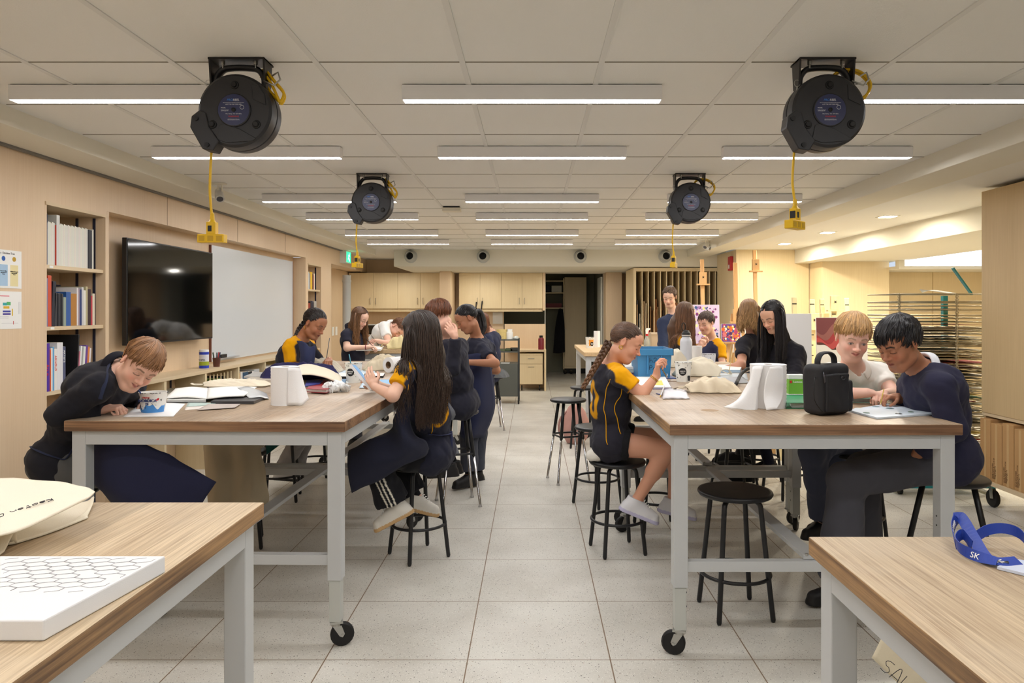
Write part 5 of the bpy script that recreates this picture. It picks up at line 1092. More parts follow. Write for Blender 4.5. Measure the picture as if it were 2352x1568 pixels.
def art(label, X, Y, z0, w, h, cols_, lean=.06, rz=0, white=False, pat=None):
    t = thing('canvas', label, 'canvas', (X, Y, z0), rz); R = rotx(-lean)
    MB().box(-w/2, w/2, 0, .018, 0, h, R=R).build('stretcher', M('cardwhite', (235, 236, 240), .7), t, bev=.001)
    g = np.random.default_rng(int(X*100)); mb = MB()
    if pat == 'dots':
        mb.box(-w/2+.003, w/2-.003, -.0012, -.0002, .003, h-.003, R=R, col=c(*cols_[0]))
        for k in range(150):
            a, b_ = g.uniform(-w/2+.02, w/2-.02), g.uniform(.02, h-.02); r_ = g.uniform(.006, .022); cc = cols_[g.integers(1, len(cols_))]
            v = np.array([(a+r_*math.cos(u), -.0014-.000005*k, b_+r_*math.sin(u)*g.uniform(.8, 1.2)) for u in np.linspace(0, 6.28, 9)[:-1]])@R.T; mb.add(v, [tuple(range(8))], col=c(*cc))
        mb.build('painted_face', PAINT, t, attr=True)
    elif pat == 'wave':
        mb.box(-w/2+.002, w/2-.002, -.0012, -.0002, .002, h-.002, R=R, col=c(246, 244, 240))
        n = 40
        for k, (off, cc) in enumerate(((.50, (96, 62, 58)), (.56, (196, 84, 84)), (.66, (166, 62, 66)), (.74, (150, 96, 92)), (.86, (120, 66, 70)))):
            xs_ = np.linspace(-w/2+.002, w/2-.002, n); lo = [h*(off-.12+.09*math.sin(x*17+k*.6)+.05*math.sin(x*31+k)) for x in xs_]; v = []
            for x, l in zip(xs_, lo): v += [(x, -.0014-.0003*k, min(max(l, h*.3), h-.003)), (x, -.0014-.0003*k, h-.002)]
            mb.add(np.array(v)@R.T, [(2*i, 2*i+2, 2*i+3, 2*i+1) for i in range(n-1)], col=c(*cc))
        mb.build('painted_face', PAINT, t, attr=True)
    return t
easel('wooden easel in front of the board rack with a tall mast', 2.36, 9.75, 2.20, 1.86, 1.02); easel('wooden easel holding the small bright dotted canvas', 2.585, 8.95, 2.10, 1.35, 1.08, rz=-.05)
easel('tallest wooden easel against the maple wall behind the girls', 3.14, 9.9, 2.34, 2.05, 1.0)
art('purple and yellow patterned canvas on the easel before the rack', 2.30, 9.66, 1.04, .50, .53, [(206, 190, 222), (120, 50, 110), (236, 226, 130), (30, 30, 34), (236, 232, 170), (60, 90, 140), (150, 120, 180)], pat='dots')
art('small bright purple and orange dotted canvas on an easel', 2.47, 8.83, 1.10, .24, .225, [(110, 70, 140), (226, 110, 50), (240, 236, 220), (60, 90, 170), (180, 60, 110), (236, 180, 60), (80, 40, 100), (220, 120, 130)], pat='dots')
for k, (px, top, Y, lb, rz) in enumerate(((1834, 682, 7.2, 'pale paint marked easel behind the white canvas', .1), (1873, 687, 7.6, 'pale paint marked easel left of the red painting', 0), (1898, 686, 8.4, 'pale easel behind the red painting, left one', .15), (1921, 684, 8.2, 'pale easel behind the red painting, middle one', -.1), (1953, 684, 8.6, 'pale easel behind the blond boy', 0))):
    easel(lb, (px-CX)/F*Y, Y, EYE+(713-top)/F*Y, 1.30 if k != 3 else 1.5, .80, rz, BIRCH, True)
art('large blank white canvas on an easel behind the black haired girl', (1830-CX)/F*7.0, 7.03, .82, .30, .64, [], 0.04, -.25)
art('white canvas with red and brown waves at its top behind the blond boy', (1937-CX)/F*7.2, 7.22, .95, .52, .47, [], .05, 0, pat='wave')
art('blank white canvas leaning beside the small dotted canvas', (1706-CX)/F*9.1, 9.15, .95, .22, .50, [], .04, 0)
b = (3.3, 7.6, 0); t = thing('trestle_table', 'low wooden paint table among the easels', 'table', b)
MB().box(2.45, 3.5, 7.35, 7.9, .70, .73).build('tabletop', EW, t, base=b)
for x in (2.5, 3.45):
    for y_ in (7.4, 7.85): MB().box(x-.025, x+.025, y_-.025, y_+.025, 0, .70).build('leg', EW, t, base=b)
# ------------------------------------------------------------------ drying rack with its papers
TEAL = M('teal_metal', (34, 128, 134), .45); WIRE = M('wire', (168, 158, 132), .4, .7)
b = (3.35, 5.95, 0); t = thing('drying_rack', 'tall wire drying rack crowded with sheets, teal frame', 'drying rack', b)
MB().box(2.93, 3.80, 5.72, 5.76, .06, .14).box(2.93, 3.80, 6.24, 6.28, .06, .14).box(2.93, 2.98, 5.72, 6.28, .06, .14).box(3.75, 3.80, 5.72, 6.28, .06, .14).box(3.62, 3.66, 6.26, 6.30, .1, 1.62).build('base_frame', TEAL, t, base=b)
for x in (2.99, 3.74):
    for y_ in (5.78, 6.22): MB().cyl((x-.012, y_, .03), (x+.012, y_, .03), .03, n=12).build('caster', RUB, t, base=b)
MB().bar(A(2188, 615, 5.88), A(2232, 676, 5.88), .012, .030, up=(0, 1, 0)).build('raised_arm', TEAL, t, base=b)
SH = MB(); SH.tube([(2.95, 5.75, 0), (3.79, 5.75, 0), (3.79, 6.25, 0), (2.95, 6.25, 0)], .0042, 6, closed=True)
for x in np.linspace(3.05, 3.7, 7): SH.tube([(x, 5.75, 0), (x, 6.25, 0)], .002, 4)
for y_ in (5.87, 6.0, 6.12): SH.tube([(2.95, y_, -.003), (3.79, y_, -.003)], .002, 4)
sh = SH.build('wire_shelf', WIRE, t, True, base=(b[0], b[1], -.17)); NS = 56; dz = 1.455/NS
for k in range(1, NS): s2 = sh.copy(); C.objects.link(s2); s2.parent = t; s2.location = (sh.location.x, sh.location.y, .17+k*dz); s2.rotation_euler = (.004*math.sin(k*3.1), .004*math.sin(k*1.7), 0)
for x in (2.962, 3.425):
    mb = MB()
    for k in range(NS): mb.tube([(x+.013*math.cos(a), 5.735, .175+k*dz+.011*math.sin(a)) for a in np.linspace(0, 6.28, 9)[:-1]], .003, 5, closed=True)
    mb.cyl((x, 5.735, .14), (x, 5.735, 1.63), .004, n=6); mb.build('spring_column', WIRE, t, True, base=b)
g2 = np.random.default_rng(21); proto = {}
pal = [(214, 210, 198), (230, 228, 220), (176, 168, 148), (120, 116, 96), (196, 190, 176), (236, 234, 228), (86, 100, 110), (150, 130, 96), (206, 206, 206), (170, 60, 50), (70, 110, 80), (220, 200, 120)]
for k in range(52):
    cc = pal[k % 12] if g2.uniform() > .35 else (224, 222, 212); kk = (cc, k % 3)
    if kk not in proto:
        y1 = .43+.02*(k % 3); q = [[(x, y_, .0012+.0045*abs(math.sin(x*9+y_*5+k))*(1 if y_ < .2 else .4)) for x in np.linspace(0, .62, 5)] for y_ in (0, .2, y1)]
        proto[kk] = MB().sheet(q, 4, .0012).build('drying_sheet', M('sh%d_%d' % (cc[0], cc[2]), cc, .8), None, True); o = proto[kk]
    else: o = proto[kk].copy(); C.objects.link(o)
    o.location = (2.97+g2.uniform(0, .17), 5.757+g2.uniform(0, .02), .1745+(k+1)*dz+.0025)
    tag(o, 'sheet of student work lying on a wire shelf of the drying rack', 'paper', 'sheets on the drying rack')
tag(MB().sheet([[A(2112, 664, 5.9)+(0, 0, .0), A(2140, 668, 5.85), A(2190, 676, 5.85)], [A(2118, 672, 6.1), A(2145, 666, 6.05), A(2200, 674, 6.1)]], 6, .002).build('loose_sheet', GREYP, None, True), 'curled grey sheet lying on top of the drying rack', 'paper')
# ------------------------------------------------------------------ tall mobile cabinet with cartons
CAB = wood('cabinet_maple', (216, 190, 146), (196, 168, 124), 2, 120, .5, .9, broad=4)
b = (3.8, 4.8, 0); t = thing('tall_cabinet', 'tall maple cabinet on casters at the right edge, carton bay below', 'cabinet', b)
MB().box(3.45, 4.15, 4.1, 5.46, .715, 2.40).build('body', CAB, t, bev=.002, base=b); MB().box(3.455, 3.475, 4.1, 5.46, .69, .714).build('bottom_rail', PWH, t, base=b)
MB().box(3.47, 4.15, 5.44, 5.46, .22, .715).build('side_panel', CAB, t, base=b); MB().box(4.13, 4.15, 4.1, 5.44, .22, .715).build('back_panel', CAB, t, base=b); MB().box(3.47, 4.13, 4.1, 4.12, .22, .715).build('side_panel', CAB, t, base=b)
MB().box(3.40, 4.15, 4.05, 5.50, .19, .22).build('base_board', PWH, t, base=b)
for x, y_ in ((3.50, 5.40), (3.50, 4.2), (4.05, 5.40), (4.05, 4.2)):
    w_ = MB().lathe([(.012, -.016), (.062, -.016), (.068, -.008), (.068, .008), (.062, .016), (.012, .016)], (x, y_, .068), 20, R=roty(math.pi/2)@rotz(.4)).build('caster', RUB, t, True, base=b, auto=40)
    MB().box(x-.03, x+.03, y_-.03, y_+.03, .178, .19).bar((x-.024, y_, .18), (x-.024, y_-.02, .07), .035, .004, up=(1, 0, 0)).build('caster_fork', ZINC, w_)
CARD = M('cardboard', (190, 148, 98), .85, vary=.06, vscale=5); INKB = M('carton_ink', (110, 78, 48), .8)
for k in range(5):
    y1 = 5.425-k*.128; h = .455-(k % 2)*.02; t = thing('carton', ('farthest', 'second', 'third', 'fourth', 'nearest')[k]+' of the upright cardboard cartons under the tall cabinet', 'carton', (3.42, y1, .22), group='cartons under the tall cabinet'); b = (3.42, y1, .22)
    MB().box(3.415, 3.95, y1-.124, y1-.003, .2205, .2205+h).build('carton_body', CARD, t, bev=.003, base=b); MB().box(3.4145, 3.4149, y1-.075, y1-.050, .2205, .2205+h-.004).build('tape', M('tape', (206, 170, 120), .3), t, base=b)
    if k: text('Item# CANVAS24\nDim(in) 52.5 X 11.5 X 24\nWeight(Kgs) 7.3', .015, (3.4140, y1-.062+.035, .245), (0, 0, 1), (0, 1, 0), INKB, t, base=b)
# ------------------------------------------------------------------ cord reels
YEL = M('cord_yellow', (222, 178, 16), .4); RB = M('reel_black', (40, 40, 43), .42, spec=.45, bump=.05, bscale=400); RB2 = M('reel_dark', (20, 20, 22), .5); RLAB = M('reel_label', (38, 44, 84), .3)
def reel(label, X, Y, zplug, prot, loop):
    o = np.array((X, Y, 2.304)); t = thing('cord_reel', label, 'cord reel', o, group='cord reels under the ceiling'); RX = rotx(math.pi/2)
    prof = [(.001, .062), (.140, .062), (.150, .054), (.153, .035), (.153, .006), (.147, .002), (.147, -.002), (.153, -.006), (.153, -.035), (.150, -.054), (.14, -.062), (.001, -.062)]
    MB().lathe(prof, n=56, R=RX).build('housing', RB, t, True, auto=35)
    mb = MB().lathe([(.068, .062), (.068, .068), (.062, .0695), (.001, .0695)], n=40, R=RX).prism([(.02, -.075), (.09, -.115), (.075, -.125), (-.03, -.133), (-.072, -.118), (-.06, -.06), (-.045, -.055)], .006, (0, -.0600, 0)).prism([(.075, .045), (.128, .02), (.125, .06), (.10, .10), (.072, .105)], .006, (0, -.0600, 0))
    mb.build('face_relief', RB, t, bev=.002)
    lab = MB().lathe([(.0635, .0696), (.0635, .0704), (.001, .0706)], n=40, R=RX).build('label_disc', RLAB, t)
    wt = M('label_white', (226, 228, 236), .5); f = lambda s_, sz, x, z, m, al='CENTER', sh=0: text(s_, sz, (x, -.0709, z), (1, 0, 0), (0, 0, 1), m, lab, align=al, depth=.0002, shear=sh)
    f('PRO', .0125, -.0035, .036, M('label_blue', (60, 130, 220), .5), 'RIGHT', .2); f('REEL', .0125, -.003, .036, wt, 'LEFT', .2); f('General Commercial Industrial Workstation', .0048, 0, .027, wt); f('60 FT. TRI-TAP CORD REEL', .0055, 0, .020, wt); f('MODEL', .006, -.052, .006, wt, 'LEFT'); f('Replacement Cord\n12 AWG SJTOW', .0042, -.052, -.002, wt, 'LEFT')
    f('Max. Rating  15A 125V 60Hz', .0055, 0, -.018, wt); f('WARNING', .009, 0, -.030, M('label_red', (200, 50, 50), .5)); f('Read all instructions before use\nKeep cord away from heat and oil', .0036, 0, -.039, wt)
    MB().tube([(.034+.008*math.cos(a), -.0709, .010+.008*math.sin(a)) for a in np.linspace(0, 6.28, 17)[:-1]], .0007, 4, closed=True).build('mark_ring', wt, lab)
    for a in (90, 212, 328): a = math.radians(a); MB().lathe([(.018, 0), (.016, .004), (.012, .005), (.011, .012), (.009, .014), (.001, .014)], (.105*math.cos(a), -.062, .105*math.sin(a)-.002), 18, R=RX).build('screw_boss', RB2, t, True, auto=35)
    MB().lathe([(.009, .0), (.008, .004), (.001, .004)], (0, -.0705, 0), 12, R=RX).build('axle', RB2, t, True)
    h = catmull(np.array([(-.100, 0, .100), (-.098, 0, .150), (-.072, 0, .184), (-.03, 0, .192), (.03, 0, .192), (.072, 0, .184), (.098, 0, .150), (.100, 0, .100)], float), 5); MB().tube(h, .0125, 10, up=(0, 1, 0), flat=1.7).build('handle', RB, t, True)
    zt = .222-.0005; mb = MB().box(-.115, .115, -.05, .06, zt-.008, zt)
    for s in (-1, 1): mb.prism([(-.045, 0), (.045, 0), (.03, -.115), (-.0, -.130), (-.03, -.115)], .008*s, (s*.107, 0, zt), (0, 1, 0), (0, 0, 1))
    mb.build('bracket', M('bracket_black', (30, 28, 28), .4), t, bev=.001)
    for s in (-.065, .07): MB().cyl((s, -.02, zt-.008), (s, -.02, zt-.022), .009, n=6).cyl((s, -.02, zt-.022), (s, -.02, zt-.036), .004, n=6).build('bolt', ZINC, t)
    MB().tube([(.105, -.03, .13), (.15, -.035, .11), (.175, -.03, .135), (.165, -.03, .165), (.14, -.03, .15)], .004, 8).build('hook', ZINC, t, True); MB().tube([(-.12+.012*math.cos(a), -.03, .12+.014*math.sin(a)) for a in np.linspace(0, 6.28, 13)], .0014, 5).tube([(-.12, -.03, .106), (-.122, -.03, .07)], .003, 5).build('pin_ring', ZINC, t)
    for k in range(2): MB().tube(catmull(np.array(loop)+(0, .012*k, -.006*k), 7), .0058, 8).build('spare_cord', YEL, t, True)
    mb = MB().prism([(-.140, .000), (-.172, -.025), (-.178, -.070), (-.128, -.158), (-.085, -.166), (-.06, -.125), (-.10, -.07), (-.115, -.01)], .070, (0, .0, 0))
    mb.build('outlet_guard', RB, t, bev=.004)
    for q in ((-.152, -.035), (-.108, -.142)): MB().cyl((q[0], -.076, q[1]), (q[0], .01, q[1]), .010, n=12).build('roller', RB2, t, True, auto=40)
    xp = -.118; zb = zplug-2.304
    MB().tube(catmull(np.array([(-.112, 0, -.075), (xp-.004, -.0, -.16), (xp-.010, 0, (zb+.06)*.5-.08), (xp-.006, 0, zb+.12), (xp, 0, zb+.075)], float), 6), .0055, 8).build('hanging_cord', YEL, t, True)
    R = rotz(prot); q = np.array((xp, 0, zb)); pl = MB().box(-.019, .019, -.016, .016, .0, .052, R=R, o=q).box(-.055, .055, -.019, .019, -.034, .001, R=R, o=q).tube([q+(0, 0, .05), q+(0, 0, .062), q+(0, 0, .09)], [.017, .010, .008], 10).build('plug_block', YEL, t, bev=.004)
    for s in (-.036, 0, .036): MB().box(s-.012, s+.012, -.0196, -.0188, -.028, -.006, R=R, o=q).build('socket', M('socket_dark_yellow', (190, 150, 20), .5), pl)
    MB().box(-.0195, -.0188, -.012, .012, .010, .040, R=R, o=q).box(-.012, .004, -.0166, -.016, .012, .036, R=R, o=q).build('rating_tag', RB2, pl)
lpA = [(.075, .01, .165), (.10, 0, .185), (.15, -.02, .13), (.185, -.02, .085), (.175, -.02, .05), (.165, -.02, .055), (.12, 0, .10), (.10, .01, .14), (.09, 0, .178), (.135, -.02, .12), (.17, -.025, .045)]
lpB = [(.04, .01, .160), (.075, 0, .185), (.14, -.01, .178), (.185, -.01, .14), (.19, -.01, .105), (.165, -.005, .07), (.12, .0, .062)]
reel('black cord reel with yellow cord at upper left, nearest on that side', -1.21, 2.955, 1.805, .0, lpA); reel('black cord reel with yellow cord at upper right, nearest on that side', 1.21, 2.955, 1.862, .75, lpB)
reel('farther black cord reel of the left side, above the girl with glasses', -1.21, 5.41, 1.85, 1.3, lpA); reel('farther black cord reel of the right side, before an air nozzle', 1.195, 5.41, 1.85, 1.2, lpB)
# ------------------------------------------------------------------ things on the tables
CANVAS = (228, 218, 196)
def bag_cloth(name, label, pts, th=.02, cat='bag', col=CANVAS, noise=.006, parent=None, sub=7, nf=12, seed=0):
    mb = MB().sheet(pts, sub, th, col=c(*col), noise=noise, nf=nf, seed=seed); o = mb.build(name, CLOTH, None, True, attr=True); return tag(o, label, cat)
def heap(name, label, cat, o, rx, ry, hz, col, rz=0, h=.0075, noise=.012, freq=15, seed=0., extra=(), m=CLOTH, sink=.25):
    """soft folded cloth lying on z=o[2]: a rounded outline, steep sides, sharp folds over the top"""
    o = np.array(o, float); nr, nt = 34, 120; th = np.arange(nt)/nt*2*math.pi; ct, st = np.cos(th), np.sin(th)
    e = 3.2; R0 = 1/((np.abs(ct)**e+np.abs(st)**e)**(1/e)); R0 = R0*(1+.10*np.sin(2*th+seed)+.06*np.sin(3*th+seed*2.1)+.025*np.sin(7*th+seed))
    u = np.linspace(0, 1, nr)[:, None]; x = rx*u*R0*ct; y = ry*u*R0*st; q = np.stack([x.ravel(), y.ravel(), np.full(x.size, seed)], -1)*freq
    w = np.stack([q[:, 0]*.55+q[:, 1]*.25, q[:, 1]*1.3-q[:, 0]*.2, q[:, 2]], -1); n1 = np.clip(1-np.abs(wob(w))*2.0, 0, 1)**1.4; n2 = np.clip(1-np.abs(wob(w*2.1+3))*2.4, 0, 1)**1.3; n3 = wob(w*.45+7)
    prof = np.clip(1-u**5, 0, 1)**.6*(1-.25*u**2); z = (hz*(.62+.22*n3)).reshape(x.shape)*prof+(noise*(1.5*n1+.6*n2)).reshape(x.shape)*np.clip((1-u)*6, 0, 1)+.001
    bulge = 1+.10*n1.reshape(x.shape)*u**6; ca, sa = math.cos(rz), math.sin(rz); X, Y = x*bulge, y*bulge
    v = np.stack([o[0]+X*ca-Y*sa, o[1]+X*sa+Y*ca, o[2]+np.maximum(z, .001)], -1).reshape(-1, 3); f = [(i*nt+j, i*nt+(j+1) % nt, (i+1)*nt+(j+1) % nt, (i+1)*nt+j)[::-1] for i in range(1, nr-1) for j in range(nt)]
    f = [q_[::-1] for q_ in f]; mb = MB(); mb.add(v, f+[tuple(nt+j for j in range(nt)), tuple((nr-1)*nt+j for j in range(nt-1, -1, -1))], col=c(*col)); b0 = mb.build(name, m, None, True, attr=True); return tag(b0, label, cat)
def tote(label, o, rx, ry, hz, col, rz=0, seed=0., flip=1):
    """slumped canvas bag: a creased upper panel over a flat lower one, an open mouth with a hem at one end, straps"""
    g = np.random.default_rng(int(seed*7)+1); o = np.array(o, float); t = thing('tote_bag', label, 'bag', o, rz); n = 7; P = []; lo = []; hz *= .78
    for v in np.linspace(-1, 1, n):
        row, r2 = [], []
        for u in np.linspace(-1, 1, n):
            m = u*flip; x = rx*u*(1+.05*g.normal())*(1-.06*v*v); y = ry*v*(1+.06*g.normal())*(1-.10*u*u)
            z = hz*(1-max(-m, 0)**3*.55)*(1-max(m, 0)**2.2)*(1-abs(v)**4)*(1+.13*g.normal()*(abs(u) < .99)*(abs(v) < .9))+.006
            row.append((x, y-.10*ry*(z/hz), max(z, .006))); r2.append((x*.98, y*.98, .003))
        P.append(row); lo.append(r2)
    P = np.array(P); mb = MB(); Q = catmull(P, 7); Q = np.swapaxes(catmull(np.swapaxes(Q, 0, 1), 7), 0, 1); sh = Q.shape; q = Q.reshape(-1, 3)
    w = np.stack([q[:, 0]*16+q[:, 1]*9, q[:, 1]*30-q[:, 0]*7, q[:, 2]*12+seed], -1); rdg = np.clip(1-np.abs(wob(w))*2.6, 0, 1)**1.5*.010+np.clip(1-np.abs(wob(w*1.7+4))*3, 0, 1)*.005
    q[:, 2] += rdg*np.clip(q[:, 2]/.03, 0, 1); Q = q.reshape(sh); mb.sheet(Q, 1, .0035, col=c(*col)); mb.build('upper_panel', CLOTH, t, True, attr=True)
    MB().sheet(lo, 3, .003, col=c(*[x*.93 for x in col])).build('lower_panel', CLOTH, t, True, attr=True)
    e = Q[:, 0 if flip > 0 else -1]; MB().tube(e, .0042, 8, col=c(*[x*.97 for x in col])).build('hem', CLOTH, t, True, attr=True)
    e = Q[0]+(0, -.001, .001); MB().tube(e, .0030, 6, col=c(*[x*.94 for x in col])).build('seam', CLOTH, t, True, attr=True)
    x0 = -rx*flip; MB().tube(catmull(np.array([(x0, -.3*ry, hz*.42), (x0-.05*flip, -.5*ry, hz*.5), (x0-.075*flip, -.2*ry, .02), (x0-.07*flip, .2*ry, .012), (x0-.02*flip, .35*ry, hz*.3)], float), 6), .010, 8, flat=.3, up=(0, 0, 1), col=c(*col)).build('strap', CLOTH, t, True, attr=True)
    return t
def heap_or_tote(name, label, cat, o, rx, ry, hz, col, rz=0, seed=0., **k): return tote(label, o, rx, ry, hz, col, rz, seed, -1 if seed in (21, 12) else 1)
def towel_roll(label, px, py, d, h, H=HT, lying=None, flap=None):
    o = TP(px, py, H); t = thing('paper_towel_roll', label, 'paper towel', o); r = d/2; TW = M('towel', (236, 236, 236), .9, bump=.15, bscale=160)
    n = 48; prof = [(.020, .0), (r, 0)]+[(r-.0012*(k % 2), .001+(h-.002)*k/24) for k in range(25)]+[(r, h), (.020, h)]
    MB().lathe(prof, n=n).build('roll', TW, t, True, auto=50); MB().lathe([(.0195, h), (.0195, .002)], n=24).build('core', M('core_card', (150, 120, 90), .9), t, True)
    return t, o, TW
t, o, TW = towel_roll('standing paper towel roll on the left table with a loose sheet at its right', 655, 928, .142, .195)
z0, z1 = .003, .192
MB().sheet([[(.035, -.063, z1), (.058, -.046, z1), (.068, -.02, z1-.004), (.071, .02, z1-.006)], [(.035, -.064, .10), (.065, -.050, .10), (.085, -.035, .10), (.10, -.0, .10)], [(.035, -.066, z0), (.075, -.062, z0), (.105, -.06, z0), (.128, -.015, .03)]], 6, .001).build('loose_sheet', TW, t, True)
t, o, TW = towel_roll('big standing paper towel roll on the right table, sheets trailing left', 1764, 934, .178, .215)
MB().sheet([[(-.085, -.03, .17), (-.09, -.05, .205), (-.05, -.080, .21)], [(-.13, -.05, .10), (-.12, -.08, .10), (-.075, -.086, .10)], [(-.19, -.075, .035), (-.17, -.10, .03), (-.085, -.10, .003)], [(-.235, -.04, .004), (-.20, -.10, .002), (-.10, -.105, .001)]], 6, .0012, noise=.006, nf=18).build('trailing_sheet', TW, t, True)
MB().sheet([[(-.02, -.090, .21), (.02, -.089, .21), (.045, -.080, .208)], [(-.045, -.094, .14), (.01, -.094, .14), (.05, -.085, .14)], [(-.055, -.10, .06), (-.005, -.10, .07), (.045, -.09, .06)], [(-.05, -.125, .003), (-.03, -.13, .003), (.0, -.125, .003)]], 6, .0012, noise=.008, nf=20).build('loose_sheet', TW, t, True)
def cup_tub(name, label, px, py, rt, rb, h, H=HT, wall=(236, 236, 230), rim=(60, 60, 60), cat='tub'):
    o = TP(px, py, H); t = thing(name, label, cat, o); MB().lathe([(.001, 0), (rb, 0), (rt, h), (rt+.002, h+.001), (rt+.002, h+.005), (rt-.003, h+.005), (rt-.004, h), (rb-.002, .003), (.001, .003)], n=36).build('tub', M('tub%d' % wall[0], wall, .4, vary=.06, vscale=40), t, True, auto=50)
    g = np.random.default_rng(int(px)); mb = MB()
    for k in range(26): a = g.uniform(0, 6.28); w_ = g.uniform(.05, .3); rr = rt+.0026; mb.tube([(rr*math.cos(b_), rr*math.sin(b_), h+.003+g.normal(0, .001)) for b_ in np.linspace(a, a+w_, 5)], g.uniform(.0008, .0022), 5)
    for k in range(16):
        a = g.uniform(-2.8, -.3); z = h*g.uniform(.1, .95); r_ = rb+(rt-rb)*z/h+.0006; mb.tube([(r_*math.cos(a+.06*j), r_*math.sin(a+.06*j), z+g.normal(0, .004)) for j in range(3)], g.uniform(.0006, .0018), 5)
    mb.build('paint_splash', M('pt_dark', rim, .5), t, True)['kind'] = 'stuff'; return t, o
def arc_patch(t, a0, a1, z0, z1, rb, rt, h, m, name, dr=.0008, shape=None):
    v = []; n = 24; kk = 8
    for i in range(kk+1):
        for j in range(n+1):
            u, w = j/n, i/kk; a = a0+(a1-a0)*u; lo, hi = (z0, z1) if shape is None else shape(u); z = lo+(hi-lo)*w; r = rb+(rt-rb)*z/h+dr; v.append((r*math.cos(a), r*math.sin(a), z))
    f = [(i*(n+1)+j, i*(n+1)+j+1, (i+1)*(n+1)+j+1, (i+1)*(n+1)+j) for i in range(kk) for j in range(n)]; return MB().add(v, f).build(name, m, t, True)
t, o = cup_tub('cottage_cheese_tub', 'white and blue cottage cheese tub with red leaf before the smiling boy', 352, 946, .061, .050, .092)
arc_patch(t, -math.pi, 0, .004, .04, .050, .061, .092, M('label_lake', (72, 140, 206), .45, vary=.15, vscale=60), 'blue_band', shape=lambda u: (.003, .032+.010*math.sin(u*14)+.006*math.sin(u*31)))
text('NORDICA', .0185, (-.038, -.0600, .055), (1, 0, 0), (0, .13, 1), M('nordica_blue', (40, 60, 120), .5), t, depth=.0022); text('Gay Lea', .010, (-.018, -.0615, .073), (1, 0, 0), (0, .13, 1), M('leaf_red', (200, 40, 46), .5), t, depth=.002); text('2%', .014, (-.008, -.0580, .040), (1, 0, 0), (0, .13, 1), M('nordica_blue'), t, depth=.002)
lf = [(0, .0), (.004, .004), (.009, .003), (.008, .008), (.011, .011), (.006, .013), (.004, .017), (0, .014), (-.004, .017), (-.006, .013), (-.011, .011), (-.008, .008), (-.009, .003), (-.004, .004)]
MB().prism(lf, -.003, (.040, -.0425, .058), (.8, .6, 0), (0, .05, 1)).build('maple_leaf', M('leaf_red'), t)
def logo(t, a, z, rb, rt, h, r_=.026, words=('LIBERTE', 'GREC')):
    rr = rb+(rt-rb)*z/h; w = r_/rr; arc_patch(t, a-w, a+w, 0, 1, rb, rt, h, INK, 'logo_disc', .0010, shape=lambda u: (z-r_*math.sqrt(max(0, 1-(2*u-1)**2)), z+r_*math.sqrt(max(0, 1-(2*u-1)**2))))
    ux = (-math.sin(a), math.cos(a), 0); n_ = np.array((math.cos(a), math.sin(a), 0))
    for k, wd in enumerate(words): text(wd, .0105, n_*(rr+.0012)+(0, 0, z+.001-k*.012), ux, (0, 0, 1), PAPER, t, align='CENTER', depth=.0022)
t, o = cup_tub('yogurt_tub', 'paint splashed yogurt tub on the left table with a teal brush inside', 812, 878, .056, .045, .128); logo(t, -1.75, .072, .045, .056, .128); TUBL = o
t, o = cup_tub('yogurt_tub', 'paint splashed yogurt tub with black disc near the foil packet on the right table', 1569, 876, .056, .044, .130); logo(t, -1.85, .070, .044, .056, .130)
MB().box(.022, .036, -.0505, -.047, .010, .045).build('barcode', INK, t)
t, o = cup_tub('yogurt_tub', 'paint splashed yogurt tub standing beside the white bottle\'s canvas bag', 1628, 850, .056, .045, .130, wall=(222, 222, 228)); MB().box(-.040, -.024, -.052, -.044, .080, .098).build('red_mark', M('leaf_red'), t)
t, o = cup_tub('yogurt_tub', 'clean yogurt tub with orange print on the far right table', 1355, 799, .058, .046, .135); arc_patch(t, -1.9, -.7, .03, .11, .046, .058, .135, M('print_orange', (236, 160, 60), .5), 'orange_print'); logo(t, -1.1, .055, .046, .058, .135)
pencil(TUBL+(0, .01, .01), TUBL+(-.035, .02, .19), 'teal handled paintbrush standing in the yogurt tub on the left table', (60, 130, 150), .0042)
t = thing('paper_towel_roll', 'thin white paper roll standing on the far right table', 'paper towel', TP(1371, 797)); MB().lathe([(.018, 0), (.042, 0), (.042, .215), (.018, .215)], n=28).build('roll', TW, t, True, auto=50)
# sheets, books and laptop of the left table
def flat(name, label, quad, th=.0015, col=(240, 240, 236), cat='paper', H=HT, lift=0., m=None, n=.0008):
    p = [TP(*q, H)+(0, 0, th/2+lift+.0006) for q in quad]; G = [[p[0], (p[0]+p[1])/2, p[1]], [(p[0]+p[3])/2, sum(p)/4, (p[1]+p[2])/2], [p[3], (p[3]+p[2])/2, p[2]]]
    G = np.array(G); mb = MB().sheet(G, 5, th); o = mb.build(name, m or M('flat%d_%d_%d' % col, col, .75), None, th < .003); return tag(o, label, cat)
flat('paper_towel_sheet', 'white paper towel lying under the cottage cheese tub', [(283, 958), (330, 922), (425, 928), (398, 957)], .002, (240, 240, 240), 'paper towel')
flat('drawing_sheet', 'sheet with red and green pencil drawing beside the cottage cheese tub', [(424, 942), (430, 926), (505, 927), (480, 938)], .001, (222, 214, 206)); flat('colour_chart', 'sheet printed with coloured bars beside the cottage cheese tub', [(428, 935), (432, 926), (505, 926), (476, 932)], .001, (178, 196, 190), lift=.0022)
flat('tracing_sheet', 'greyish tracing sheet lying in front of the laptop', [(452, 944), (478, 930), (552, 930), (540, 938)], .001, (186, 174, 166), lift=.0042)
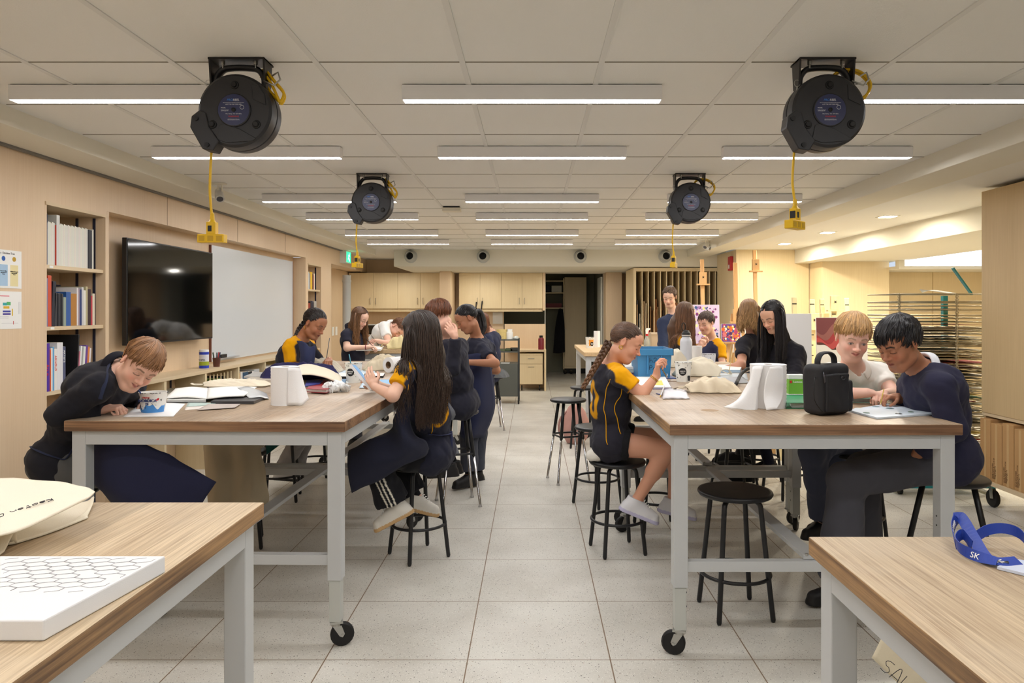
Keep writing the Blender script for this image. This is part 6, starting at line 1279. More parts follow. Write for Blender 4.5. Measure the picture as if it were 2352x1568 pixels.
def slab(name, label, quad, z0, z1, m, cat, sides=None, bev=.001):
    p = [TP(*q) for q in quad]; v = [np.array((q[0], q[1], z0)) for q in p]+[np.array((q[0], q[1], z1)) for q in p]
    mb = MB(); mb.add(v, [(0, 3, 2, 1), (0, 1, 5, 4), (1, 2, 6, 5), (2, 3, 7, 6), (3, 0, 4, 7)], 1 if sides else 0); mb.add(v[4:], [(0, 1, 2, 3)], 0)
    return tag(mb.build(name, [m]+([sides] if sides else [])), label, cat)
b = TP(470, 920); t = thing('sketchbook', 'open white sketchbook on the left table behind the tub', 'sketchbook', b)
def pslab(t, b, name, quad, z0, z1, m):
    p = [TP(*q) for q in quad]; v = [np.array((q[0], q[1], z0)) for q in p]+[np.array((q[0], q[1], z1)) for q in p]
    return MB().add(v, [(0, 3, 2, 1), (0, 1, 5, 4), (1, 2, 6, 5), (2, 3, 7, 6), (3, 0, 4, 7), (4, 5, 6, 7)]).build(name, m, t, base=b)
pslab(t, b, 'cover', [(382, 926), (475, 926), (478, 901), (402, 901)], HT+.0005, HT+.004, BLACK); pslab(t, b, 'pages', [(384, 924.5), (473, 924.5), (476, 901), (404, 901)], HT+.0042, HT+.016, PAPER)
MB().sheet([[TP(380, 924)+(0, 0, .022), TP(430, 923)+(0, 0, .026), TP(475, 924)+(0, 0, .019)], [TP(403, 900)+(0, 0, .020), TP(440, 899)+(0, 0, .028), TP(478, 899)+(0, 0, .020)]], 6, .003).build('page_spread', PAPER, t, True, base=b)
MB().sheet([[TP(475, 924)+(0, 0, .020), TP(520, 922)+(0, 0, .027), TP(560, 920)+(0, 0, .026)], [TP(478, 899)+(0, 0, .020), TP(530, 899)+(0, 0, .028), TP(590, 899)+(0, 0, .026)]], 6, .006).build('page_spread', PAPER, t, True, base=b)
b = TP(530, 925); t = thing('laptop', 'closed grey laptop on the left table in front of the sketchbook', 'laptop', b); LG = M('laptop_grey', (92, 92, 96), .35, .6)
pslab(t, b, 'base', [(484, 928), (583, 928), (606, 918), (505, 918)], HT+.001, HT+.009, LG); pslab(t, b, 'lid', [(484, 928), (583, 928), (606, 918), (505, 918)], HT+.0095, HT+.015, M('laptop_lid', (70, 70, 74), .35, .5))
tag(MB().sheet([[TP(572, 921)+(0, 0, .018), TP(600, 920)+(0, 0, .018), TP(618, 917)+(0, 0, .003)], [TP(545, 903)+(0, 0, .033), TP(575, 902)+(0, 0, .034), TP(612, 906)+(0, 0, .006)]], 6, .003, noise=.002, nf=30).build('plastic_sleeve', M('sleeve', (206, 210, 212), .15, spec=.7), None, True), 'clear plastic sleeve draped over the sketchbook by the towel roll', 'sleeve')
heap_or_tote('tote_bag', 'flat canvas bag with frayed edge on the left table behind the sketchbook', 'bag', TP(548, 886)+(0, 0, 0), .21, .10, .035, CANVAS, .05, noise=.009, seed=2)
flat('magazine', 'grey magazine at the left side of the second left table', [(560, 868), (585, 858), (640, 858), (622, 868)], .012, (190, 188, 184), 'magazine'); flat('sketch_pad', 'pale pad behind the flat canvas bag on the left table', [(560, 874), (580, 866), (640, 866), (622, 874)], .006, (200, 190, 176), 'pad')
heap('sweatshirt', 'navy blue sweatshirt bundled behind the towel roll on the left table', 'clothing', TP(690, 868), .27, .12, .13, (48, 46, 84), -.1, noise=.018, freq=12, seed=5)
heap_or_tote('tote_bag', 'grey canvas bag bundled behind the navy sweatshirt', 'bag', TP(733, 855)+(0, .06, 0), .17, .10, .115, (206, 198, 180), 0, noise=.012, freq=13, seed=8)
b = TP(730, 900); t = thing('tote_bag', 'canvas tote bag with a red book sliding out beside the towel roll', 'bag', b)
MB().sheet([[TP(640, 905)+(0, 0, .02), TP(690, 893)+(0, 0, .085), TP(740, 893)+(0, 0, .080), TP(784, 893)+(0, 0, .03)], [TP(640, 898)+(0, 0, .05), TP(690, 882)+(0, 0, .115), TP(735, 882)+(0, 0, .10), TP(785, 885)+(0, 0, .045)], [TP(645, 885)+(0, 0, .06), TP(690, 875)+(0, 0, .10), TP(735, 872)+(0, 0, .09), TP(780, 875)+(0, 0, .04)], [TP(650, 878)+(0, 0, .004), TP(695, 868)+(0, 0, .01), TP(740, 866)+(0, 0, .01), TP(782, 868)+(0, 0, .004)]], 7, .006, col=c(*CANVAS), noise=.006, nf=16).build('bag_top', CLOTH, t, True, base=b, attr=True)
MB().sheet([[TP(645, 908)+(0, 0, .004), TP(700, 905)+(0, 0, .004), TP(783, 896)+(0, 0, .004)], [TP(650, 880)+(0, 0, .004), TP(700, 875)+(0, 0, .004), TP(782, 870)+(0, 0, .004)]], 5, .004, col=c(*CANVAS)).build('bag_bottom', CLOTH, t, True, base=b, attr=True)
b = TP(735, 898); t = thing('book', 'red hardcover book sliding out of the canvas tote', 'book', b); q4 = [(702, 903), (750, 906), (784, 888), (735, 880)]
pslab(t, b, 'cover', q4, HT+.0075, HT+.010, M('book_red', (150, 34, 44), .45)); pslab(t, b, 'pages', [(704, 902.5), (749, 905), (782, 888), (735, 881)], HT+.0102, HT+.026, PAPER); pslab(t, b, 'cover', q4, HT+.0262, HT+.0285, M('book_red'))
q4 = [(700, 899), (735, 893), (742, 885), (705, 884)]; slab('folder', 'blue folder showing inside the canvas tote above the red book', q4, HT+.0295, HT+.034, M('folder_blue', (60, 66, 140), .5), 'folder')
crumple('tissue', 'crumpled white tissue with blue paint beside the red book', 'tissue', TP(772, 900), .068, (234, 236, 236), h=.005, noise=.014, freq=36, sc=(1.15, .8, .55))
heap_or_tote('tote_bag', 'canvas tote bag with black stitched hem behind the lying paper roll', 'bag', TP(872, 852)+(0, .10, 0), .15, .10, .12, (222, 208, 180), .3, noise=.012, freq=13, seed=12)
o = TP(896, 856)+(0, 0, .062); t = thing('paper_roll', 'thick white paper roll lying on its side beside the long haired girl', 'paper roll', o-(0, 0, .062)); d_ = unit((.55, .83, 0)); Rr = np.stack([np.cross(d_, (0, 0, 1)), (0, 0, 1), -d_], 1)*1.0
Rr = np.stack([np.array((0, 0, 1.)), np.cross(d_, (0, 0, 1)), d_], 1); MB().lathe([(.028, 0), (.060, 0), (.060, .28), (.028, .28)], o-d_*.02, 36, R=Rr).build('roll', TW, t, True, base=o-(0, 0, .062), auto=50); MB().lathe([(.027, .28), (.027, .001)], o-d_*.02, 24, R=Rr).build('core', M('core_card'), t, True, base=o-(0, 0, .062))
flat('painted_sheet', 'sheet with sky blue paint in front of the long haired girl', [(845, 884), (862, 872), (930, 872), (915, 884)], .002, (150, 192, 226)); flat('painted_sheet', 'sheet with pale blue and dark marks at the left table, right of the yogurt tub', [(825, 892), (832, 880), (880, 880), (872, 894)], .002, (190, 208, 222), lift=.003); flat('painted_sheet', 'long pale blue sheet behind the yogurt tub on the left table', [(765, 858), (775, 850), (860, 850), (862, 858)], .002, (196, 214, 226))
slab('sketchbook', 'open white sketchbook behind the yogurt tub on the left table', [(765, 870), (835, 870), (838, 861), (770, 861)], HT+.001, HT+.018, PAPER, 'sketchbook', BLACK); slab('sketchbook', 'black edged sketchbook beside the lying paper roll', [(838, 868), (880, 868), (884, 861), (845, 861)], HT+.001, HT+.016, PAPER, 'sketchbook', BLACK)
slab('book_stack', 'thin blue and white book under the yogurt tub side on the left table', [(775, 886), (792, 886), (795, 874), (780, 874)], HT+.001, HT+.012, M('bkblue', (96, 140, 180), .5), 'book')
# far left table
def TF(px, py): return TP(px, py, 1.062)
p = [TF(816, 806)+(0, .03, 0), TF(873, 806)+(0, .03, 0), TF(882, 798), TF(826, 798)]; v = [np.array((q[0], q[1], z)) for z in (1.0625, 1.082) for q in p]
tag(MB().add(v, [(0, 3, 2, 1), (0, 1, 5, 4), (1, 2, 6, 5), (2, 3, 7, 6), (3, 0, 4, 7), (4, 5, 6, 7)]).build('sketchbook', PAPER), 'thick white sketchbook at the left corner of the far left table', 'sketchbook')
b = TF(866, 800)+(0, .3, 0); t = thing('water_jar', 'glass water jar on the far left table before the boy in white', 'jar', b); MB().lathe([(.001, 0), (.042, 0), (.044, .075), (.040, .08), (.038, .075), (.037, .004), (.001, .004)], n=24).build('glass', M('jar_glass', (206, 216, 214), .1, trans=.85), t, True, auto=50); MB().lathe([(.001, .005), (.036, .005), (.037, .045), (.001, .045)], n=24).build('water', M('murky', (150, 160, 156), .1), t, True, auto=50)
heap_or_tote('tote_bag', 'pale yellow fabric bag on the far left table beside the boy in white', 'bag', TF(912, 802)+(0, .12, 0), .12, .10, .15, (226, 210, 160), 0, noise=.014, freq=14, seed=4, sink=.4)
# second right table: bin, bottle, bags
BB = M('bin_blue', (62, 130, 178), .4); o = TP(1494, 864); t = thing('storage_bin', 'blue plastic bin marked h2o on the second right table', 'bin', o)
def bin_(t, w, d, h, mat_, th=.004, fl=.9):
    pts = [(-w*fl, -d*fl), (w*fl, -d*fl), (w*fl, d*fl), (-w*fl, d*fl)]; tp = [(-w, -d), (w, -d), (w, d), (-w, d)]; v = [(x, y_, 0) for x, y_ in pts]+[(x, y_, h) for x, y_ in tp]+[(x-math.copysign(th, x), y_-math.copysign(th, y_), h) for x, y_ in tp]+[(x-math.copysign(th, x), y_-math.copysign(th, y_), th) for x, y_ in pts]
    f = [(0, 3, 2, 1)]+[(i, (i+1) % 4, 4+(i+1) % 4, 4+i) for i in range(4)]+[(4+i, 4+(i+1) % 4, 8+(i+1) % 4, 8+i) for i in range(4)]+[(8+i, 8+(i+1) % 4, 12+(i+1) % 4, 12+i) for i in range(4)]+[(12, 13, 14, 15)]
    return MB().add(v, f).build('body', mat_, t, bev=.002)
bin_(t, .125, .175, .205, BB); MB().box(-.135, .135, -.186, -.176, .165, .212).box(-.135, .135, .176, .186, .165, .212).box(-.135, -.126, -.186, .186, .165, .212).box(.126, .135, -.186, .186, .165, .212).build('rim', BB, t, bev=.003)
MB().box(-.055, -.045, -.182, -.165, .03, .165).build('rib', BB, t, bev=.002); MB().box(.045, .055, -.182, -.165, .03, .165).build('rib', BB, t, bev=.002)
handwrite('h2o', (-.035, -.1765, .115), (1, 0, 0), (0, -.12, 1), .032, INK, t, r=.0016); handwrite('Pa', (-.035, -.170, .062), (1, 0, 0), (0, -.12, 1), .030, INK, t, r=.0016); text('2', .022, (.085, -.176, .02), (1, 0, 0), (0, 0, 1), PAPER, t, depth=.004)
MB().box(-.15, .15, -.20, .20, .0, .006).build('tray', M('tray_blue', (40, 70, 130), .5), t)
o = TP(1576, 842); t = thing('water_bottle', 'tall white metal water bottle with black loop cap on the second right table', 'bottle', o)
MB().lathe([(.001, 0), (.050, 0), (.052, .01), (.052, .215), (.046, .24), (.036, .25), (.036, .262), (.001, .262)], n=32).build('body', M('bottle_white', (214, 218, 226), .35), t, True, auto=50); MB().lathe([(.038, .262), (.038, .29), (.034, .296), (.028, .30), (.022, .315), (.001, .317)], n=28).build('cap', BLACK, t, True, auto=50)
MB().lathe([(.0382, .268), (.0382, .275)], n=28).build('cap_band', PAPER, t, True); MB().tube([(-.022+.0*a, 0, .315)+np.array((.020*math.sin(a)*.8, 0, .03-.034*math.cos(a))) for a in np.linspace(0, 6.28, 18)], .0045, 8).build('carry_loop', BLACK, t, True)
t = thing('paper_towel_roll', 'white paper roll standing right behind the tall white bottle', 'paper towel', TP(1600, 838)); MB().lathe([(.018, 0), (.048, 0), (.048, .17), (.018, .17)], n=28).build('roll', TW, t, True, auto=50)
heap_or_tote('tote_bag', 'canvas bag slumped between the blue bin and the paint tubs', 'bag', TP(1600, 862), .17, .12, .135, CANVAS, -.15, noise=.012, freq=12, seed=21)
heap_or_tote('tote_bag', 'cream canvas bag behind the blue bin, reaching to the white bottle', 'bag', TP(1552, 842), .11, .10, .16, (232, 224, 204), 0, noise=.010, freq=13, seed=23)
t_ = heap_or_tote('tote_bag', 'folded canvas bag with open mouth between foil packet and big towel roll', 'bag', TP(1640, 900), .155, .085, .085, (222, 208, 182), -.12, noise=.013, freq=15, seed=27)
b = TP(1490, 885); t = thing('notebook', 'open notebook with yellow painting under the arm of the braided girl', 'notebook', b)
pslab(t, b, 'cover', [(1434, 894), (1544, 894), (1530, 868), (1440, 868)], HT+.0006, HT+.003, M('cover_violet', (92, 78, 120), .5)); pslab(t, b, 'pages', [(1436, 893), (1541, 893), (1528, 869), (1442, 869)], HT+.0032, HT+.013, PAPER); pslab(t, b, 'yellow_painting', [(1500, 889), (1524, 889), (1520, 878), (1502, 878)], HT+.0132, HT+.0138, M('yel_paint', (236, 218, 110), .7))
for k, (cc, z, lb) in enumerate((((90, 70, 110), .001, 'violet paperback lowest in the stack left of the blue bin'), ((190, 200, 190), .022, 'pale paperback on the violet one left of the blue bin'), ((226, 226, 222), .044, 'white paperback topmost in the stack left of the blue bin'))): slab('book', lb, [(1432+k*2, 862), (1462-k*2, 862), (1462, 850), (1436, 850)], HT+z, HT+z+.020, M('pbk%d' % cc[0], cc, .6), 'book')
p0 = TP(1552, 910); t = thing('foil_packet', 'shiny silver packet on the right table before the folded canvas bag', 'packet', p0)
MB().sheet([[TP(1522, 917)+(0, 0, .004), TP(1550, 917)+(0, 0, .006), TP(1584, 917)+(0, 0, .003)], [TP(1524, 906)+(0, 0, .014), TP(1552, 905)+(0, 0, .016), TP(1578, 907)+(0, 0, .010)], [TP(1526, 897)+(0, 0, .006), TP(1550, 896)+(0, 0, .009), TP(1574, 898)+(0, 0, .004)]], 8, .006, noise=.003, nf=60).build('foil', M('foil', (200, 198, 202), .35, .6, bump=.15, bscale=60), t, True, base=p0)
pencil(TP(1516, 914)+(0, 0, .006), TP(1526, 893)+(0, 0, .02), 'white pencil with yellow end beside the silver packet', (226, 226, 226), .004, (220, 170, 40), 'pencil', 'pencil'); pencil(TP(1506, 905)+(0, 0, .004), TP(1520, 908)+(0, 0, .004), 'short blue pencil beside the silver packet', (50, 80, 160), .003, kind='pencil', cat='pencil')
slab('sketchbook', 'white sketchbook in front of the black haired girl', [(1645, 856), (1700, 856), (1706, 843), (1650, 843)], HT+.001, HT+.024, PAPER, 'sketchbook', M('padblue', (170, 196, 220), .6)); flat('painted_sheet', 'painted sheet with blue marks under the black haired girl\'s brush', [(1630, 874), (1640, 858), (1715, 858), (1718, 872)], .002, (206, 212, 216)); flat('newspaper', 'grey printed newspaper beneath the trailing towel sheet', [(1650, 884), (1660, 868), (1705, 866), (1722, 880)], .002, (176, 176, 178), lift=.003)
b = TP(1718, 872); t = thing('tote_bag', 'small black bag between the towel roll and the black haired girl', 'bag', b); MB().tube(catmull(np.array([TP(1690, 890)+(0, 0, .02), TP(1705, 872)+(0, 0, .05), TP(1728, 866)+(0, 0, .07), TP(1745, 870)+(0, 0, .05)]), 6), .012, 8).build('strap', RUB, t, True, base=b)
# right table near end: lunch bag, boxes, palette
o = TP(1897, 950); t = thing('lunch_bag', 'black zipped bag with top handle standing on the right table', 'bag', o, .45); BK = M('nylon_black', (30, 30, 34), .6, bump=.3, bscale=700)
def soft(name, hx, hy, hz, cz, rad, t, m, o2=(0, 0), n=.003): v, f = nets([rbox(np.array((o2[0], o2[1], cz)), np.array((hx, hy, hz)), rad=rad)], .006, lambda X: wob(X*22)*n); return raw_obj(name, v, f, np.array((1, 1, 1.)), m, t)
soft('body', .096, .062, .118, .119, .028, t, BK); soft('front_pocket', .016, .050, .075, .085, .015, t, BK, (.106, -.005)); soft('side_panel', .075, .008, .09, .105, .008, t, BK, (0, -.064))
MB().tube(catmull(np.array([(-.055, 0, .228), (-.052, 0, .258), (-.03, 0, .283), (.02, 0, .286), (.048, 0, .268), (.056, 0, .232)], float), 6), .007, 10, flat=2.6, up=(0, 1, 0)).build('handle', BK, t, True)
MB().tube([(.03+.014*math.cos(a), -.074, .178+.012*math.sin(a)) for a in np.linspace(-3.1, 0, 10)]+[(.03-.014, -.074, .178)], .0022, 6).build('ring', M('dark_metal', (90, 90, 96), .3, .9), t, True); MB().box(.012, .048, -.075, -.071, .178, .188).build('ring_tab', BK, t)
MB().tube([(-.082, -.06, .205), (-.088, -.068, .185), (-.085, -.07, .155), (-.080, -.068, .16), (-.082, -.066, .19)], .0026, 6).build('zip_pull', M('dark_metal'), t, True); MB().tube([(.12, -.045, .11), (.121, -.05, .06)], .003, 6).build('zip_pull', M('dark_metal'), t, True); MB().tube(catmull(np.array([(-.09, -.02, .18), (-.14, -.06, .16), (-.15, -.07, .08), (-.10, -.075, .02)], float), 6), .0022, 6).build('cord', RUB, t, True)
b = TP(1822, 918); t = thing('carton', 'small green and white drink carton behind the black zipped bag', 'carton', b); MB().box(-.035, .055, -.03, .03, .035, .115).build('box', M('carton_green', (112, 176, 60), .5), t, bev=.002); MB().box(-.036, .056, -.031, .031, .1151, .138).build('carton_top', M('carton_pale', (214, 224, 216), .5), t, bev=.002); MB().box(-.03, -.018, -.0315, -.03, .094, .108).build('red_mark', M('leaf_red'), t); text('Lactose', .016, (-.012, -.0302, .096), (1, 0, 0), (0, 0, 1), PAPER, t)
MB().box(-.05, .06, -.04, .04, .0325, .0345).build('base', PAPER, t)
b = TP(1828, 935); t = thing('book', 'green book lying behind the black zipped bag', 'book', b); pslab(t, b, 'cover', [(1806, 939), (1852, 939), (1856, 918), (1806, 918)], HT+.0008, HT+.003, M('book_green', (50, 140, 96), .5)); pslab(t, b, 'pages', [(1818, 937), (1852, 937), (1855, 918), (1808, 918)], HT+.0032, HT+.028, PAPER); pslab(t, b, 'cover', [(1806, 939), (1852, 939), (1856, 918), (1806, 918)], HT+.0282, HT+.031, M('book_green'))
b = TP(1975, 922); t = thing('book', 'green and white book under the blond boy\'s forearm', 'book', b); pslab(t, b, 'cover', [(1944, 925), (2004, 926), (1998, 908), (1944, 907)], HT+.0008, HT+.004, M('book_sage', (130, 160, 146), .5)); pslab(t, b, 'pages', [(1945, 924), (2002, 925), (1996, 909), (1945, 908)], HT+.0042, HT+.022, PAPER); pslab(t, b, 'cover', [(1944, 925), (2004, 926), (1998, 908), (1944, 907)], HT+.0222, HT+.026, M('book_sage'))
b = TP(2030, 945); t = thing('palette', 'pale blue painting board with green and black blobs before the navy jumper boy', 'board', b); pslab(t, b, 'board', [(1950, 946), (2012, 962), (2146, 952), (2060, 932), (1955, 930)][:0] or [(1948, 945), (2015, 963), (2148, 953), (2040, 930)], HT+.001, HT+.009, M('board_pale', (214, 226, 238), .5, vary=.05, vscale=12))
for k, (px, py, cc, r_) in enumerate(((1990, 948, (60, 110, 96), .016), (2064, 950, (34, 40, 44), .016), (2092, 946, (50, 100, 70), .014), (2012, 934, (110, 140, 150), .018), (2044, 938, (80, 120, 130), .020), (1972, 938, (206, 220, 226), .02))): q = TP(px, py, HT+.009); MB().lathe([(r_, .0), (r_*.8, .002), (.001, .0025)], q+(0, 0, .0003), 12).build('paint_blob', M('blob%d' % k, cc, .3), t, True, base=b)
tag(MB().lathe([(.045, 0), (.03, .0004), (.001, .0005)], TP(1630, 942)+(0, 0, .0004), 9).build('stain', M('stain_brown', (150, 118, 78), .5), None), 'brown paint stain on the right tabletop', 'stain')
# far right table
o = TP(1512, 795); t = thing('storage_bin', 'beige plastic bin on the far right table', 'bin', o); bin_(t, .125, .16, .185, M('bin_beige', (196, 180, 156), .5)); MB().box(-.13, .13, -.166, -.158, .165, .19).build('rim', M('bin_beige'), t, bev=.002)
for px, py, lb in ((1486, 797, 'clear spray bottle with white and red nozzle right of the braided girl'), (1462, 795, 'clear spray bottle with red nozzle behind the braided girl\'s head')):
    o = TP(px, py); t = thing('spray_bottle', lb, 'spray bottle', o); MB().lathe([(.001, 0), (.042, 0), (.044, .03), (.040, .09), (.018, .13), (.016, .15), (.001, .15)], n=20).build('bottle', M('clear_plastic', (206, 214, 212), .15, trans=.7), t, True, auto=60)
    MB().lathe([(.018, .15), (.018, .175), (.001, .175)], n=16).build('collar', M('nozzle_red', (190, 30, 40), .4), t, True, auto=40); MB().prism([(-.015, .175), (.015, .175), (.02, .22), (.045, .235), (.045, .25), (-.01, .25), (-.02, .225)], .02, (0, .01, 0)).build('nozzle', PAPER, t, bev=.003); MB().prism([(.018, .215), (.032, .225), (.028, .18), (.022, .18)], .012, (0, .006, 0)).build('trigger', M('nozzle_red'), t)
tag(MB().sheet([[TP(1385, 797)+(0, 0, .006), TP(1430, 797)+(0, 0, .006)], [TP(1387, 793)+(0, 0, .006), TP(1430, 793)+(0, 0, .006)]], 3, .008).build('folder', M('foldgrey', (170, 170, 172), .5)), 'thin grey folder lying on the far right table', 'folder')
# floor bags
o = np.array(((1322-CX)/F*8.0, 8.0, 0)); t = thing('backpack', 'dusty pink backpack on the floor behind the aisle stool', 'backpack', o); v, f = nets([ell(np.array((0, 0, .19)), np.array((.15, .10, .25)), k=.02), ell(np.array((0, -.07, .14)), np.array((.11, .05, .13)), k=.03), plane((0, 0, 0.002), (0, 0, -1))], .012, lambda X: wob(X*15)*.008); raw_obj('body', v, f, np.array(c(196, 150, 140)[:3]), CLOTH, t); MB().tube(catmull(np.array([(-.10, -.02, .36), (-.17, -.02, .28), (-.19, -.02, .16), (-.16, -.02, .06)], float), 6), .012, 6).build('strap', M('strap_pink', (170, 126, 118), .8), t, True)
o = TP(0, 0) if False else np.array((-1.86, 4.52, .60)); t = thing('backpack', 'khaki canvas bag slumped on a stool under the left table', 'bag', (-1.82, 4.45, .60)); v, f = nets([ell(np.array((-1.86, 4.50, .73)), np.array((.20, .16, .15)), k=.03), cap((-1.90, 4.34, .66), (-1.84, 4.30, .34), .085, .10, k=.05), cap((-1.76, 4.36, .70), (-1.70, 4.30, .36), .08, .095, k=.04)], .011, lambda X: (1-np.abs(wob(X*np.array((16, 16, 7)))))*-.012); raw_obj('bag_body', v, f, np.array(c(190, 176, 150)[:3]), CLOTH, t, (-1.82, 4.45, .60))
MB().sheet([[(-1.66, 4.42, .80), (-1.60, 4.42, .74)], [(-1.64, 4.40, .60), (-1.56, 4.40, .66)]], 5, .01).build('teal_lining', M('teal_cloth', (24, 84, 84), .8), t, base=(-1.82, 4.45, .60))
o = np.array(((1690-CX)/F*6.3, 6.35, 0)); heap('backpack', 'black bag on the floor below the second right table', 'bag', o, .19, .14, .30, (34, 34, 36), 0, h=.014, noise=.015, freq=9, seed=3, sink=.4)
o = np.array(((1472-CX)/F*9.6, 9.6, 0)); heap('pouch', 'small black pouch lying on the floor far under the right tables', 'bag', o, .10, .06, .09, (30, 30, 32), 0, h=.01, noise=.006, freq=12, seed=6, sink=.4)
heap('coat', 'grey coat bunched on the tall stool around the auburn haired girl', 'clothing', ((1128-CX)/F*8.8, 8.9, .665), .20, .17, .12, (96, 98, 100), 0, h=.012, noise=.014, freq=10, seed=9)
# ------------------------------------------------------------------ nearest tables
HN = .925; b = TP(80, 1180, HN); t = thing('tote_bag', 'cream canvas tote bag with a handwritten name on the nearest left table', 'bag', b)
Tn = lambda px, py, dz=0: TP(px, py, HN)+np.array((0, 0, dz))
def An(px, py, Y): return A(px, py, Y)
up_ = [[An(-160, 1090, 1.98), An(0, 1097, 1.96), An(110, 1105, 1.92), An(190, 1118, 1.86), An(218, 1131, 1.83)], [An(-160, 1130, 1.84), An(0, 1140, 1.82), An(90, 1140, 1.80), An(160, 1140, 1.79), An(208, 1138, 1.79)], [An(-160, 1185, 1.70), An(0, 1180, 1.70), An(70, 1170, 1.72), An(140, 1155, 1.75), An(200, 1143, 1.77)], [An(-160, 1260, 1.56), An(0, 1228, 1.60), An(60, 1210, 1.63), An(125, 1180, 1.69), An(198, 1144, 1.76)]]
MB().sheet(up_, 8, .004, col=c(238, 230, 210), noise=.0025, nf=18).build('upper_panel', CLOTH, t, True, base=b, attr=True)
lo_ = [[Tn(-160, 1175, .003), Tn(0, 1172, .003), Tn(100, 1165, .003), Tn(190, 1156, .003), Tn(216, 1152, .016)], [Tn(-160, 1215, .003), Tn(0, 1212, .003), Tn(100, 1205, .003), Tn(180, 1190, .004), Tn(213, 1165, .010)], [Tn(-160, 1262, .008), Tn(0, 1256, .006), Tn(60, 1243, .005), Tn(130, 1220, .005), Tn(200, 1192, .005)]]
MB().sheet(lo_, 7, .004, col=c(226, 216, 194), noise=.002, nf=18).build('lower_panel', CLOTH, t, True, base=b, attr=True)
MB().tube(catmull(np.array(up_[3]), 8), .0035, 8, col=c(232, 224, 204)).tube(catmull(np.array(lo_[2]), 8), .0035, 8, col=c(232, 224, 204)).build('hem', CLOTH, t, True, base=b, attr=True)
MB().sheet([[Tn(-90, 1300, .004), Tn(-20, 1288, .004), Tn(10, 1272, .006)], [Tn(-110, 1262, .02), Tn(-10, 1252, .022), Tn(36, 1238, .02)], [Tn(-90, 1254, .01), Tn(0, 1250, .008), Tn(40, 1252, .006)]], 6, .004, col=c(222, 212, 190)).build('handle', CLOTH, t, True, base=b, attr=True)
pen_m = M('marker_ink', (40, 40, 44), .7)
e0, e1 = An(118, 1150, 1.765), An(0, 1187, 1.69); ux = unit(e1-e0); uy = unit(np.cross(np.cross(ux, (0, -.25, -1)), ux)); nn = np.cross(ux, uy)
uy2 = unit(An(60, 1225, 1.60)-An(60, 1165, 1.74)); uyy = -unit(uy2-ux*(uy2@ux))*-1
# the name is written along the bag's mouth and reads from the far side of the table
ux = -ux if False else ux; vv = unit(np.cross((0, .35, 1), ux)); vv = vv if vv[1] < 0 else -vv
vv = unit(np.cross((0, -.10, 1), ux)); handwrite('Keaton Georghi', e0+np.array((0, 0, .006)), ux, vv, .017, pen_m, t, base=b, r=.0009)
b = Tn(120, 1350); t = thing('canvas', 'stretched white canvas with pencilled hexagons on the nearest left table', 'canvas', b)
C4 = [TP(-190, 1262, HN+.037)+(0, 0, 0), TP(95, 1425, HN+.037), TP(380, 1275, HN+.037), TP(-10, 1258, HN+.037)]
q0, q1, q2 = TP(380, 1276, HN+.037), TP(100, 1424, HN+.037), TP(0, 1259, HN+.037); eu = q1-q0; L1 = np.linalg.norm(eu); eu = eu/L1; ev = np.array((-1., 0, 0)); ev = ev-eu*0; W1 = .62
P4 = [q0, q1, q1+ev*W1, q0+ev*W1]; v = [p-np.array((0, 0, .036)) for p in P4]+P4
MB().add(v, [(0, 3, 2, 1), (0, 1, 5, 4), (1, 2, 6, 5), (2, 3, 7, 6), (3, 0, 4, 7), (4, 5, 6, 7)]).build('stretched_canvas', M('canvas_white', (228, 228, 228), .8, bump=.1, bscale=700), t, bev=.003, base=b)
mb = MB(); g = np.random.default_rng(4); s_ = .024; org = q0+ev*.05+eu*.02
for i in range(8):
    for j in range(8):
        cen = q0+ev*(.03+s_*1.9*(i+.5*(j % 2)))+eu*(.03+1.5*s_*j*.62)
        if (cen-q0)@ev > .06+.034*j+.12 and (cen-q0)@ev > .34-.02*j: continue
        cs = [cen+ev*s_*1.1*math.sin(a)*.99+eu*s_*.62*math.cos(a) for a in np.arange(7)*math.pi/3]
        for a_, b_ in zip(cs, cs[1:]):
            if g.uniform() > .25: mb.bar(a_+(0, 0, .0007), b_+(0, 0, .0007), .0009, .0003)
mb.build('pencil_hexagons', M('graphite', (150, 150, 152), .7), t, base=b)
# lanyard with card
HR_ = .93; b = TP(2270, 1270, HR_); t = thing('lanyard', 'royal blue lanyard with white lettering and clear card holder on the nearest right table', 'lanyard', b); LB = (36, 62, 150)
Tr = lambda px, py, dz=0: TP(px, py, HR_)+np.array((0, 0, dz))
def ribbon(pts, w=.020, name='ribbon', th=.0014, ups=None):
    P = catmull(np.array(pts, float), 8); n = len(P); tg = np.gradient(P, axis=0); tg /= np.linalg.norm(tg, axis=1)[:, None]; U = catmull(np.array(ups, float), 8)[:n]; U = U-tg*(U*tg).sum(1)[:, None]; U /= np.linalg.norm(U, axis=1)[:, None]
    rows = np.stack([P-U*w/2, P+U*w/2], 0); mb = MB().sheet(rows, 1, th, col=c(*LB)); mb.build(name, PAINT, t, False, base=b, attr=True); return P, tg, U
V = (0, 0, 1); Hh = (0, 1, .15)
R1 = ribbon([Tr(2195, 1262, .012), Tr(2188, 1240, .03), Tr(2205, 1232, .05), Tr(2235, 1262, .03), Tr(2265, 1292, .012), Tr(2300, 1302, .012), Tr(2340, 1300, .012)], .026, ups=[(0, .3, 1), (0, .3, 1), (.5, .5, .6), (.6, .6, .3), (.4, 1, .3), (.2, 1, .4), (.2, 1, .4)])
ribbon([Tr(2235, 1256, .02), Tr(2270, 1250, .035), Tr(2310, 1252, .04), Tr(2345, 1262, .035), Tr(2370, 1285, .02), Tr(2385, 1310, .012)], .024, ups=[(0, .2, 1)]*6)
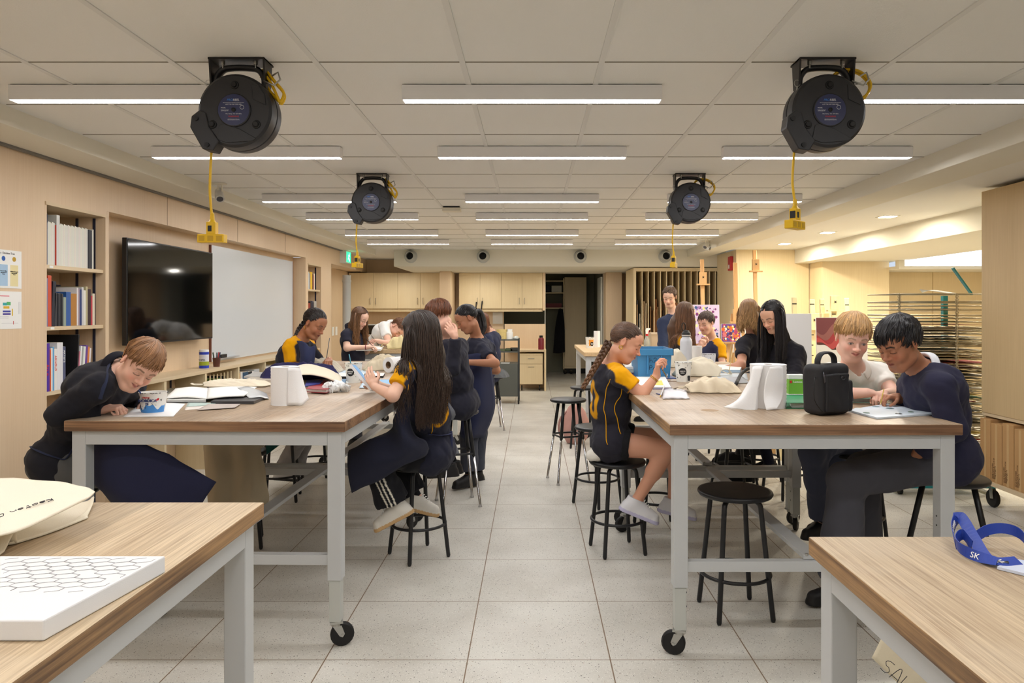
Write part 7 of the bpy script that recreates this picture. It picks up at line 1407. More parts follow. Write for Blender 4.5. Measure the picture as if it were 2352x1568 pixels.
R3 = ribbon([Tr(2290, 1304, .014), Tr(2240, 1292, .016), Tr(2205, 1278, .02), Tr(2196, 1262, .022), Tr(2212, 1256, .03), Tr(2232, 1272, .02)], .024, ups=[(0, 1, .4), (0, .6, .8), (0, .3, 1), (0, .2, 1), (0, .2, 1), (.2, .4, 1)])
def on_ribbon(Rb, i, word, size):
    P, tg, U = Rb; ux, uy = tg[i], U[i]; n_ = np.cross(ux, uy); 
    if n_@(np.array((0, 0, EYE))-P[i]) < 0: ux = -ux; n_ = -n_
    text(word, size, P[i]-uy*size*.35+n_*.0016, ux, uy, PAPER, t, base=b, depth=.0004, align='CENTER')
on_ribbon(R1, 9, 'DWB', .017); on_ribbon(R1, 38, 'SK', .018); on_ribbon(R3, 8, 'SK', .018)
q = [Tr(2290, 1308, .004), Tr(2420, 1340, .004), Tr(2470, 1310, .004), Tr(2330, 1292, .006)]
MB().sheet([[q[0], q[1]], [q[3], q[2]]], 4, .006).build('card_holder', M('clear_card', (206, 214, 232), .12, spec=.7), t, base=b); MB().tube([Tr(2282, 1300, .014), Tr(2300, 1303, .012), Tr(2316, 1304, .012)], .003, 6).build('clip', M('steel'), t, True, base=b)
# tote under the near right table
b = np.array((1.12, 2.02, 0)); t = thing('tote_bag', 'canvas tote lettered SALM on the floor under the nearest right table', 'bag', b)
fl = lambda px, py, Y: A(px, py, Y)
MB().sheet([[A(2005, 1510, 2.16), A(2040, 1440, 2.14), A(2080, 1400, 2.12)], [A(2065, 1565, 2.10), A(2100, 1500, 2.08), A(2140, 1440, 2.08)], [A(2150, 1650, 2.02), A(2180, 1580, 2.02), A(2230, 1520, 2.02)]], 7, .02, col=c(224, 214, 188), noise=.004, nf=14).build('bag_body', CLOTH, t, True, base=b, attr=True)
MB().sheet([[A(2160, 1560, 2.0), A(2190, 1540, 2.0)], [A(2200, 1600, 2.0), A(2215, 1560, 2.0)]], 5, .02, col=c(224, 214, 188)).build('handle', CLOTH, t, True, base=b, attr=True)
ux = unit(A(2078, 1568, 2.06)-A(2012, 1508, 2.13)); handwrite('SALMO', A(2016, 1528, 2.09)+np.array((0, -.015, .0)), ux, unit(np.cross((.1, 1, -.1), ux))*-1, .035, pen_m, t, base=b, r=.0010)

o = np.array(((1385-CX)/F*4.42, 4.42, .568)); t = thing('cloth', 'white cloth with lilac heart tucked on the stool behind the braided girl', 'cloth', o)
v, f = nets([ell(o+(-.045, -.05, .035), (.065, .055, .045), k=.01), plane(o, (0, 0, -1))], .006, lambda X: wob(X*40)*.005); raw_obj('bundle', v, f, np.array(c(226, 222, 212)[:3]), CLOTH, t, o)
# ------------------------------------------------------------------ the class
Z = lambda *a: np.array(a, float)
APR = (50, 55, 84)
# 1 boy at the near left table
J = dict(pv=A(152, 1052, 3.5), nb=A(268, 846, 3.36), hd=A(321, 839, 3.28), face=((.52, -.62, -.56), (.74, -.16, .58)), sR=A(222, 892, 3.2), sL=A(300, 884, 3.55), eR=A(140, 950, 3.2), wR=A(236, 938, 3.3), eL=A(300, 945, 3.72), wL=A(330, 935, 3.55),
         kR=A(330, 1092, 3.42), kL=A(345, 1085, 3.72), aR=A(300, 1370, 3.45), aL=A(330, 1340, 3.75), toeR=Z(1, 0, 0), toeL=Z(1, 0, 0), hip=Z(.15, -1, 0))
def boyc(v, cc, D): return cc
T, base, D = person('boy in black jumper and dark apron bent smiling over the left table', J, (226, 180, 158), (140, 100, 66), 'long', (24, 24, 29), (66, 66, 66), s=1.02, g=1.10, smile=1.3, bend=.05,
    hair=dict(style='short', n=2400, fringe=1.80, side=1.42, seed=3, lift=.007), handR=dict(curl=.95, pinch=True, d=Z(1, .25, .05), n=Z(.1, .2, -1)), handL=dict(curl=.6), collar=(28, 28, 36), flare=.03, jaw=1.08, topname='jumper', hem=.14)
mb = MB().sheet([[A(205, 1010, 3.34), A(270, 1012, 3.22), A(345, 1025, 3.22), A(420, 1062, 3.3), A(497, 1108, 3.35)], [A(185, 1045, 3.36), A(250, 1062, 3.25), A(330, 1085, 3.25), A(405, 1105, 3.3), A(480, 1130, 3.35)],
    [A(188, 1088, 3.38), A(250, 1120, 3.27), A(320, 1148, 3.27), A(395, 1160, 3.32), A(462, 1158, 3.37)], [A(220, 1110, 3.45), A(262, 1160, 3.35), A(320, 1200, 3.32), A(380, 1215, 3.36), A(440, 1190, 3.4)]], 7, .005, col=c(42, 44, 68), noise=.006, nf=14)
mb.build('apron', CLOTH, T, True, base=base, attr=True)
strap(T, base, near_path(D['topv'], [A(243, 818, 3.30), A(248, 842, 3.24), A(240, 885, 3.16), A(232, 922, 3.14)], .004, cen=D['ch']), .020, up=(0, -1, 0))
strap(T, base, near_path(D['topv'], [A(74, 1020, 3.45), A(95, 1035, 3.32), A(132, 1045, 3.28), A(190, 1052, 3.28)], .006, cen=D['wst']), .022, up=(0, 0, 1))
pencil(A(345, 936, 3.42), A(318, 895, 3.33), 'thin blue pencil in the hand of the boy in black jumper', (50, 80, 150), kind='pencil', cat='pencil')

# 3 girl with dark braid, left side of the second left table
J = dict(pv=A(652, 945, 5.55), nb=A(690, 778, 5.5), hd=A(722, 744, 5.46), face=((.80, -.30, -.48), (.40, -.05, .85)), sR=A(668, 795, 5.38), sL=A(708, 795, 5.66), eR=A(674, 858, 5.36), wR=A(728, 862, 5.22), eL=A(742, 852, 5.75), wL=A(756, 826, 5.55),
         kR=A(700, 985, 5.5), kL=A(706, 975, 5.75), aR=A(648, 1078, 5.95), aL=A(680, 1075, 6.1), toeR=Z(1, -.3, 0), toeL=Z(1, -.2, 0), hip=Z(.1, -1, 0))
T, base, D = person('girl with dark braid and gold hoop earring in navy and gold jersey painting', J, (166, 112, 82), (34, 26, 24), 'short', (28, 28, 36), (160, 156, 156), s=.98, lip=(136, 72, 66), topcolf=jersey(False), shoes=(215, 215, 218), solec=(40, 40, 44),
    hair=dict(style='pulled', n=700, tie=A(700, 742, 5.53), tail=('braid', [A(700, 742, 5.53), A(689, 755, 5.52), A(679, 775, 5.45), A(676, 790, 5.42)], .024), seed=4), handL=dict(d=Z(.2, -.9, -.1), curl=.8, pinch=True), bend=.03, topname='jersey', headh=.0045)
mb = MB().sheet([[A(682, 782, 5.38), A(700, 785, 5.33), A(712, 800, 5.35)], [A(690, 815, 5.32), A(705, 820, 5.28), A(724, 795, 5.35)], [A(684, 850, 5.33), A(700, 850, 5.28), A(722, 830, 5.32)], [A(676, 890, 5.36), A(696, 890, 5.3), A(714, 880, 5.34)]], 6, .004, col=c(*APR), noise=.004, nf=20)
mb.build('apron', CLOTH, T, True, base=base, attr=True)
MB().tube([J['hd']+D['R']@Z(.080, -.008, -.042)+Z(0, math.cos(a)*.010, math.sin(a)*.014) for a in np.linspace(0, 6.28, 14)], .0022, 6, closed=True).build('earring', M('gold_metal', (225, 180, 90), .25, 1), T, True, base=base)
piping(T, base, D['topv'], [A(664, 815, 5.25), A(655, 845, 5.25), A(648, 885, 5.3), A(645, 930, 5.35)], cen=D['wst'])
pencil(A(747, 842, 5.5), A(757, 776, 5.62), 'long grey paintbrush held upright by the girl with the dark braid', (60, 70, 80), .003)

# 4 girl with glasses standing at the far left table
J = dict(pv=A(815, 862, 7.7), nb=A(806, 756, 7.65), hd=A(826, 731, 7.6), face=((.80, -.35, -.46), (.40, -.1, .85)), sR=A(797, 775, 7.52), sL=A(822, 772, 7.8), eR=A(799, 797, 7.42), wR=A(844, 797, 7.48), eL=A(842, 808, 7.9), wL=A(850, 795, 7.7),
         kR=A(815, 945, 7.65), kL=A(818, 945, 7.8), aR=A(815, 1010, 7.7), aL=A(818, 1008, 7.9), toeR=Z(1, -.2, 0), toeL=Z(1, -.2, 0), hip=Z(.1, -1, 0))
J['eR'] = A(797, 799, 7.42); J['sR'] = A(795, 770, 7.5)
T, base, D = person('girl with glasses and long wavy brown hair standing in navy polo, drawing', J, (232, 190, 168), (96, 66, 44), 'short', (30, 30, 40), (26, 26, 32), far=True, s=.98, collar=(30, 30, 40), hair=dict(style='long', n=900, length=.34, fringe=.75, wave=.016, seed=5, col2=(140, 100, 64)), handR=dict(curl=.7, pinch=True), topname='polo_shirt')
R = D['R']; hd = J['hd']; mb = MB()
for x in (-.030, .030): mb.tube([hd+R@Z(x+.017*math.cos(a), .088, .0+.015*math.sin(a)) for a in np.linspace(0, 6.28, 16)], .0012, 5, closed=True)
mb.tube([hd+R@Z(-.013, .092, .002), hd+R@Z(.013, .092, .002)], .0012, 5); mb.tube([hd+R@Z(.048, .086, .002), hd+R@Z(.076, -.01, .006)], .0012, 5); mb.tube([hd+R@Z(-.048, .086, .002), hd+R@Z(-.076, -.01, .006)], .0012, 5)
mb.build('glasses', M('glasses_rim', (120, 90, 80), .3, .6), T, True, base=base)
MB().tube([J['wR']-unit(J['wR']-J['eR'])*.015+Z(0, math.cos(a)*.027, math.sin(a)*.027) for a in np.linspace(0, 6.28, 14)], .004, 6, closed=True).build('bracelet', M('redband', (130, 30, 50), .6), T, True, base=base)
pencil(A(858, 796, 7.62), A(840, 778, 7.5), 'black pencil in the hand of the girl with glasses', (30, 30, 30), kind='pencil', cat='pencil')

# 5 boy in white shirt bent over the far left table
J = dict(pv=A(848, 830, 8.95), nb=A(898, 748, 8.5), hd=A(912, 754, 8.38), face=((.30, -.45, -.84), (.85, -.1, .40)), sR=A(884, 752, 8.3), sL=A(900, 752, 8.72), eR=A(882, 786, 8.15), wR=A(868, 780, 8.1), eL=A(925, 790, 8.6), wL=A(935, 790, 8.45),
         kR=A(845, 930, 8.95), kL=A(852, 930, 9.1), aR=A(842, 985, 9.1), aL=A(850, 983, 9.2), toeR=Z(1, -.4, 0), toeL=Z(1, -.4, 0), hip=Z(.2, -1, 0))
J['sR'] = A(882, 750, 8.3); J['eR'] = A(893, 790, 8.1); J['wR'] = A(868, 783, 8.0)
person('boy in white shirt bent low over the far left table', J, (226, 180, 158), (110, 74, 50), 'short', (236, 234, 230), (44, 48, 60), far=True, g=1.1, bend=.07, collar=(236, 234, 230), hair=dict(style='short', n=800, seed=6, lift=.008, fringe=1.6, side=1.5), handR=dict(curl=.9), hem=.12)
pencil(A(872, 796, 8.0), A(853, 770, 7.95), 'thin dark pencil in the hand of the boy in white shirt', (40, 40, 46), kind='pencil', cat='pencil')

# 6 girl with very long hair on the stool in the middle
J = dict(pv=A(996, 1038, 4.30), nb=A(972, 826, 4.10), hd=A(964, 770, 4.02), face=((-.88, .36, -.32), (-.22, .10, .95)), sL=A(932, 856, 3.92), sR=A(1008, 862, 4.25), eL=A(902, 908, 3.80), wL=A(861, 888, 4.0), eR=A(930, 905, 4.45), wR=A(872, 885, 4.25),
         kL=A(850, 1048, 4.10), kR=A(900, 1040, 4.42), aL=A(908, 1160, 4.15), aR=A(966, 1132, 4.42), toeL=Z(-.85, -.2, -.42), toeR=Z(.9, -.3, -.1), hip=Z(.1, 1, 0))
J['toeR'] = Z(.95, .0, -.25); J['aR'] = A(955, 1140, 4.40)
def stripes(v, cc, J):
    a, b = J['kL'], J['aL']; ax = unit(b-a); w = v-a; t = w@ax; side = np.cross(ax, (0, -1, 0)); x = w@unit(side)
    m = (t > .10) & (w@Z(0, -1, 0) > .02) & (np.abs(((x+.02)/.012) % 2-1) < .35) & (np.abs(x+.01) < .036); cc[m] = c(225, 220, 205)[:3]; return cc
T, base, D = person('girl with very long dark hair seated on a black stool holding a blue card', J, (226, 182, 158), (50, 38, 32), 'short', (28, 29, 40), (22, 22, 25), s=1.0, topcolf=jersey(True), shoes=(222, 218, 208), solec=(196, 160, 112),
    hair=dict(style='long', n=3400, length=.56, mass=1, wave=.020, seed=8, spread=.011, lift=.02, r0=.0024, col2=(60, 44, 35)), handL=dict(d=Z(-.5, .35, .75), n=Z(.2, .9, -.2), t=Z(.3, 0, 1), curl=.25), handR=dict(d=Z(-.8, -.2, .5), n=Z(0, -.9, 0), curl=.5), botcolf=stripes, flare=.045, topname='jersey', fold=1.2)
mb = MB().sheet([[A(930, 905, 3.98), A(948, 990, 3.98), A(975, 1010, 4.02), A(985, 1030, 4.1)], [A(905, 960, 3.98), A(925, 1000, 3.90), A(945, 1025, 3.93), A(975, 1048, 4.05)],
    [A(900, 985, 4.15), A(895, 1000, 3.98), A(900, 1050, 3.92), A(925, 1070, 3.98)], [A(860, 1015, 4.25), A(850, 1010, 3.98), A(848, 1060, 3.92), A(865, 1105, 3.98)], [A(815, 1035, 4.3), A(800, 1040, 4.0), A(800, 1090, 3.95), A(808, 1130, 4.0)]], 6, .005, col=c(42, 44, 60), noise=.006, nf=15)
mb.build('apron', CLOTH, T, True, base=base, attr=True)
strap(T, base, near_path(D['topv'], [A(985, 1000, 4.1), A(1010, 999, 4.15), A(1040, 994, 4.25), A(1050, 985, 4.35)], .006, cen=D['wst']), .022, up=(0, 0, 1), col=(52, 56, 84))
e = near_path(D['topv'], [A(1050, 990, 4.25), A(1052, 1000, 4.25)], .008, n=4, cen=D['wst'])[0]
strap(T, base, [e, e+Z(.004, -.01, -.06), e+Z(-.004, -.012, -.13), e+Z(-.035, -.03, -.20)], .018, up=(0, -1, 0), col=(52, 56, 84), name='apron_tie')
piping(T, base, D['topv'], [A(998, 945, 4.05), A(999, 965, 4.05), A(995, 1005, 4.1)], cen=D['wst']); piping(T, base, D['topv'], [A(932, 870, 3.85), A(944, 915, 3.85), A(948, 935, 3.9), A(944, 950, 3.9)], cen=D['wst'])
q = thing('canvas', 'small white canvas with blue painted front held by the long haired girl', 'canvas', A(835, 870, 4.15))
b0 = A(835, 870, 4.15); u = unit(Z(.64, -.02, -.77)); n_ = unit(Z(.76, .16, .62)); n_ = n_-u*(n_@u); n_ = unit(n_); w_ = np.cross(u, n_)
Rm = np.stack([u, w_, n_], 1); MB().box(-.10, .085, -.09, .09, -.008, .008, R=Rm, o=b0).build('panel', M('cardwhite', (235, 236, 240), .7), q, bev=.001, base=b0)
MB().box(-.098, .083, -.088, .088, .0081, .0095, R=Rm, o=b0).build('painted_front', M('paintblue', (120, 175, 226), .6, vary=.25, vscale=9), q, base=b0)

# 7 boy leaning, hand at his face
J = dict(pv=A(1062, 925, 5.45), nb=A(1030, 782, 5.2), hd=A(1008, 728, 5.08), face=((-.62, .35, -.50), (-.25, .05, .9)), sL=A(1008, 800, 5.02), sR=A(1058, 795, 5.4), eL=A(1030, 860, 4.98), wL=A(1012, 800, 4.95), eR=A(1020, 850, 5.5), wR=A(985, 850, 5.4),
         kL=A(985, 950, 5.3), kR=A(995, 945, 5.6), aL=A(1030, 1068, 5.4), aR=A(1040, 1062, 5.6), toeL=Z(-.9, -.3, 0), toeR=Z(-.9, -.2, 0), hip=Z(.1, 1, 0))
J['sL'] = A(1022, 800, 5.05); J['eL'] = A(1040, 846, 4.95); J['wL'] = A(1045, 772, 4.9)
person('boy with reddish brown hair in dark jumper leaning, hand raised to his cheek', J, (226, 178, 156), (104, 62, 40), 'long', (30, 30, 38), (96, 98, 104), s=1.0, hair=dict(style='short', n=1000, seed=9, lift=.008, fringe=1.7, side=1.5), handL=dict(d=Z(-.55, -.1, .8), n=Z(-.2, .8, 0), curl=.5), topname='jumper', headh=.0045, hem=.15)

# 8 girl with black ponytail standing in a dark apron
J = dict(pv=A(1098, 882, 6.15), nb=A(1098, 778, 6.12), hd=A(1072, 733, 6.02), face=((-.78, -.25, -.50), (-.3, 0, .95)), sL=A(1080, 802, 5.98), sR=A(1122, 800, 6.28), eL=A(1135, 842, 5.92), wL=A(1078, 834, 5.88), eR=A(1140, 850, 6.3), wR=A(1090, 855, 6.25),
         kL=A(1078, 1000, 6.05), kR=A(1098, 998, 6.25), aL=A(1078, 1092, 6.0), aR=A(1094, 1085, 6.25), toeL=Z(-.7, -.6, 0), toeR=Z(-.8, -.5, 0), hip=Z(.15, 1, 0))
J['sL'] = A(1108, 805, 5.94); J['eL'] = A(1137, 834, 5.76); J['wL'] = A(1078, 832, 5.72)
T, base, D = person('girl with black ponytail standing in navy top and long navy apron', J, (176, 122, 92), (22, 20, 24), 'short', (28, 29, 40), (50, 52, 60), s=1.0, g=1.05, lip=(136, 76, 70),
    hair=dict(style='pulled', n=380, tie=A(1092, 716, 6.1), tail=('pony', [A(1092, 716, 6.1), A(1102, 722, 6.14), A(1108, 750, 6.14), A(1100, 776, 6.1)], .035), seed=10), topname='polo_shirt', headh=.0048, handL=dict(curl=.5))
mb = MB().sheet([[A(1070, 815, 5.85), A(1098, 812, 5.82), A(1122, 815, 5.95)], [A(1064, 870, 5.85), A(1100, 870, 5.82), A(1132, 870, 6.0)], [A(1060, 940, 5.85), A(1100, 940, 5.83), A(1136, 940, 6.05)], [A(1058, 1004, 5.9), A(1080, 1006, 5.84), A(1112, 1004, 6.1)]], 7, .005, col=c(46, 50, 76), noise=.008, nf=12)
mb.build('apron', CLOTH, T, True, base=base, attr=True)
mb = MB().tube([A(1092, 715, 6.1)+Z(.0, math.cos(a)*.018, math.sin(a)*.018) for a in np.linspace(0, 6.28, 14)], .004, 6, closed=True).build('hair_tie', M('tie', (170, 150, 90), .6), T, True, base=base)

# 9 girl seated far behind
J = dict(pv=A(1128, 858, 8.9), nb=A(1128, 760, 8.85), hd=A(1106, 742, 8.75), face=((-.85, .2, -.45), (-.35, 0, .9)), sL=A(1120, 778, 8.68), sR=A(1140, 775, 9.0), eL=A(1134, 812, 8.62), wL=A(1100, 826, 8.55), eR=A(1120, 830, 9.0), wR=A(1095, 835, 8.95),
         kL=A(1085, 880, 8.8), kR=A(1085, 880, 9.0), aL=A(1100, 945, 8.8), aR=A(1100, 945, 9.0), toeL=Z(-1, 0, 0), toeR=Z(-1, 0, 0), hip=Z(.1, 1, 0))
person('girl with auburn hair seated far behind the ponytail girl, grey coat at her waist', J, (218, 170, 148), (120, 74, 46), 'short', (34, 37, 54), (70, 72, 76), far=True, hair=dict(style='long', n=260, length=.22, seed=11, wave=.01), topname='shirt')

# 10 girl with brown braid in jersey, right table
J = dict(pv=A(1404, 1012, 4.42), nb=A(1402, 834, 4.36), hd=A(1438, 788, 4.28), face=((.86, -.22, -.44), (.38, 0, .9)), sR=A(1426, 866, 4.16), sL=A(1384, 862, 4.5), eR=A(1475, 906, 4.12), wR=A(1508, 862, 4.16), eL=A(1480, 900, 4.62), wL=A(1505, 898, 4.45),
         kR=A(1532, 1032, 4.25), kL=A(1556, 1008, 4.5), aR=A(1462, 1150, 4.28), aL=A(1545, 1150, 4.55), toeR=Z(.9, -.1, -.35), toeL=Z(.9, -.1, -.2), hip=Z(-.05, -1, 0))
T, base, D = person('girl with long brown braid in navy and gold jersey with a large gold 0', J, (214, 158, 130), (74, 52, 38), 'short', (32, 31, 38), (20, 20, 22), s=1.0, topcolf=jersey(True), legs='short', sock=None, shoes=(224, 224, 228), solec=(190, 186, 214), topname='jersey', hem=.12, fold=1.2,
    hair=dict(style='pulled', n=1100, r0=.0022, tie=A(1398, 786, 4.34), col2=(120, 84, 56), tail=('braid', [A(1398, 786, 4.34), A(1388, 806, 4.30), A(1368, 840, 4.24), A(1352, 868, 4.22), A(1338, 892, 4.22)], .024), seed=12), handR=dict(d=Z(.05, -.1, 1), n=Z(.8, 0, -.3), t=Z(0, 0, 1), curl=.8, pinch=True), lip=(186, 104, 96))
piping(T, base, D['topv'], [A(1398, 872, 4.15), A(1382, 900, 4.2), A(1376, 945, 4.2), A(1384, 990, 4.2), A(1394, 1022, 4.2)], cen=D['wst']); piping(T, base, D['topv'], [A(1428, 880, 4.2), A(1427, 915, 4.22), A(1412, 935, 4.2), A(1420, 965, 4.2), A(1432, 990, 4.22)], cen=D['wst'])
MB().tube([A(1426, 797, 4.20)+Z(math.sin(a)*.010, 0, math.cos(a)*.011) for a in np.linspace(.3, 5.9, 16)], .0034, 7).build('earring', M('gold_metal', (225, 180, 90), .25, 1), T, True, base=base)
mb = MB(); w = J['wR']; ax = unit(J['wR']-J['eR'])
for dz in (.02, .027): mb.tube([w-ax*dz+(np.cross(ax, (0, 1, 0))*math.cos(a)+Z(0, 1, 0)*math.sin(a))*.029 for a in np.linspace(0, 6.28, 18)], .0022, 6, closed=True)
mb.build('bracelet', M('gold_metal'), T, True, base=base)
pencil(A(1533, 868, 4.2), A(1515, 838, 4.2), 'thin pencil in the raised hand of the girl with the 0 jersey', (150, 120, 60), kind='pencil', cat='pencil')

# 11 tall boy standing far back
J = dict(pv=A(1546, 832, 8.5), nb=A(1548, 722, 8.5), hd=A(1538, 682, 8.42), face=((-.35, -.80, -.35), (0, -.1, .95)), sR=A(1522, 742, 8.45), sL=A(1570, 742, 8.5), eR=A(1522, 790, 8.35), wR=A(1530, 825, 8.2), eL=A(1575, 790, 8.4), wL=A(1565, 825, 8.25), kR=A(1540, 925, 8.5), kL=A(1555, 925, 8.5), aR=A(1540, 992, 8.5), aL=A(1558, 992, 8.5))
person('tall boy with short brown hair standing in dark blue shirt before the storage rack', J, (226, 184, 160), (92, 70, 52), 'long', (34, 40, 58), (50, 50, 58), far=True, s=1.02, g=1.1, hair=dict(style='short', n=700, seed=13, fringe=1.45, lift=.005), topname='shirt')

# 12 girl with long hair threading, hands raised
J = dict(pv=A(1560, 868, 7.15), nb=A(1566, 762, 7.1), hd=A(1574, 722, 7.06), face=((.75, .45, -.25), (.15, 0, .98)), sR=A(1566, 782, 6.98), sL=A(1560, 780, 7.28), eR=A(1590, 822, 6.92), wR=A(1606, 796, 7.0), eL=A(1595, 815, 7.35), wL=A(1612, 792, 7.15), kR=A(1615, 900, 7.0), kL=A(1615, 895, 7.3), aR=A(1600, 985, 7.0), aL=A(1600, 985, 7.3), toeR=Z(1, 0, 0), toeL=Z(1, 0, 0), hip=Z(0, -1, 0))
person('girl with long brown hair seen from behind, gold shoulder, hands raised together', J, (222, 172, 150), (92, 64, 46), 'short', (34, 32, 36), (40, 40, 46), far=True, topcolf=jersey(False), hair=dict(style='long', n=1100, mass=1, length=.42, fringe=.8, wave=.012, seed=14, col2=(124, 86, 58)), topname='jersey', handR=dict(d=Z(.5, .1, .7), n=Z(.1, .9, 0), curl=.7), handL=dict(d=Z(.5, -.2, .7), n=Z(0, -.9, 0), curl=.7))

# 13 boy in gold shouldered jersey
J = dict(pv=A(1640, 872, 7.55), nb=A(1638, 780, 7.45), hd=A(1622, 742, 7.36), face=((-.70, -.62, -.28), (-.1, -.05, .98)), sR=A(1620, 800, 7.55), sL=A(1655, 800, 7.32), eR=A(1605, 840, 7.4), wR=A(1590, 836, 7.2), eL=A(1660, 840, 7.2), wL=A(1632, 836, 7.1), kR=A(1600, 890, 7.4), kL=A(1610, 895, 7.2), aR=A(1620, 985, 7.4), aL=A(1630, 990, 7.2))
person('boy with dark brown fringe in navy jersey with gold shoulders, facing left', J, (230, 186, 164), (70, 52, 42), 'short', (38, 42, 66), (50, 50, 58), far=True, s=.98, topcolf=jersey(False), hair=dict(style='short', n=900, seed=15, fringe=1.78, side=1.45, lift=.006), topname='jersey')

# 14 girl with blonde hair, back turned
J = dict(pv=A(1742, 912, 6.25), nb=A(1730, 768, 6.2), hd=A(1722, 720, 6.12), face=((.45, .80, -.25), (-.05, .1, .98)), sR=A(1758, 792, 6.3), sL=A(1708, 792, 6.02), eL=A(1690, 836, 5.85), wL=A(1672, 850, 5.98), eR=A(1770, 850, 6.3), wR=A(1740, 868, 6.4), kL=A(1690, 940, 6.0), kR=A(1720, 935, 6.35), aL=A(1735, 1020, 6.0), aR=A(1740, 1015, 6.3), toeL=Z(-1, 0, 0), toeR=Z(-1, 0, 0), hip=Z(.1, .1, 0))
J['hip'] = Z(.7, .7, 0); J['eL'] = A(1702, 838, 5.85); J['wL'] = A(1668, 846, 5.95)
person('girl with wavy dark blonde hair and white collar seen from behind in dark jumper', J, (206, 150, 124), (150, 112, 76), 'short', (30, 29, 34), (60, 58, 62), s=1.0, g=1.08, hair=dict(style='long', n=1300, mass=1, length=.20, fringe=.85, wave=.022, seed=16, col2=(196, 156, 106)), collar=(226, 224, 220), topname='jumper', headh=.005)

# 15 girl with long straight black hair
J = dict(pv=A(1806, 930, 5.65), nb=A(1800, 786, 5.55), hd=A(1775, 728, 5.45), face=((-.74, -.50, -.45), (-.25, -.1, .95)), sL=A(1828, 812, 5.5), sR=A(1762, 812, 5.72), eL=A(1826, 872, 5.30), wL=A(1768, 872, 5.25), eR=A(1745, 862, 5.72), wR=A(1715, 868, 5.5), kL=A(1735, 950, 5.5), kR=A(1735, 945, 5.75), aL=A(1768, 1068, 5.45), aR=A(1765, 1060, 5.7), toeL=Z(-1, -.2, 0), toeR=Z(-1, -.2, 0), hip=Z(-.1, 1, 0))
T, base, D = person('girl with long straight black hair in black jumper looking down', J, (214, 164, 136), (28, 24, 26), 'long', (26, 25, 30), (50, 48, 50), s=1.02, g=1.08, lip=(190, 96, 92), legs='short', sock=None, hair=dict(style='long', n=2200, length=.40, fringe=.62, wave=.004, seed=17, spread=.012), topname='jumper', headh=.0042)
for a in 'RL':
    k_, an = J['k'+a], J['a'+a]; blob('sock', [cap(lerp(k_, an, .45), an, .050, .040, k=.01, flat=True)], .008, (24, 26, 40), CLOTH, T, base)
pencil(A(1672, 872, 5.4), A(1683, 800, 5.5), 'pale thin brush held by the girl with straight black hair', (216, 190, 130), .003)

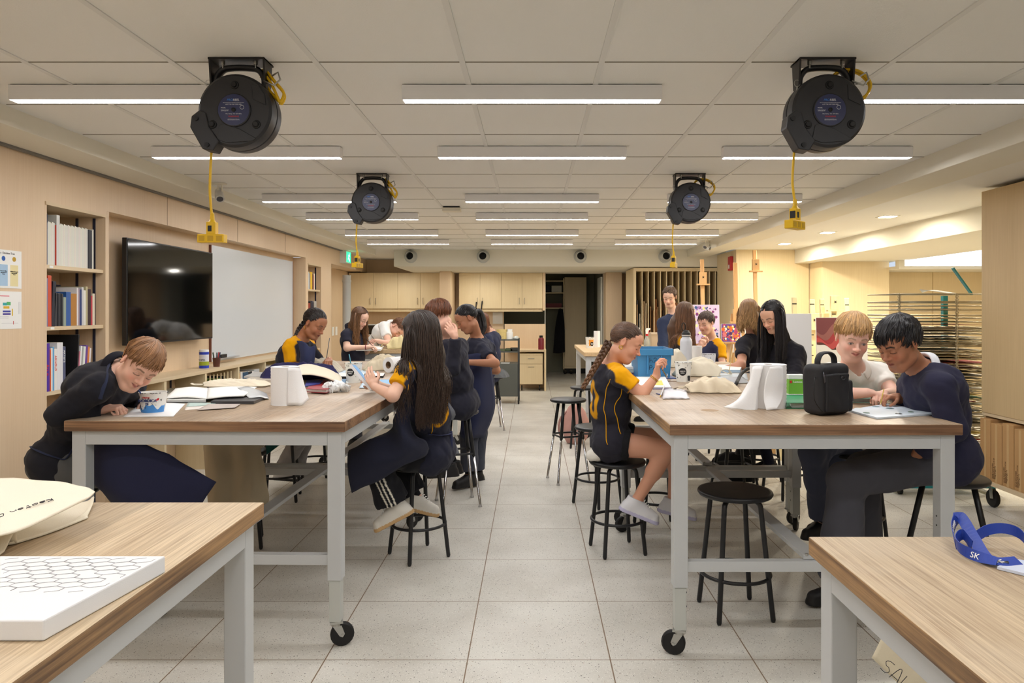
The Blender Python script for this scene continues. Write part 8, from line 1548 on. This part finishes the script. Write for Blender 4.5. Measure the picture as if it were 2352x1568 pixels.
# 16 blond boy in white polo shirt
J = dict(pv=A(1978, 985, 4.45), nb=A(1962, 848, 4.02), hd=A(1958, 776, 3.86), face=((-.12, -.92, -.33), (.03, -.32, .94)), sR=A(1902, 862, 3.95), sL=A(2022, 858, 4.08), eR=A(1915, 908, 3.72), wR=A(1990, 902, 3.66), eL=A(2052, 905, 3.92), wL=A(2032, 905, 3.68),
         kR=A(1868, 1040, 4.25), kL=A(1905, 1040, 4.5), aR=A(1890, 1200, 4.45), aL=A(1900, 1190, 4.6), toeR=Z(-.9, -.4, 0), toeL=Z(-.9, -.4, 0), hip=Z(-.25, 1, 0))
J['eR'] = A(1922, 904, 3.74); J['sR'] = A(1908, 858, 3.95); J['hip'] = Z(-.9, .3, 0)
T, base, D = person('blond boy in white polo shirt with open collar smiling at his neighbour', J, (236, 190, 170), (186, 146, 96), 'short', (246, 242, 234), (56, 60, 76), s=1.08, g=1.10, smile=1, eyes='open', iris=(70, 66, 70), jaw=1.08, collar=(236, 230, 220), topname='polo_shirt', bend=.03,
    hair=dict(style='short', n=2600, seed=18, fringe=1.76, side=1.5, lift=.010), handR=dict(d=Z(.9, -.05, -.05), curl=.7), handL=dict(d=Z(-.6, -.6, 0), curl=.7), lip=(196, 104, 98), brow=.8)
bt = near_path(D['topv'], [A(1952, 862, 3.7), A(1953, 872, 3.7), A(1953, 884, 3.7)], 0, n=6); mb = MB()
for k in (0, 2, 4): mb.ball(bt[min(k, len(bt)-1)], .0045, 6)
mb.build('buttons', M('button', (200, 194, 182), .4), T, True, base=base)
cr = near_path(D['topv'], [A(1974, 862, 3.75), A(1976, 868, 3.75)], 0, n=4)[0]; text('M', .026, cr+Z(-.018, -.006, -.02), (1, 0, 0), (0, 0, 1), M('inkgrey', (96, 92, 96), .7), T, 'crest', base=base)

# 17 dark haired boy in navy jumper at the right
J = dict(pv=A(2160, 1042, 3.52), nb=A(2118, 846, 3.42), hd=A(2064, 790, 3.33), face=((-.86, -.34, -.46), (-.34, -.12, .92)), sL=A(2158, 888, 3.24), sR=A(2096, 890, 3.62), eL=A(2188, 985, 3.22), wL=A(2110, 1040, 3.35), eR=A(2118, 935, 3.70), wR=A(2062, 914, 3.58),
         kL=A(1945, 1100, 3.42), kR=A(1985, 1075, 3.72), aL=A(1925, 1345, 3.60), aR=A(1975, 1330, 3.85), toeL=Z(-1, -.12, 0), toeR=Z(-1, 0, 0), hip=Z(.05, 1, 0))
T, base, D = person('boy with black hair in navy jumper painting, white collar showing', J, (172, 118, 90), (26, 23, 26), 'long', (32, 32, 48), (58, 58, 64), s=1.06, g=1.16, bend=.05, lip=(140, 76, 70), collar=(232, 234, 240), topname='jumper', hem=.13, flare=.05,
    hair=dict(style='short', n=2600, seed=19, fringe=1.84, side=1.35, lift=.010), handR=dict(d=Z(-.9, -.25, .15), curl=.75, pinch=True), handL=dict(curl=.3), brow=1.3)
cr = near_path(D['topv'], [A(2092, 892, 3.3), A(2093, 898, 3.3)], 0, n=4)[0]
MB().box(-.010, .010, -.003, .003, -.014, .014, o=cr).build('crest', M('crestgold', (200, 170, 60), .6), T, base=base)
pencil(A(2022, 930, 3.50), A(2030, 893, 3.52), 'small yellow handled brush between the two boys at right', (215, 180, 80), .0028)
